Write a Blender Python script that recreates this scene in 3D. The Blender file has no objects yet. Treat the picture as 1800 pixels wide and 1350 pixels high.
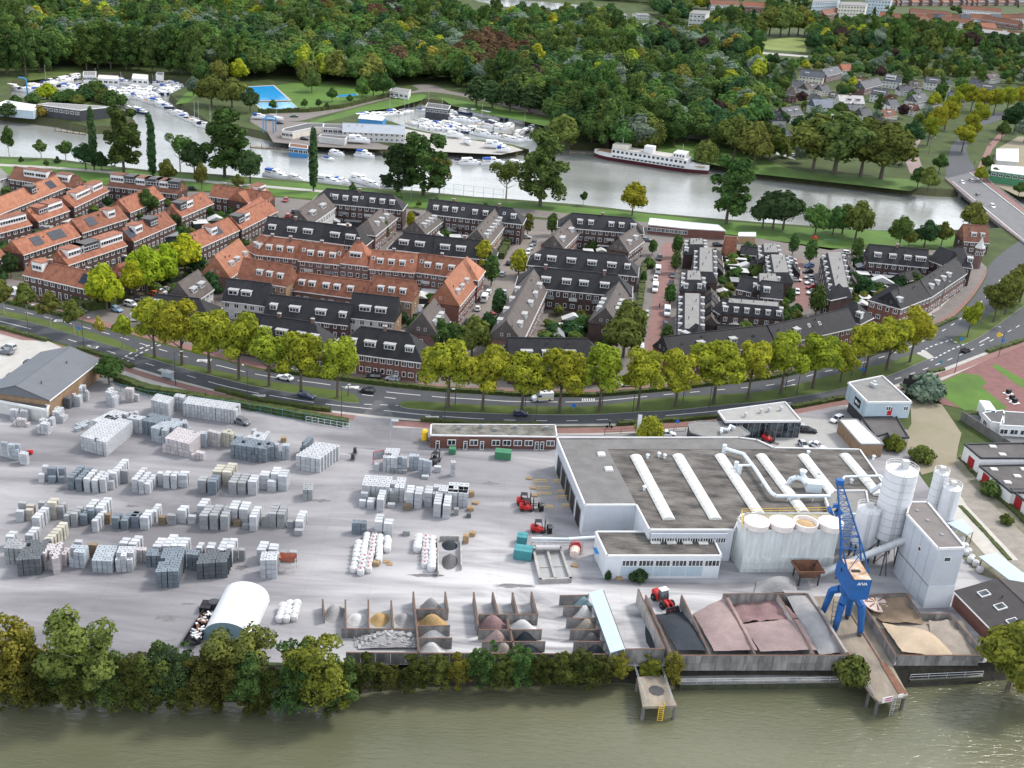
import bpy,bmesh,math,random
from math import sin,cos,tan,pi,radians,atan2,hypot,sqrt
from mathutils import Vector,Matrix
from mathutils.geometry import tessellate_polygon,delaunay_2d_cdt
random.seed(11)
SC=bpy.context.scene
COL=SC.collection
# camera
FPX,PITCH,ROLL,CAM_H=2008.0,radians(23.883),radians(4.337),125.0
CF=Vector((0,cos(PITCH),-sin(PITCH)))
_u=Vector((0,sin(PITCH),cos(PITCH)))
CR=Vector((1,0,0))*cos(ROLL)+_u*sin(ROLL)
CU=_u*cos(ROLL)-Vector((1,0,0))*sin(ROLL)
cam_data=bpy.data.cameras.new('camera')
cam=bpy.data.objects.new('camera',cam_data)
COL.objects.link(cam)
cam_data.sensor_width=36.0
cam_data.lens=FPX/1800*36
cam_data.clip_start=1.0
cam_data.clip_end=12000
cam.matrix_world=Matrix(((CR.x,CU.x,-CF.x,0),(CR.y,CU.y,-CF.y,0),(CR.z,CU.z,-CF.z,CAM_H),(0,0,0,1)))
SC.camera=cam
# light
SUN_EL,SUN_AZ=radians(48),radians(58)
world=bpy.data.worlds.new('World')
SC.world=world
world.use_nodes=True
wn=world.node_tree
sky=wn.nodes.new('ShaderNodeTexSky')
sky.sky_type='NISHITA'
sky.sun_disc=False
sky.sun_elevation=SUN_EL
sky.sun_rotation=SUN_AZ
sky.air_density=1.0
sky.dust_density=3.0
sky.ozone_density=1.0
bg=wn.nodes['Background']
bg.inputs[1].default_value=0.12
tc=wn.nodes.new('ShaderNodeTexCoord')
mpw=wn.nodes.new('ShaderNodeMapping');mpw.inputs['Scale'].default_value=(1,1,3)
wn.links.new(tc.outputs['Generated'],mpw.inputs[0])
cn=wn.nodes.new('ShaderNodeTexNoise');cn.inputs['Scale'].default_value=2.2;cn.inputs['Detail'].default_value=6
wn.links.new(mpw.outputs[0],cn.inputs['Vector'])
cr_=wn.nodes.new('ShaderNodeMapRange');cr_.inputs['From Min'].default_value=.3;cr_.inputs['From Max'].default_value=.6;cr_.inputs['To Min'].default_value=.25;cr_.inputs['To Max'].default_value=.85
wn.links.new(cn.outputs['Fac'],cr_.inputs[0])
cm=wn.nodes.new('ShaderNodeMix');cm.data_type='RGBA';
sz=wn.nodes.new('ShaderNodeSeparateXYZ');wn.links.new(tc.outputs['Generated'],sz.inputs[0])
cl=wn.nodes.new('ShaderNodeValToRGB');cl.color_ramp.elements[0].position=.0;cl.color_ramp.elements[0].color=(.95,.98,1.03,1);cl.color_ramp.elements[1].position=.75;cl.color_ramp.elements[1].color=(.40,.42,.45,1)
wn.links.new(sz.outputs['Z'],cl.inputs[0])
cs=wn.nodes.new('ShaderNodeVectorMath');cs.operation='SCALE';cs.inputs['Scale'].default_value=12.5;wn.links.new(cl.outputs[0],cs.inputs[0])
wn.links.new(cs.outputs[0],cm.inputs[7])
wn.links.new(cr_.outputs[0],cm.inputs[0]);wn.links.new(sky.outputs[0],cm.inputs[6])
wn.links.new(cm.outputs[2],bg.inputs[0])
sun_data=bpy.data.lights.new('sun','SUN')
sun_data.energy=1.5
sun_data.angle=radians(10)
sun_data.color=(1.0,0.955,0.89)
sun=bpy.data.objects.new('sun',sun_data)
COL.objects.link(sun)
_sd=Vector((sin(SUN_AZ)*cos(SUN_EL),cos(SUN_AZ)*cos(SUN_EL),sin(SUN_EL)))
sun.rotation_euler=_sd.to_track_quat('Z','Y').to_euler()
sun.location=(0,0,300)
SC.view_settings.view_transform='Standard'
SC.view_settings.look='None'
SC.view_settings.exposure=1.15
SC.view_settings.gamma=1.0
SC.view_settings.use_curve_mapping=False
try:
 SC.cycles.use_denoising=True
 SC.cycles.max_bounces=6
 SC.cycles.transparent_max_bounces=4
except Exception:
 pass
# helpers
def P(x,y,z=0.0):
 """point of the place at height z that the photograph shows at pixel x, y (of 1800 x 1350)"""
 d=CR*((x-900)/FPX)-CU*((y-675)/FPX)+CF
 k=(z-CAM_H)/d.z
 return Vector((d.x*k,d.y*k,z))
ZO={'A':(0,0),'B':(450,0),'C':(900,0),'D':(1340,0),'E':(0,280),'F':(450,280),'G':(900,280),'H':(1340,280),'I':(0,580),'J':(450,580),'K':(900,580),'L':(1340,580),'M':(0,900),'N':(450,900),'O':(900,900),'Q':(1340,900)}
def q(z,*v):
 o=ZO[z]
 r=[(o[0]+v[i]/3.913,o[1]+v[i+1]/3.913)for i in range(0,len(v),2)]
 return r if len(r)>1 else r[0]
def scale_at(p):
 return(Vector((p[0],p[1],p[2]if len(p)>2 else 0))-Vector((0,0,CAM_H))).dot(CF)/FPX
def smooth(pts,n=6):
 out=[]
 L=len(pts)
 for i in range(L-1):
  p0,p1,p2,p3=pts[max(i-1,0)],pts[i],pts[i+1],pts[min(i+2,L-1)]
  for k in range(n):
   t=k/n
   out.append(tuple(0.5*(2*p1[a]+(p2[a]-p0[a])*t+(2*p0[a]-5*p1[a]+4*p2[a]-p3[a])*t*t+(3*p1[a]-p0[a]-3*p2[a]+p3[a])*t**3)for a in range(len(p1))))
 out.append(tuple(pts[-1]))
 return out
MATS={}
def mat(name,col,rough=0.8,var=0.25,scale=0.4,bump=0.0,bscale=3.0,metal=0.0,objrand=0.0,col2=None,coord='world',spec=0.3,stretch=None):
 """procedural surface: base colour broken up by two noises; optional relief"""
 if name in MATS:
  return MATS[name]
 m=bpy.data.materials.new(name)
 m.use_nodes=True
 nt=m.node_tree
 b=nt.nodes['Principled BSDF']
 b.inputs['Roughness'].default_value=rough
 b.inputs['Metallic'].default_value=metal
 b.inputs['Specular IOR Level'].default_value=spec
 if coord=='world':
  g=nt.nodes.new('ShaderNodeNewGeometry');src=g.outputs['Position']
 else:
  g=nt.nodes.new('ShaderNodeTexCoord');src=g.outputs['Object']
 if stretch:
  mp=nt.nodes.new('ShaderNodeMapping');mp.inputs['Scale'].default_value=stretch
  nt.links.new(src,mp.inputs[0]);src=mp.outputs[0]
 n1=nt.nodes.new('ShaderNodeTexNoise');n1.inputs['Scale'].default_value=scale;n1.inputs['Detail'].default_value=6;n1.inputs['Roughness'].default_value=.65
 nt.links.new(src,n1.inputs['Vector'])
 r=nt.nodes.new('ShaderNodeValToRGB')
 c2=col2 or tuple(c*(1-var)for c in col)
 c1=tuple(min(1,c*(1+var*.6))for c in col)if not col2 else col
 r.color_ramp.elements[0].position=.32;r.color_ramp.elements[0].color=(*c2,1)
 r.color_ramp.elements[1].position=.68;r.color_ramp.elements[1].color=(*c1,1)
 nt.links.new(n1.outputs['Fac'],r.inputs[0])
 out=r.outputs[0]
 if objrand:
  oi=nt.nodes.new('ShaderNodeObjectInfo')
  mr=nt.nodes.new('ShaderNodeMapRange');mr.inputs['To Min'].default_value=1-objrand;mr.inputs['To Max'].default_value=1+objrand
  nt.links.new(oi.outputs['Random'],mr.inputs[0])
  mx=nt.nodes.new('ShaderNodeMix');mx.data_type='RGBA';mx.blend_type='MULTIPLY';mx.inputs[0].default_value=1
  nt.links.new(out,mx.inputs[6])
  cb=nt.nodes.new('ShaderNodeCombineColor')
  for k in range(3):nt.links.new(mr.outputs[0],cb.inputs[k])
  nt.links.new(cb.outputs[0],mx.inputs[7]);out=mx.outputs[2]
 nt.links.new(out,b.inputs['Base Color'])
 if bump:
  n2=nt.nodes.new('ShaderNodeTexNoise');n2.inputs['Scale'].default_value=bscale;n2.inputs['Detail'].default_value=4
  nt.links.new(src,n2.inputs['Vector'])
  bp=nt.nodes.new('ShaderNodeBump');bp.inputs['Strength'].default_value=bump;bp.inputs['Distance'].default_value=.3
  nt.links.new(n2.outputs['Fac'],bp.inputs['Height']);nt.links.new(bp.outputs[0],b.inputs['Normal'])
 MATS[name]=m
 return m
def lines(m,axis,period,depth=.35,width=.12,coord='object'):
 """adds recessed joint lines (every `period` metres along an object axis) to a material made by mat()"""
 nt=m.node_tree;b=nt.nodes['Principled BSDF']
 if coord=='uv':
  tc=nt.nodes.new('ShaderNodeUVMap');src=tc.outputs[0]
 else:
  tc=nt.nodes.new('ShaderNodeTexCoord');src=tc.outputs['Object']
 sp=nt.nodes.new('ShaderNodeSeparateXYZ');nt.links.new(src,sp.inputs[0])
 d=nt.nodes.new('ShaderNodeMath');d.operation='DIVIDE';d.inputs[1].default_value=period;nt.links.new(sp.outputs[axis],d.inputs[0])
 f=nt.nodes.new('ShaderNodeMath');f.operation='FRACT';nt.links.new(d.outputs[0],f.inputs[0])
 c=nt.nodes.new('ShaderNodeMath');c.operation='LESS_THAN';c.inputs[1].default_value=width;nt.links.new(f.outputs[0],c.inputs[0])
 k=nt.nodes.new('ShaderNodeMath');k.operation='MULTIPLY';k.inputs[1].default_value=depth;nt.links.new(c.outputs[0],k.inputs[0])
 mx=nt.nodes.new('ShaderNodeMix');mx.data_type='RGBA'
 old=b.inputs['Base Color'].links[0].from_socket
 nt.links.new(k.outputs[0],mx.inputs[0]);nt.links.new(old,mx.inputs[6]);mx.inputs[7].default_value=(.012,.012,.013,1)
 nt.links.new(mx.outputs[2],b.inputs['Base Color'])
 bp=nt.nodes.new('ShaderNodeBump');bp.invert=True;bp.inputs['Strength'].default_value=.5;bp.inputs['Distance'].default_value=.05
 nt.links.new(c.outputs[0],bp.inputs['Height']);nt.links.new(bp.outputs[0],b.inputs['Normal'])
 return m
class MB:
 """collects geometry for one mesh"""
 def __init__(s):s.v=[];s.f=[];s.m=[];s.uv=None
 def quad(s,a,b,c,d,m=0):
  n=len(s.v);s.v+=[tuple(a),tuple(b),tuple(c),tuple(d)];s.f.append((n,n+1,n+2,n+3));s.m.append(m)
 def tri(s,a,b,c,m=0):
  n=len(s.v);s.v+=[tuple(a),tuple(b),tuple(c)];s.f.append((n,n+1,n+2));s.m.append(m)
 def poly(s,pts,m=0):
  n=len(s.v);s.v+=[tuple(p)for p in pts];s.f.append(tuple(range(n,n+len(pts))));s.m.append(m)
 def box(s,c,d,rz=0.0,m=0,mt=None,ry=0.0):
  """box centred at c with size d"""
  x,y,z=d[0]/2,d[1]/2,d[2]/2
  R=Matrix.Rotation(rz,3,'Z')@Matrix.Rotation(ry,3,'Y')if(rz or ry)else None
  n=len(s.v)
  for a in((-x,-y,-z),(x,-y,-z),(x,y,-z),(-x,y,-z),(-x,-y,z),(x,-y,z),(x,y,z),(-x,y,z)):
   if R:a=R@Vector(a)
   s.v.append((c[0]+a[0],c[1]+a[1],c[2]+a[2]))
  for k,f in enumerate(((0,3,2,1),(4,5,6,7),(0,1,5,4),(1,2,6,5),(2,3,7,6),(3,0,4,7))):
   s.f.append(tuple(n+i for i in f));s.m.append(mt if(k==1 and mt is not None)else m)
 def b2(s,x0,x1,y0,y1,z0,z1,m=0,mt=None):
  s.box(((x0+x1)/2,(y0+y1)/2,(z0+z1)/2),(x1-x0,y1-y0,z1-z0),0,m,mt)
 def prism(s,pts,z0,z1,m=0,mt=None,bottom=False):
  """vertical prism over a 2-D outline (any winding)"""
  a=sum(pts[i][0]*pts[(i+1)%len(pts)][1]-pts[(i+1)%len(pts)][0]*pts[i][1]for i in range(len(pts)))
  if a<0:pts=list(reversed(pts))
  n=len(pts)
  for i in range(n):
   p,r=pts[i],pts[(i+1)%n]
   s.quad((p[0],p[1],z0),(r[0],r[1],z0),(r[0],r[1],z1),(p[0],p[1],z1),m)
  tr=tessellate_polygon([[Vector((p[0],p[1],0))for p in pts]])
  o=len(s.v);s.v+=[(p[0],p[1],z1)for p in pts]
  for t in tr:
   A,B,C=(pts[i]for i in t)
   if(B[0]-A[0])*(C[1]-A[1])-(B[1]-A[1])*(C[0]-A[0])<0:t=t[::-1]
   s.f.append(tuple(o+i for i in t));s.m.append(m if mt is None else mt)
 def flat(s,pts,z,m=0):
  tr=tessellate_polygon([[Vector((p[0],p[1],0))for p in pts]])
  o=len(s.v);s.v+=[(p[0],p[1],z)for p in pts]
  for t in tr:
   A,B,C=(pts[i]for i in t)
   if(B[0]-A[0])*(C[1]-A[1])-(B[1]-A[1])*(C[0]-A[0])<0:t=t[::-1]
   s.f.append(tuple(o+i for i in t));s.m.append(m)
 def tube(s,a,b,r0,r1=None,n=8,m=0,caps=True):
  a,b=Vector(a),Vector(b);r1=r0 if r1 is None else r1
  d=(b-a).normalized()
  u=d.orthogonal().normalized();w=d.cross(u)
  o=len(s.v)
  for p,r in((a,r0),(b,r1)):
   for i in range(n):
    t=2*pi*i/n
    s.v.append(tuple(p+u*(r*cos(t))+w*(r*sin(t))))
  for i in range(n):
   j=(i+1)%n
   s.f.append((o+i,o+j,o+n+j,o+n+i));s.m.append(m)
  if caps:
   s.f.append(tuple(o+n+i for i in range(n)));s.m.append(m)
   s.f.append(tuple(o+n-1-i for i in range(n)));s.m.append(m)
 def path(s,pts,r,n=7,m=0):
  for i in range(len(pts)-1):s.tube(pts[i],pts[i+1],r,r,n,m)
 def lathe(s,prof,c=(0,0,0),n=20,m=0,mats=None):
  """prof: list of (radius, z)"""
  o=len(s.v)
  for r,z in prof:
   for i in range(n):
    t=2*pi*i/n;s.v.append((c[0]+r*cos(t),c[1]+r*sin(t),c[2]+z))
  for k in range(len(prof)-1):
   for i in range(n):
    j=(i+1)%n
    s.f.append((o+k*n+i,o+k*n+j,o+(k+1)*n+j,o+(k+1)*n+i));s.m.append(mats[k]if mats else m)
  s.f.append(tuple(o+(len(prof)-1)*n+i for i in range(n)));s.m.append(mats[-1]if mats else m)
 def mesh(s,name,mats,smooth_=False):
  me=bpy.data.meshes.new(name)
  me.from_pydata(s.v,[],s.f)
  for m in(mats if isinstance(mats,(list,tuple))else[mats]):me.materials.append(m)
  if any(s.m):me.polygons.foreach_set('material_index',s.m)
  if smooth_:me.polygons.foreach_set('use_smooth',[True]*len(s.f))
  me.update()
  return me
 def build(s,name,mats,parent=None,loc=None,rz=0.0,smooth_=False):
  return put(name,s.mesh(name,mats,smooth_),parent,loc,rz)
def put(name,me,parent=None,loc=None,rz=0.0,scale=None,rot=None):
 o=bpy.data.objects.new(name,me)
 COL.objects.link(o)
 if parent:o.parent=parent
 if loc is not None:o.location=loc
 if rz:o.rotation_euler=(0,0,rz)
 if rot is not None:o.rotation_euler=rot
 if scale is not None:o.scale=scale if hasattr(scale,'__len__')else(scale,)*3
 return o
def tag(o,label=None,cat=None,group=None,kind=None):
 if label:o['label']=label
 if cat:o['category']=cat
 if group:o['group']=group
 if kind:o['kind']=kind
 return o
def thing(name,label,cat,loc=(0,0,0),rz=0.0,group=None):
 o=bpy.data.objects.new(name,None)
 COL.objects.link(o)
 o.location=loc;o.rotation_euler=(0,0,rz);o.empty_display_size=.5
 return tag(o,label,cat,group)
def dup(o,parent=None,loc=None,rz=None):
 c=o.copy();COL.objects.link(c)
 if parent:c.parent=parent
 if loc is not None:c.location=loc
 if rz is not None:c.rotation_euler=(0,0,rz)
 for k in o.children:dup(k,c)
 return c
def paint(o,m,slot=0):
 o.material_slots[slot].link='OBJECT'
 o.material_slots[slot].material=m
 return o
def inside(p,poly):
 r=False;j=len(poly)-1
 for i in range(len(poly)):
  a,b=poly[i],poly[j]
  if(a[1]>p[1])!=(b[1]>p[1])and p[0]<(b[0]-a[0])*(p[1]-a[1])/(b[1]-a[1])+a[0]:r=not r
  j=i
 return r
def ground_poly(px,z=0.0):
 return[P(x,y,0)[:2]for x,y in px]
def sheet(name,px,z,m,label=None):
 b=MB();b.flat(ground_poly(px),z)
 return tag(b.build(name,m),kind='structure')
# ground, water, roads
WZ=-3.2
m_grass=mat('lawn_grass',(.085,.17,.022),.9,.3,.05,.3,1.5,col2=(.05,.10,.018))
m_verge=mat('verge_grass',(.085,.12,.022),.9,.3,.12,.3,1.5,col2=(.05,.075,.016))
m_wild=mat('rough_ground',(.06,.088,.020),.95,.3,.08,.4,1.0,col2=(.030,.045,.013))
m_street=mat('brick_street',(.165,.147,.135),.85,.15,.3,.1,4)
m_pink=mat('red_clinker',(.215,.118,.105),.85,.15,.5,.1,4)
m_pale=mat('concrete_paving',(.36,.345,.32),.8,.12,.4,.1,4)
m_asph=mat('asphalt',(.060,.064,.071),.8,.14,.25,.1,5)
m_asph2=mat('old_asphalt',(.14,.14,.145),.85,.14,.25,.1,5)
m_dirt=mat('sandy_dirt',(.25,.215,.16),.95,.2,.09,.2,1.5,col2=(.20,.185,.12))
m_paint=mat('road_paint',(.55,.55,.54),.6,.1,1)
m_kerb=mat('kerb_stone',(.42,.41,.39),.8,.1,1)
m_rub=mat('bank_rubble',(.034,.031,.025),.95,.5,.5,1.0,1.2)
m_hedge=mat('hedge_leaf',(.055,.075,.018),.9,.5,.9,1.0,2.5)
def m_yard_make():
 m=mat('yard_concrete',(.56,.55,.56),.85,.1,.05,.15,6)
 nt=m.node_tree;b=nt.nodes['Principled BSDF']
 g=nt.nodes.new('ShaderNodeNewGeometry')
 mp=nt.nodes.new('ShaderNodeMapping');mp.inputs['Scale'].default_value=(.5,2.2,1);mp.inputs['Rotation'].default_value=(0,0,radians(-10))
 nt.links.new(g.outputs['Position'],mp.inputs[0])
 n=nt.nodes.new('ShaderNodeTexNoise');n.inputs['Scale'].default_value=.035;n.inputs['Detail'].default_value=7;n.inputs['Roughness'].default_value=.6;n.inputs['Distortion'].default_value=.6
 nt.links.new(mp.outputs[0],n.inputs['Vector'])
 r=nt.nodes.new('ShaderNodeValToRGB')
 e=r.color_ramp.elements
 e[0].position=.37;e[0].color=(.150,.146,.155,1);e[1].position=.63;e[1].color=(.315,.307,.312,1)
 k=e.new(.5);k.color=(.230,.224,.234,1)
 nt.links.new(n.outputs['Fac'],r.inputs[0])
 s=nt.nodes.new('ShaderNodeSeparateXYZ');nt.links.new(g.outputs['Position'],s.inputs[0])
 a=nt.nodes.new('ShaderNodeMapRange');a.inputs['From Min'].default_value=212;a.inputs['From Max'].default_value=188;nt.links.new(s.outputs['Y'],a.inputs[0])
 c=nt.nodes.new('ShaderNodeMapRange');c.inputs['From Min'].default_value=-45;c.inputs['From Max'].default_value=0;nt.links.new(s.outputs['X'],c.inputs[0])
 n3=nt.nodes.new('ShaderNodeTexNoise');n3.inputs['Scale'].default_value=.09;n3.inputs['Detail'].default_value=6;n3.inputs['Distortion'].default_value=1.2
 nt.links.new(mp.outputs[0],n3.inputs['Vector'])
 n3r=nt.nodes.new('ShaderNodeMapRange');n3r.inputs['From Min'].default_value=.35;n3r.inputs['From Max'].default_value=.6;nt.links.new(n3.outputs['Fac'],n3r.inputs[0])
 t1=nt.nodes.new('ShaderNodeMath');t1.operation='MULTIPLY';nt.links.new(a.outputs[0],t1.inputs[0]);nt.links.new(c.outputs[0],t1.inputs[1])
 t2=nt.nodes.new('ShaderNodeMath');t2.operation='MULTIPLY';nt.links.new(t1.outputs[0],t2.inputs[0]);nt.links.new(n3r.outputs[0],t2.inputs[1])
 mx=nt.nodes.new('ShaderNodeMix');mx.data_type='RGBA';nt.links.new(t2.outputs[0],mx.inputs[0]);nt.links.new(r.outputs[0],mx.inputs[6]);mx.inputs[7].default_value=(.46,.455,.455,1)
 n4=nt.nodes.new('ShaderNodeTexNoise');n4.inputs['Scale'].default_value=.22;n4.inputs['Detail'].default_value=8;n4.inputs['Roughness'].default_value=.7;n4.inputs['Distortion'].default_value=2
 nt.links.new(mp.outputs[0],n4.inputs['Vector'])
 r4=nt.nodes.new('ShaderNodeMapRange');r4.inputs['From Min'].default_value=.58;r4.inputs['From Max'].default_value=.75;r4.inputs['To Max'].default_value=.45;nt.links.new(n4.outputs['Fac'],r4.inputs[0])
 m2=nt.nodes.new('ShaderNodeMix');m2.data_type='RGBA';nt.links.new(r4.outputs[0],m2.inputs[0]);nt.links.new(mx.outputs[2],m2.inputs[6]);m2.inputs[7].default_value=(.08,.075,.078,1)
 nt.links.new(m2.outputs[2],b.inputs['Base Color'])
 return m
m_yard=m_yard_make();lines(m_yard,0,12,.08,.012);lines(m_yard,1,8,.10,.014)
def m_water_make(name='river_water',c0=(.088,.092,.054,1),c1=(.135,.132,.084,1),wave=.45,ior=1.4):
 m=bpy.data.materials.new(name);m.use_nodes=True
 nt=m.node_tree;b=nt.nodes['Principled BSDF']
 b.inputs['Roughness'].default_value=.15;b.inputs['IOR'].default_value=ior
 g=nt.nodes.new('ShaderNodeNewGeometry')
 n=nt.nodes.new('ShaderNodeTexNoise');n.inputs['Scale'].default_value=.02;n.inputs['Detail'].default_value=3
 mp=nt.nodes.new('ShaderNodeMapping');mp.inputs['Scale'].default_value=(.45,1.6,1);mp.inputs['Rotation'].default_value=(0,0,radians(8))
 nt.links.new(g.outputs['Position'],mp.inputs[0]);nt.links.new(mp.outputs[0],n.inputs['Vector'])
 r=nt.nodes.new('ShaderNodeValToRGB');r.color_ramp.elements[0].color=c0;r.color_ramp.elements[1].color=c1
 r.color_ramp.elements[0].position=.35;r.color_ramp.elements[1].position=.65
 nt.links.new(n.outputs['Fac'],r.inputs[0]);nt.links.new(r.outputs[0],b.inputs['Base Color'])
 w1=nt.nodes.new('ShaderNodeTexNoise');w1.inputs['Scale'].default_value=.9;w1.inputs['Detail'].default_value=5;w1.inputs['Distortion'].default_value=.8
 nt.links.new(mp.outputs[0],w1.inputs['Vector'])
 bp=nt.nodes.new('ShaderNodeBump');bp.inputs['Strength'].default_value=wave;bp.inputs['Distance'].default_value=.4
 nt.links.new(w1.outputs['Fac'],bp.inputs['Height']);nt.links.new(bp.outputs[0],b.inputs['Normal'])
 return m
m_water=m_water_make()
m_sky_river=m_water_make('sky_toned_river',(.17,.18,.165,1),(.25,.26,.245,1),.2,1.55)  # base colour paled to stand for the sky reflected on the upper river
near=[('n',-150,262),('n',0,275),('n',90,278),('n',180,290),('n',256,298),('n',380,306),('n',476,314),('n',534,318),('n',603,326),('n',654,331),('n',729,335),('n',825,345),('n',900,350),('n',1015,359),('n',1079,366),('n',1143,374),('n',1214,380),('n',1330,390),('n',1440,398),('n',1545,405),('n',1596,404),('n',1675,404),('n',1730,402),('n',1850,395),('n',2100,385)]
far=[('f',2100,335),('f',1850,350),('f',1647,346),('f',1595,342),('f',1519,335),('f',1427,325),('f',1334,314),('f',1270,300),('f',1214,287),('f',1150,275),('f',1079,264),('f',1002,266),('f',962,255),('f',955,240),('f',955,224),('f',907,214),('f',855,206),('f',795,190),('f',742,184),('f',690,195),('f',640,200),('f',619,209),('n',690,214),('n',712,222),('n',735,228),('n',780,237),('n',810,244),('n',855,247),('n',900,254),('n',930,262),('f',905,275),('f',840,273),('f',782,270),('f',667,267),('f',619,265),('f',567,261),('f',493,253),('f',460,245),('f',420,236),('f',368,230),('f',350,217),('f',309,190),('f',296,177),('f',318,166),('f',337,152),('f',290,146),('f',250,140),('f',170,138),('f',110,143),('f',56,150),('f',16,154),('n',10,170),('n',90,174),('n',150,172),('n',200,186),('n',232,206),('f',200,236),('f',150,236),('f',97,224),('f',0,212),('f',-150,205)]
shore=near+far
g_edge=[];w_edge=[]
for k,x,y in shore:
 if k=='n':
  p=P(x,y,0);g_edge.append((p.x,p.y));w_edge.append((p.x,p.y+5))
 else:
  p=P(x,y,WZ);w_edge.append((p.x,p.y));g_edge.append((p.x,p.y+4))
rb=[(-200,1228),(0,1232),(150,1236),(300,1238),(450,1240),(560,1236),(650,1222),(760,1212),(900,1210),(1020,1207),(1100,1204),(1200,1203),(1330,1203),(1480,1205),(1560,1212),(1640,1208),(1720,1203),(1800,1198),(2000,1190)]
rbw=[P(x,y,WZ)for x,y in rb]
rbg=[(p.x,p.y+(2.5 if 1100<x<1730 else 6.5))for p,(x,y)in zip(rbw,rb)]
out=[(-3000,rbg[0][1]),*rbg,(3000,rbg[-1][1]),(3000,5200),(-3000,5200)]
vs=[Vector(p)for p in out]+[Vector(p)for p in g_edge]
no,nh=len(out),len(g_edge)
edges=[(i,(i+1)%no)for i in range(no)]+[(no+i,no+(i+1)%nh)for i in range(nh)]
cv,ce,cf,*_=delaunay_2d_cdt(vs,edges,[],0,1e-4)
b=MB()
b.v=[(v.x,v.y,0.0)for v in cv]
for f in cf:
 c=sum((cv[i]for i in f),Vector((0,0)))/len(f)
 if inside(c,out)and not inside(c,g_edge):
  A,B_,C=(cv[i]for i in f[:3])
  if(B_-A).cross(C-A)<0:f=list(reversed(f))
  b.f.append(tuple(f));b.m.append(0)
tag(b.build('ground',m_wild),kind='structure')
b=MB()
for i in range(nh):
 j=(i+1)%nh
 b.quad((*g_edge[i],.0),(*g_edge[j],.0),(*w_edge[j],WZ-.4),(*w_edge[i],WZ-.4))
tag(b.build('river_bank',mat('grassy_bank',(.06,.075,.025),.95,.5,.25,1.0,1.0,col2=(.05,.045,.03))),kind='structure')
b=MB()
for i in range(len(rbg)-1):
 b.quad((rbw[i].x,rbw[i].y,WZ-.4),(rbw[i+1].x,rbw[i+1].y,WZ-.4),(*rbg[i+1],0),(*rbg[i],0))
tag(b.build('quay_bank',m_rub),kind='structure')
b=MB();b.quad((-3000,20,WZ),(3000,20,WZ),(3000,300,WZ),(-3000,300,WZ))
tag(b.build('river_water',m_water),kind='structure')
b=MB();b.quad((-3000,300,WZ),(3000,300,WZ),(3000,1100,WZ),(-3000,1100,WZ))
tag(b.build('sky_toned_river',m_sky_river),kind='structure')
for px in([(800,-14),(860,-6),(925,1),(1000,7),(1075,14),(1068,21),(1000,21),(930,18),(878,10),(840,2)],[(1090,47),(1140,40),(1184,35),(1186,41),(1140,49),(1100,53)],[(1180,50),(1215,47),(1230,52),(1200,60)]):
 sheet('far_river_water',px,.03,m_sky_river)
sheet('meadow_lawn',[(-150,272),(0,279),(90,283),(180,294),(256,302),(380,310),(534,322),(700,340),(900,354),(1079,370),(1214,384),(1440,402),(1600,408),(1690,410),(1700,440),(1520,430),(1460,440),(1340,420),(1100,395),(900,378),(700,362),(500,345),(330,333),(150,322),(0,308),(-150,300)],.02,m_grass)
sheet('residential_paving',[(-60,318),(0,312),(150,325),(330,336),(500,348),(700,366),(900,382),(1100,398),(1280,412),(1460,436),(1520,440),(1700,440),(1735,470),(1712,515),(1672,557),(1640,574),(1570,604),(1468,634),(1360,660),(1181,680),(1053,691),(900,690),(780,683),(630,668),(460,645),(300,604),(200,576),(120,554),(0,526),(-60,512)],.02,m_street)
NU=[(-90,513),(0,533),(60,547),(120,561),(200,583),(300,611),(380,632),(460,652),(560,666),(630,675),(705,683),(780,690),(850,694),(900,697),(1000,699),(1053,698),(1120,693),(1181,687),(1270,677),(1360,667),(1417,655),(1504,632),(1585,606),(1649,576),(1680,557),(1712,522),(1732,490),(1742,462),(1790,425),(1850,400)]
SL=[(-90,551),(0,573),(60,590),(120,607),(204,633),(270,655),(383,686),(450,702),(520,714),(583,722),(660,731),(739,738),(830,744),(900,747),(1000,748),(1084,746),(1170,740),(1258,733),(1330,725),(1391,717),(1488,698),(1560,680),(1657,649),(1740,618),(1800,596),(1880,566)]
NUs,SLs=smooth(NU),smooth(SL)
def band(curve,lo,hi):
 """px outline of a strip that follows a curve of pixels, offset by lo..hi pixels downwards"""
 return[(x,y+lo)for x,y in curve]+[(x,y+hi)for x,y in reversed(curve)]
sheet('north_pavement',band([p for p in NUs if p[0]<1700],-24,-12),.035,m_street)
sheet('north_cycle_path',band([p for p in NUs if p[0]<1735],-13,-4),.05,m_pink)
sheet('south_pavement',band([p for p in SLs],13,22),.035,m_pale)
sheet('south_cycle_path',band([p for p in SLs],4,14),.05,m_pink)
sheet('main_road',NUs+SLs[::-1],.07,m_asph)
def median(up,lo):
 pts=ground_poly(smooth(up)+smooth(lo)[::-1])
 b=MB();b.prism(pts,0,.19,1,0)
 tag(b.build('median_lawn',[m_verge,m_kerb]),kind='structure')
med1u=[(-90,524),(0,545),(60,558),(120,574),(200,597),(243,618)]
med1l=[(-90,534),(0,556),(60,569),(120,586),(200,610),(236,621)]
median(med1u,med1l)
median([(252,621),(330,641),(400,656),(460,669),(560,683),(610,690),(630,700)],[(250,627),(330,650),(400,668),(460,682),(560,699),(610,708),(632,709)])
med2u=[(702,712),(716,706),(780,709),(850,713),(930,715),(1000,716),(1060,713),(1120,705),(1181,699),(1270,694),(1360,686),(1468,659),(1560,638),(1605,622)]
med2l=[(703,714),(720,719),(780,724),(850,727),(910,729),(1000,730),(1053,729),(1120,725),(1181,722),(1270,713),(1360,704),(1480,684),(1560,662),(1631,632)]
median(med2u,med2l)
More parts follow.
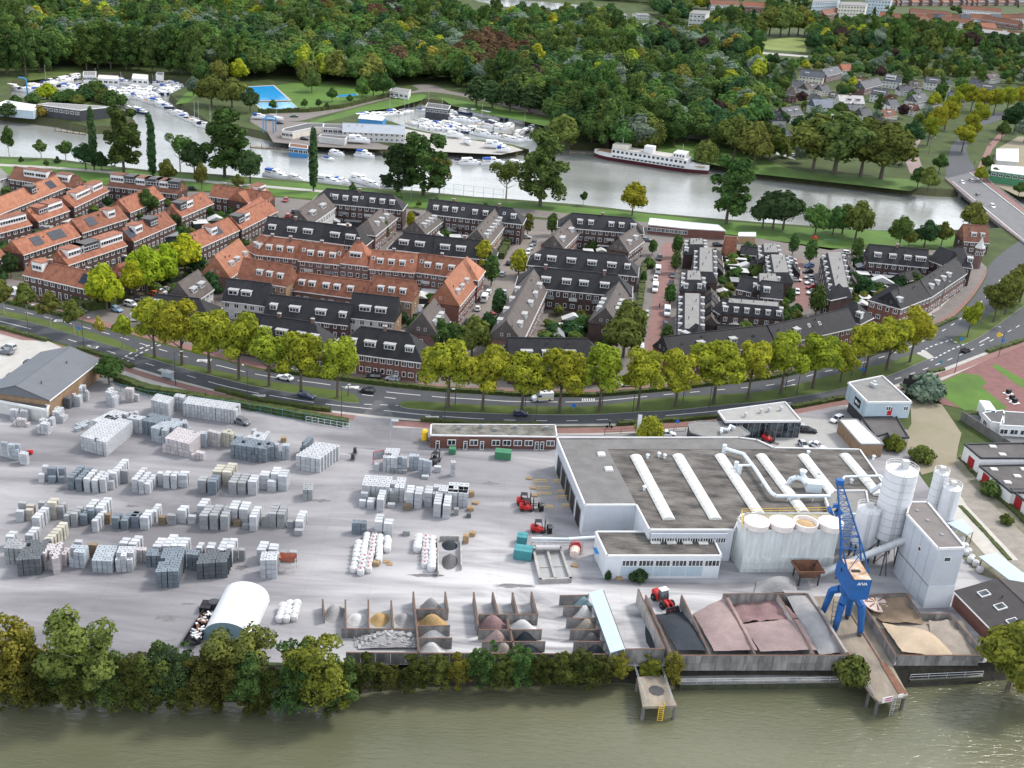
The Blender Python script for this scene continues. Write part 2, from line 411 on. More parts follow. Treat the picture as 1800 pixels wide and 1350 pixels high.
median([(1673,598),(1720,568),(1769,530),(1830,488),(1880,455)],[(1675,601),(1692,606),(1730,588),(1800,538),(1830,515),(1880,480)])
def hedge_line(px,h=.9,w=1.0,name='hedge',mtl=None):
 pts=[P(x,y)for x,y in px]
 b=MB()
 for i in range(len(pts)-1):
  a,c=pts[i],pts[i+1]
  L=(c-a).length;n=max(1,int(L/2.2));d=(c-a)/L;rz=atan2(d.y,d.x)
  for k in range(n):
   hh=h*random.uniform(.85,1.15)
   b.box((a+d*(L*(k+.5)/n))+Vector((0,random.uniform(-.1,.1),hh/2)),(L/n+.15,w*random.uniform(.85,1.2),hh),rz+random.uniform(-.05,.05))
 return b.build(name,mtl or m_hedge)
def dashes(b,px,dash,gap,w,z=.085):
 pts=[P(x,y)for x,y in smooth(px)]
 acc=0.0
 for i in range(len(pts)-1):
  a,c=pts[i],pts[i+1];L=(c-a).length;d=(c-a)/L;nrm=Vector((-d.y,d.x,0))*(w/2)
  t=0.0
  while t<L:
   ph=acc%(dash+gap)
   st=min(L-t,(dash-ph)if ph<dash else(dash+gap-ph))+1e-4
   if ph<dash:
    s,e=a+d*t,a+d*min(L,t+st)
    b.quad((s-nrm).to_tuple()[:2]+(z,),(e-nrm).to_tuple()[:2]+(z,),(e+nrm).to_tuple()[:2]+(z,),(s+nrm).to_tuple()[:2]+(z,))
   t+=st;acc+=st
b=MB()
mid=lambda A,B,t:[(a[0]*(1-t)+c[0]*t,a[1]*(1-t)+c[1]*t)for a,c in zip(A,B)]
nc=[(-90,519),(0,539.5),(60,553),(120,568),(200,590),(300,620),(380,642),(460,660),(560,674),(630,684),(705,692),(780,699),(850,703),(900,706),(1000,707),(1053,705),(1120,699),(1181,693),(1270,685),(1360,676),(1440,656),(1504,641),(1585,616),(1660,580),(1720,535),(1760,490)]
sc_=[(-90,543),(0,565),(60,580),(120,597),(204,622),(270,643),(383,676),(450,691),(560,709),(660,720),(739,729),(830,736),(900,739),(1000,740),(1084,737),(1170,731),(1258,723),(1391,708),(1488,690),(1560,671),(1650,640),(1740,600),(1800,568),(1870,530)]
dashes(b,nc[:7],3,4,.28);dashes(b,nc[6:12],9,3,.3);dashes(b,nc[11:17],30,2,.3);dashes(b,nc[16:],3,5,.28)
dashes(b,sc_[:3],30,1,.3);dashes(b,sc_[3:7],3,4,.28);dashes(b,sc_[6:12],12,3,.3);dashes(b,sc_[11:15],3,5,.28);dashes(b,sc_[15:18],25,2,.3);dashes(b,sc_[18:],3,4,.28)
dashes(b,[(640,711),(700,713)],2,2,.3);dashes(b,[(636,694),(704,702)],3,3,.3)
dashes(b,[(1612,622),(1640,608),(1674,597)],1.6,1.4,.4);dashes(b,[(1636,634),(1672,615),(1700,604)],1.6,1.4,.4)
dashes(b,[(212,633),(232,620),(252,611),(276,603)],1.2,1,.5);dashes(b,[(222,637),(242,624),(262,614),(284,606)],1.2,1,.5)
for cx,cy,n in((1035,703,6),(620,681,6),(1110,740,7),(760,734,7),(160,611,6),(110,564,5),(455,696,6),(1380,711,5),(360,634,5)):
 for k in range(n):
  p0=P(cx-12+24*k/n,cy-2.2);p1=P(cx-12+24*k/n+2.4,cy+2.2)
  b.quad((p0.x,p1.y,.085),(p1.x,p1.y,.085),(p1.x,p0.y,.085),(p0.x,p0.y,.085))
for cx,cy,dx,dy in((1455,665,24,-5),(1520,648,22,-5),(1388,678,22,-4),(1730,598,18,-10),(1312,692,20,-2)):
 a,c=P(cx-dx/2,cy-dy/2),P(cx+dx/2,cy+dy/2);d=(c-a).normalized();nn=Vector((-d.y,d.x,0))
 for s,e,w in((a,c-d*1.2,.14),):
  b.quad((s-nn*w).to_tuple()[:2]+(.085,),(e-nn*w).to_tuple()[:2]+(.085,),(e+nn*w).to_tuple()[:2]+(.085,),(s+nn*w).to_tuple()[:2]+(.085,))
 t=c-d*1.2
 b.tri((t-nn*.5).to_tuple()[:2]+(.085,),c.to_tuple()[:2]+(.085,),(t+nn*.5).to_tuple()[:2]+(.085,))
tag(b.build('road_markings',m_paint),kind='structure')
sheet('bus_stop_kerb',[(205,636),(300,665),(398,691),(398,694),(300,669),(205,640)],.09,m_pale)
sheet('bus_bay_kerb',[(583,722),(660,731),(739,738),(739,741),(660,735),(583,726)],.09,m_pale)
sheet('bus_bay_kerb',[(955,746),(1084,745),(1082,749),(955,750)],.09,m_pale)
sheet('crossing_kerb',[(1560,681),(1657,648),(1735,618),(1738,622),(1660,653),(1565,685)],.09,m_pale)
sheet('crossing_refuge',[(1612,622),(1626,616),(1643,629),(1632,632)],.1,m_pale)
sheet('factory_yard',[(-90,712),(0,708),(150,664),(178,660),(270,688),(440,716),(600,752),(612,738),(690,742),(690,752),(765,754),(980,764),(1090,765),(1260,748),(1400,728),(1480,712),(1500,720),(1600,758),(1616,835),(1660,895),(1720,975),(1800,1010),(1880,1040),(1880,1130),(1730,1165),(1600,1170),(1180,1172),(600,1168),(-90,1150)],.06,m_yard)
sheet('gate_apron',[(612,755),(626,729),(700,737),(684,757)],.078,m_yard)
sheet('dusty_track',[(637,729),(648,716),(660,704),(672,704),(684,718),(694,735)],.078,mat('dusty_asphalt',(.125,.125,.13),.9,.2,.35,.1,5,col2=(.075,.077,.082)))
rs=random.Random(8)
for x,y,w,h in((292,1088,34,8),(424,998,15,6),(232,890,20,4),(560,880,26,4),(120,860,24,4),(745,1012,40,4),(905,1030,46,5),(480,830,30,4),(860,850,20,4),(330,1062,20,3)):
 sheet('oil_stain',[(x+w*rs.uniform(.35,1)*cos(k*.35),y+h*rs.uniform(.35,1)*sin(k*.35))for k in range(18)],.07,mat('stained_yard',(.19,.185,.19),.85,.3,.6,.1,5,col2=(.11,.105,.11)))
sheet('parking_slabs',[(-90,600),(0,590),(30,598),(85,600),(110,612),(104,622),(0,706),(-90,730)],.075,mat('parking_slab',(.40,.385,.36),.85,.12,.3,.1,3))
sheet('sandy_lot',[(1600,702),(1640,690),(1652,706),(1690,762),(1684,786),(1680,812),(1668,822),(1620,835),(1600,800),(1588,770),(1602,745)],.075,m_dirt)
sheet('service_lane',[(1640,820),(1690,800),(1760,870),(1850,950),(1850,1050),(1720,1010),(1640,930)],.065,mat('weedy_concrete',(.22,.20,.165),.9,.3,.25,.2,2,col2=(.10,.105,.055)))
sheet('white_slab',[(1655,855),(1682,862),(1700,890),(1790,985),(1740,985),(1690,930),(1640,905)],.085,mat('white_slab',(.42,.40,.36),.85,.12,.4))
sheet('caravan_paving',[(1692,728),(1850,745),(1850,800),(1778,796)],.075,m_asph2)
sheet('slab_road',[(1655,830),(1676,815),(1725,870),(1800,940),(1850,985),(1850,1030),(1800,1010),(1740,968),(1690,905)],.08,mat('worn_slabs',(.24,.22,.19),.9,.25,.3,.2,2,stretch=(1,1.6,1)))
sheet('office_court',[(1300,770),(1345,745),(1400,733),(1485,742),(1478,756),(1500,795),(1480,800),(1360,800)],.08,mat('court_paving',(.33,.325,.315),.85,.1,.3,.1,4))
sheet('brick_plaza',[(1600,700),(1640,676),(1720,640),(1800,606),(1880,570),(1880,760),(1770,735),(1660,712)],.075,mat('plaza_brick',(.17,.08,.075),.85,.2,.4,.1,4))
sheet('plaza_lawn',[(1645,690),(1655,672),(1690,656),(1722,660),(1735,674),(1725,680),(1770,716),(1765,722),(1695,722)],.1,m_grass)
sheet('plaza_lawn',[(1743,644),(1750,640),(1800,668),(1850,690),(1850,702),(1790,678)],.1,m_grass)
m_gard=mat('garden_earth',(.12,.105,.075),.95,.4,.25,.4,2,col2=(.035,.045,.02))
for px in([(-60,330),(60,338),(240,352),(440,372),(500,390),(430,440),(330,520),(225,520),(-60,480)],[(560,380),(640,378),(650,392),(560,398)],[(760,395),(840,395),(830,425),(760,420)],[(430,515),(740,540),(770,500),(740,580),(560,560)],[(965,550),(1090,545),(1075,610),(950,612)],[(1020,425),(1110,425),(1110,445),(1020,445)],[(1260,440),(1345,440),(1350,520),(1265,515)],[(1245,560),(1350,575),(1420,570),(1425,595),(1240,610)],[(1500,450),(1525,470),(1680,465),(1640,510),(1540,530),(1500,540)],[(1560,480),(1690,470),(1650,505),(1545,525)]):sheet('garden_ground',px,.03,m_gard)
sheet('red_brick_street',[(1163,432),(1178,425),(1196,428),(1190,470),(1180,540),(1172,600),(1165,640),(1128,642),(1138,590),(1150,510)],.04,m_pink)
sheet('red_brick_street',[(1394,455),(1408,455),(1424,530),(1418,548),(1398,530)],.04,m_pink)
sheet('side_street',[(925,405),(968,408),(960,440),(925,500),(900,545),(855,610),(838,650),(770,640),(800,590),(850,520),(890,450)],.035,mat('side_street_brick',(.20,.175,.155),.85,.15,.3,.1,4))
sheet('side_street',[(1690,470),(1700,495),(1650,545),(1560,590),(1470,622),(1470,612),(1560,575),(1640,530)],.04,m_pale)
sheet('river_walk',band(smooth([(-90,284),(0,288),(90,293),(180,300),(300,312),(420,322),(560,334),(700,348)]),0,4),.05,m_pale)
sheet('quay_street',band(smooth([(860,364),(930,368),(1020,378),(1110,388),(1200,396)]),0,12),.05,m_street)
sheet('dyke_road',smooth([(440,206),(500,196),(560,196),(620,184),(690,166),(735,158),(725,150),(760,149),(790,160),(830,167),(900,181),(960,197),(1000,208)])+smooth([(1000,212),(955,203),(900,189),(840,175),(780,164),(740,162),(690,172),(620,190),(560,204),(520,213),(440,214)]),.05,m_street)
sheet('dyke_grass',[(545,214),(620,192),(690,174),(740,165),(752,168),(742,176),(690,190),(640,196),(600,208),(560,216)],.04,m_grass)
sheet('dyke_grass',[(770,170),(830,180),(900,194),(960,210),(990,218),(958,222),(907,210),(850,200),(795,186)],.04,m_grass)
sheet('pool_lawn',[(470,152),(520,146),(600,150),(650,158),(700,164),(660,174),(600,186),(545,193),(520,190)],.04,m_grass)
sheet('park_lawn',[(50,126),(146,118),(146,124),(100,136),(50,142)],.04,m_verge)
sheet('park_lawn',[(100,40),(142,38),(142,46),(112,54)],.04,m_grass)
sheet('park_lawn',[(280,10),(320,4),(330,10),(300,14)],.04,m_grass)
sheet('park_lawn',[(308,184),(325,165),(345,152),(352,160),(342,172),(330,180)],.04,m_grass)
sheet('park_lawn',[(1335,72),(1385,66),(1420,68),(1416,92),(1340,86)],.04,mat('dry_lawn',(.16,.20,.05),.9,.3,.05,.3,1.5))
sheet('park_path',[(1330,88),(1345,92),(1420,98),(1420,101),(1340,95)],.06,m_pale)
sheet('park_lawn',[(1150,268),(1180,240),(1225,250),(1290,265),(1370,290),(1400,300),(1640,318),(1600,336),(1440,318),(1330,306),(1220,282)],.04,mat('far_bank_lawn',(.075,.14,.025),.9,.3,.1,.3,1.5))  # green close to the other lawns, with finer mottling
sheet('park_lawn',[(840,165),(900,145),(930,150),(940,185),(880,178)],.04,m_grass)
sheet('marina_yard',[(440,214),(520,214),(560,216),(600,222),(620,232),(660,250),(700,262),(667,263),(560,258),(480,250),(470,232)],.05,m_street)
sheet('marina_yard',[(690,222),(735,231),(780,240),(855,250),(900,257),(920,264),(880,272),(780,267),(700,262)],.05,m_pale)
sheet('villa_street',[(1200,226),(1230,224),(1300,236),(1390,275),(1400,282),(1360,270),(1240,246),(1210,244)],.05,m_pale)
sheet('villa_street',[(1470,200),(1560,205),(1600,240),(1625,235),(1610,262),(1625,305),(1600,305),(1590,280),(1596,250),(1560,225),(1470,212)],.05,mat('red_path',(.24,.18,.165),.85,.15,.4,.1,4))
# builders: trees
def leaf_mat(name,c_hi,c_lo,tr=.18,objrand=.22):
 if name in MATS:return MATS[name]
 m=bpy.data.materials.new(name);m.use_nodes=True
 nt=m.node_tree;nt.nodes.remove(nt.nodes['Principled BSDF'])
 g=nt.nodes.new('ShaderNodeTexCoord')
 n=nt.nodes.new('ShaderNodeTexNoise');n.inputs['Scale'].default_value=.55;n.inputs['Detail'].default_value=5;n.inputs['Roughness'].default_value=.7
 nt.links.new(g.outputs['Object'],n.inputs['Vector'])
 r=nt.nodes.new('ShaderNodeValToRGB');e=r.color_ramp.elements
 e[0].position=.36;e[0].color=(*c_lo,1);e[1].position=.64;e[1].color=(*c_hi,1)
 nt.links.new(n.outputs['Fac'],r.inputs[0])
 oi=nt.nodes.new('ShaderNodeObjectInfo');hs=nt.nodes.new('ShaderNodeHueSaturation')
 mr=nt.nodes.new('ShaderNodeMapRange');mr.inputs['To Min'].default_value=1-objrand;mr.inputs['To Max'].default_value=1+objrand
 nt.links.new(oi.outputs['Random'],mr.inputs[0]);nt.links.new(mr.outputs[0],hs.inputs['Value'])
 mh=nt.nodes.new('ShaderNodeMath');mh.operation='MULTIPLY_ADD';mh.inputs[1].default_value=7.31;mh.inputs[2].default_value=0
 fr=nt.nodes.new('ShaderNodeMath');fr.operation='FRACT';m3=nt.nodes.new('ShaderNodeMapRange');m3.inputs['To Min'].default_value=.475;m3.inputs['To Max'].default_value=.525
 nt.links.new(oi.outputs['Random'],mh.inputs[0]);nt.links.new(mh.outputs[0],fr.inputs[0]);nt.links.new(fr.outputs[0],m3.inputs[0]);nt.links.new(m3.outputs[0],hs.inputs['Hue'])
 nt.links.new(r.outputs[0],hs.inputs['Color'])
 d=nt.nodes.new('ShaderNodeBsdfDiffuse');t=nt.nodes.new('ShaderNodeBsdfTranslucent');mx=nt.nodes.new('ShaderNodeMixShader');mx.inputs[0].default_value=tr
 nt.links.new(hs.outputs[0],d.inputs[0]);nt.links.new(hs.outputs[0],t.inputs[0]);nt.links.new(d.outputs[0],mx.inputs[1]);nt.links.new(t.outputs[0],mx.inputs[2])
 nt.links.new(mx.outputs[0],nt.nodes['Material Output'].inputs[0])
 MATS[name]=m
 return m
LEAF={'green':leaf_mat('leaf_green',(0.132,0.206,0.049),(0.041,0.074,0.022)),'dark':leaf_mat('leaf_dark',(0.066,0.116,0.043),(0.019,0.041,0.019)),'mid':leaf_mat('leaf_mid',(0.099,0.162,0.043),(0.032,0.062,0.022)),'plane':leaf_mat('leaf_plane',(.36,.375,.035),(.125,.155,.024),.22,.12),'lime':leaf_mat('leaf_lime',(0.465,0.512,0.034),(0.165,0.240,0.024),.35,.08),'gold':leaf_mat('leaf_gold',(0.363,0.281,0.058),(0.135,0.121,0.027)),'rust':leaf_mat('leaf_rust',(0.157,0.102,0.056),(0.054,0.038,0.024)),'grey':leaf_mat('leaf_grey',(0.198,0.247,0.173),(0.068,0.101,0.074)),'olive':leaf_mat('leaf_olive',(.165,.180,.042),(.058,.074,.022)),'purple':leaf_mat('leaf_purple',(0.079,0.049,0.046),(0.027,0.020,0.020)),'willow':leaf_mat('leaf_willow',(0.214,0.247,0.058),(0.068,0.095,0.030)),'ivy':leaf_mat('leaf_bank',(.115,.125,.030),(.030,.042,.014),.2,.3),'ivylime':leaf_mat('leaf_bank_lime',(.25,.25,.040),(.075,.092,.020),.22,.1),}
m_bark=mat('bark',(.105,.088,.068),.95,.3,1.5)
m_bark_pale=mat('bark_pale',(.30,.27,.22),.9,.35,1.2)
def crown_mesh(seed,lobes,n,leaf,core=.72,jit=.34):
 """leaf clumps spread over and inside several lobes; lobes: (x, y, z, rx, ry, rz)"""
 rnd=random.Random(seed)
 b=MB()
 tot=sum(l[3]*l[4]+l[4]*l[5]for l in lobes)
 for(x,y,z,rx,ry,rz)in lobes:
  k=int(n*(rx*ry+ry*rz)/tot)
  for _ in range(k):
   while True:
    d=Vector((rnd.gauss(0,1),rnd.gauss(0,1),rnd.gauss(0,1)))
    if d.length>.01:break
   d.normalize()
   if d.z<-.35 and rnd.random()<.5:d.z=-d.z
   rr=rnd.uniform(.80,1.0)**.6*(1+.13*sin(3.1*d.x*2+seed)*cos(2.7*d.y*2)+.10*sin(9*d.z+5*d.x))
   p=Vector((x+d.x*rx*rr,y+d.y*ry*rr,z+d.z*rz*rr))
   nrm=(d+Vector((rnd.gauss(0,jit),rnd.gauss(0,jit),rnd.gauss(0,jit)+.22))).normalized()
   u=nrm.orthogonal().normalized();w=nrm.cross(u)
   a=rnd.uniform(0,6.28);s=leaf*rnd.uniform(.55,1.25)
   u,w=(u*cos(a)+w*sin(a))*s,(w*cos(a)-u*sin(a))*s*.62
   b.quad(p-u,p+w,p+u*.9,p-w)
 for(x,y,z,rx,ry,rz)in lobes:
  pr=[(.05,-1),(.62,-.8),(.95,-.25),(.98,.2),(.75,.65),(.38,.92),(.05,1)]
  o=len(b.v);nn=9
  for r_,z_ in pr:
   for i in range(nn):
    t=2*pi*i/nn;j=rnd.uniform(.85,1.1)*core
    b.v.append((x+rx*r_*j*cos(t),y+ry*r_*j*sin(t),z+rz*z_*core))
  for kk in range(len(pr)-1):
   for i in range(nn):
    i2=(i+1)%nn
    b.f.append((o+kk*nn+i,o+kk*nn+i2,o+(kk+1)*nn+i2,o+(kk+1)*nn+i));b.m.append(0)
 return b
def lobes_round(rnd,R,H,zc,k=7):
 out=[(0,0,zc,R*.72,R*.72,H*.62)]
 for i in range(k):
  a=2*pi*i/k+rnd.uniform(-.3,.3);e=rnd.uniform(-.45,.75)
  rr=R*rnd.uniform(.34,.50)
  out.append((R*.62*cos(a)*cos(e),R*.62*sin(a)*cos(e),zc+H*.62*sin(e)+rnd.uniform(-.3,.3),rr,rr,rr*rnd.uniform(.75,1.0)))
 out.append((rnd.uniform(-.1,.1)*R,0,zc+H*.62,R*.42,R*.42,H*.4))
 return out
def lobes_loose(rnd,R,zc,k):
 out=[(0,0,zc,R*.5,R*.5,R*.62)]
 for i in range(k):
  a=rnd.uniform(0,6.28);e=rnd.uniform(-.7,1.2);rr=R*rnd.uniform(.22,.42);d=R*rnd.uniform(.5,.85)
  out.append((d*cos(a)*cos(e),d*sin(a)*cos(e),zc+d*.95*sin(e),rr,rr,rr*rnd.uniform(.7,.95)))
 return out
TREE={}
def trunk_mesh(name,h,r,rnd,limbs=4,spread=2.0,pale=False):
 b=MB();top=Vector((rnd.uniform(-.3,.3),rnd.uniform(-.3,.3),h))
 b.tube((0,0,-.3),(0,0,h*.45),r*1.25,r*.85,8);b.tube((0,0,h*.45),top,r*.85,r*.35,7)
 for i in range(limbs):
  a=2*pi*i/limbs+rnd.uniform(-.4,.4);z0=h*rnd.uniform(.42,.75)
  b.tube((0,0,z0),(spread*cos(a),spread*sin(a),z0+h*rnd.uniform(.22,.4)),r*.5,r*.15,5,caps=False)
 return b.mesh(name,m_bark_pale if pale else m_bark)
def make_tree_kinds():
 def add(kind,H,lob,n,leaf,th,tr,seed,limbs=4,spread=2.0,pale=False,core=.72,jit=.34):
  rnd=random.Random(seed)
  TREE.setdefault(kind,[]).append((trunk_mesh('trunk',th,tr,rnd,limbs,spread,pale),crown_mesh(seed,lob,n,leaf,core,jit).mesh('crown',LEAF['green']),H))
 for s in(1,2,3,31,32):
  rnd=random.Random(s);add('plane',14,lobes_loose(rnd,5.4,9.2,18),7000,.38,9.5,.32,s,6,3.4,False,.5,.5)
 for s in(4,5,6):
  rnd=random.Random(s);add('round',16,lobes_round(rnd,6.6,7.4,8.8,8),2800,.75,9,.38,s,5,3.2,False,.76)
 for s in(7,8):
  rnd=random.Random(s)
  lob=[(0,0,13,2.6,2.6,7.5),(.5,.3,19,2.0,2.0,4)]
  for i in range(30):
   a=rnd.uniform(0,6.28);z=rnd.uniform(4.5,24);R=4.6*max(.12,1-((z-12)/14)**2)**.5*rnd.uniform(.6,1.05);r=rnd.uniform(.9,2.0)
   lob.append((R*cos(a),R*sin(a),z,r,r,r*rnd.uniform(.9,1.6)))
  add('poplar',26,lob,7000,.55,18,.36,s,7,3.2,False,.45,.5)
 for s in(9,10):
  lob=[(0,0,4.5+i*3.0,1.9*(1-.09*abs(i-2)),1.9*(1-.09*abs(i-2)),2.9)for i in range(7)]
  lob=[(x+random.Random(s+i).uniform(-.35,.35),y,z,rx,ry,rz)for i,(x,y,z,rx,ry,rz)in enumerate(lob)]
  add('lombardy',25,lob,2600,.55,14,.3,s,3,.8,False,.7)
 for s in(11,12):
  rnd=random.Random(s);add('small',7,lobes_round(rnd,2.2,2.6,4.6,5),900,.42,4.4,.13,s,3,1.0,True,.66)
 for s in(13,14):
  lob=[(0,0,3.4,1.7,1.7,2.0),(.1,.1,5.0,1.6,1.6,2.0),(0,-.1,6.4,1.1,1.1,1.5)]
  add('column',8,lob,900,.40,4,.13,s,3,.7)
 for s in(15,16):
  rnd=random.Random(s)
  lob=[(0,0,9,4.4,4.4,3.6)]+[(4.2*cos(a),4.2*sin(a),5.6,1.9,1.9,4.6)for a in[i*pi/3.5+rnd.uniform(-.2,.2)for i in range(7)]]
  add('willow',12.5,lob,2600,.62,7,.4,s,4,2.6,False,.72)
 for s in(17,18):
  rnd=random.Random(s);add('bush',4,[(0,0,1.6,2.0,2.0,1.8)]+[(1.5*cos(a),1.5*sin(a),1.4,1.2,1.2,1.3)for a in(0.4,1.7,2.9,4.1,5.4)]+[(.3,.2,2.7,1.2,1.2,1.2)],900,.36,2,.1,s,3,.8)
 for s in(19,20,21,22):
  rnd=random.Random(s)
  lob=[(0,0,4.0,2.9,2.7,3.6),(.6,-.3,7.2,1.7,1.7,2.4)]
  for i in range(26):
   a=rnd.uniform(0,6.28);z=rnd.uniform(.8,10.4);R=rnd.uniform(2.4,3.9)*(1-(z/12.5)**2)**.5;r=rnd.uniform(.5,1.25)
   lob.append((R*cos(a),R*sin(a),z,r*rnd.uniform(.8,1.5),r,r*rnd.uniform(.7,1.5)))
  add('bank',12,lob,8000,.24,9,.2,s,6,2.6,False,.4,.7)
 for s in(23,24):
  rnd=random.Random(s)
  lob=[(rnd.uniform(-2.6,2.6),rnd.uniform(-2.4,2.4),rnd.uniform(4.5,9.5),1.35,1.35,1.25)for i in range(12)]
  add('sparse',11,lob,3400,.27,8,.17,s,8,2.6,True,.3)
 for s in(25,):
  lob=[(0,0,1.6+i*1.55,2.7-i*.36,2.7-i*.36,1.5)for i in range(7)]
  add('conifer',12,lob,1500,.45,9,.2,s,0,1,False,.75)
make_tree_kinds()
TREE_NAME={'plane':('plane_tree','tree'),'round':('broadleaf_tree','tree'),'poplar':('poplar_tree','tree'),'lombardy':('columnar_poplar','tree'),'small':('street_tree','tree'),'column':('column_tree','tree'),'willow':('willow_tree','tree'),'bush':('shrub','shrub'),'bank':('bank_tree','tree'),'sparse':('waterside_tree','tree'),'conifer':('conifer_tree','tree')}
TREE_NO=[0]
def tree(kind,px,h,leaf,label,group=None,wide=1.0,z=0.0,xy=None):
 """px is the foot of the trunk in the photograph, h the height in metres"""
 TREE_NO[0]+=1
 p=P(px[0],px[1],z)if xy is None else Vector((xy[0],xy[1],z))
 rnd=random.Random(TREE_NO[0]*7+3)
 tm,cm,H=TREE[kind][TREE_NO[0]%len(TREE[kind])]
 nm,cat=TREE_NAME[kind]
 t=thing(nm,label,cat,p,rnd.uniform(0,6.28),group)
 s=h/H
 k=s*wide*rnd.uniform(.88,1.12)
 a=put('trunk',tm,t,scale=(k,k,s))
 c=put('crown',cm,t,scale=(k,k,s))
 paint(c,LEAF[leaf])
 return t
# builders: houses
m_brick_dark=mat('brick_dark',(.082,.052,.047),.9,.25,.8,.2,6)
m_brick_pink=mat('brick_pink',(.165,.10,.09),.9,.2,.8,.2,6)
m_brick_red=mat('brick_red',(.16,.075,.06),.9,.2,.8,.2,6)
m_brick_tan=mat('brick_tan',(.26,.175,.11),.9,.2,.8,.2,6)
m_white=mat('white_paint',(.66,.66,.66),.55,.06,.8)
m_white_dirty=mat('weathered_white',(.50,.50,.485),.7,.15,.5,.1,2)
m_cream=mat('cream_render',(.62,.58,.50),.8,.12,.4)
m_tile_or=mat('roof_tile_orange',(.285,.118,.068),.85,.28,.7,.3,4,objrand=.22,col2=(.155,.060,.040))
m_tile_pale=mat('roof_tile_salmon',(.35,.165,.10),.85,.25,.6,.3,4,objrand=.12,col2=(.25,.095,.055))
m_tile_bk=mat('roof_tile_black',(.022,.022,.025),.75,.3,.6,.3,4,objrand=.2)
m_tile_gr=mat('roof_tile_grey',(.095,.082,.076),.85,.25,.6,.3,4,objrand=.1)
m_tile_br=mat('roof_tile_brown',(.17,.078,.052),.85,.28,.6,.3,4,objrand=.12)
m_felt=mat('roof_felt',(.20,.197,.19),.9,.15,.5,.1,2)
m_felt_dk=mat('roof_felt_dark',(.10,.098,.098),.9,.2,.5,.1,2)
m_lead=mat('lead_grey',(.22,.23,.24),.6,.2,.6)
m_black=mat('black_paint',(.012,.012,.014),.5,.2,1)
m_dgrey=mat('dark_grey_panel',(.05,.053,.06),.6,.2,.6)
m_solar=mat('solar_glass',(.012,.018,.035),.5,.3,.3,spec=.25)
m_gutter=mat('gutter_white',(.66,.66,.65),.6,.08,1)
def m_glass_make(name,col,rough=.12):
 m=bpy.data.materials.new(name);m.use_nodes=True;nt=m.node_tree;b=nt.nodes['Principled BSDF']
 b.inputs['Roughness'].default_value=rough;b.inputs['Specular IOR Level'].default_value=.6
 oi=nt.nodes.new('ShaderNodeNewGeometry');n=nt.nodes.new('ShaderNodeTexNoise');n.inputs['Scale'].default_value=.7;nt.links.new(oi.outputs['Position'],n.inputs['Vector'])
 r=nt.nodes.new('ShaderNodeValToRGB');r.color_ramp.elements[0].position=.42;r.color_ramp.elements[1].position=.62
 r.color_ramp.elements[0].color=(*col,1);r.color_ramp.elements[1].color=(min(1,col[0]*4+.02),min(1,col[1]*4+.025),min(1,col[2]*4+.03),1)
 nt.links.new(n.outputs['Fac'],r.inputs[0]);nt.links.new(r.outputs[0],b.inputs['Base Color'])
 return m
m_glass=m_glass_make('window_glass',(.012,.015,.018))
WMESH={}
def window_mesh(w,h,n=2,frame=.14,door=False):
 k=('w',round(w,2),round(h,2),n,door)
 if k in WMESH:return WMESH[k]
 f=MB();g=MB()
 for x0,x1,z0,z1 in((-w/2,w/2,0,frame),(-w/2,w/2,h-frame,h),(-w/2,-w/2+frame,frame,h-frame),(w/2-frame,w/2,frame,h-frame)):
  f.b2(x0,x1,-.09,.05,z0,z1)
 for i in range(1,n):
  x=-w/2+w*i/n;f.b2(x-.055,x+.055,-.08,.05,frame,h-frame)
 if h>1.6:f.b2(-w/2+frame,w/2-frame,-.07,.05,h*.68,h*.68+.09)
 g.b2(-w/2+frame*.5,w/2-frame*.5,-.02,.04,frame*.5,h-frame*.5)
 WMESH[k]=(f.mesh('window',m_white),g.mesh('pane',m_glass))
 return WMESH[k]
def window(parent,x,y,z,w,h,n=2,rz=0.0,name='window',fm=None):
 a,g=window_mesh(w,h,n)
 o=put(name,a,parent,(x,y,z),rz)
 put('pane',g,o)
 if fm:paint(o,fm)
 return o
def dormer_mesh(w,h,d,top):
 k=('d',round(w,2),round(h,2),round(d,2),top)
 if k in WMESH:return WMESH[k]
 b=MB()
 b.b2(-w/2,w/2,0,d,-.5,h,0)
 b.b2(-w/2-.18,w/2+.18,-.22,d+.1,h,h+.16,1)
 WMESH[k]=b.mesh('dormer',[m_white,MATS[top]])
 return WMESH[k]
mat('dormer_lead',(.36,.36,.36),.7,.12,.8)
chim_b=MB();chim_b.b2(-.45,.45,-.32,.32,-2.5,1.2,0);chim_b.b2(-.52,.52,-.39,.39,1.2,1.35,1)
for _x in(-.22,.22):chim_b.tube((_x,0,1.35),(_x,0,1.75),.11,.1,7,2)
ME_CHIM=chim_b.mesh('chimney',[m_brick_pink,m_white_dirty,m_brick_red])
vent_b=MB();vent_b.tube((0,0,-.5),(0,0,.55),.12,.12,7);vent_b.tube((0,0,.55),(0,0,.7),.22,.14,7)
ME_VENT=vent_b.mesh('vent_pipe',m_dgrey)
sky_b=MB();sky_b.b2(-.5,.5,-.6,.6,-.1,.1,0);sky_b.b2(-.38,.38,-.48,.48,.1,.13,1)
ME_ROOFLIGHT=sky_b.mesh('rooflight',[m_white,m_glass])
sol_b=MB()
for _i in range(4):
 for _j in range(2):sol_b.b2(-2.05+_i*1.03,-1.05+_i*1.03,-1.65+_j*1.67,-.02+_j*1.67,.05,.12)
ME_SOLAR=sol_b.mesh('solar_panels',m_solar)
HOUSES=[]
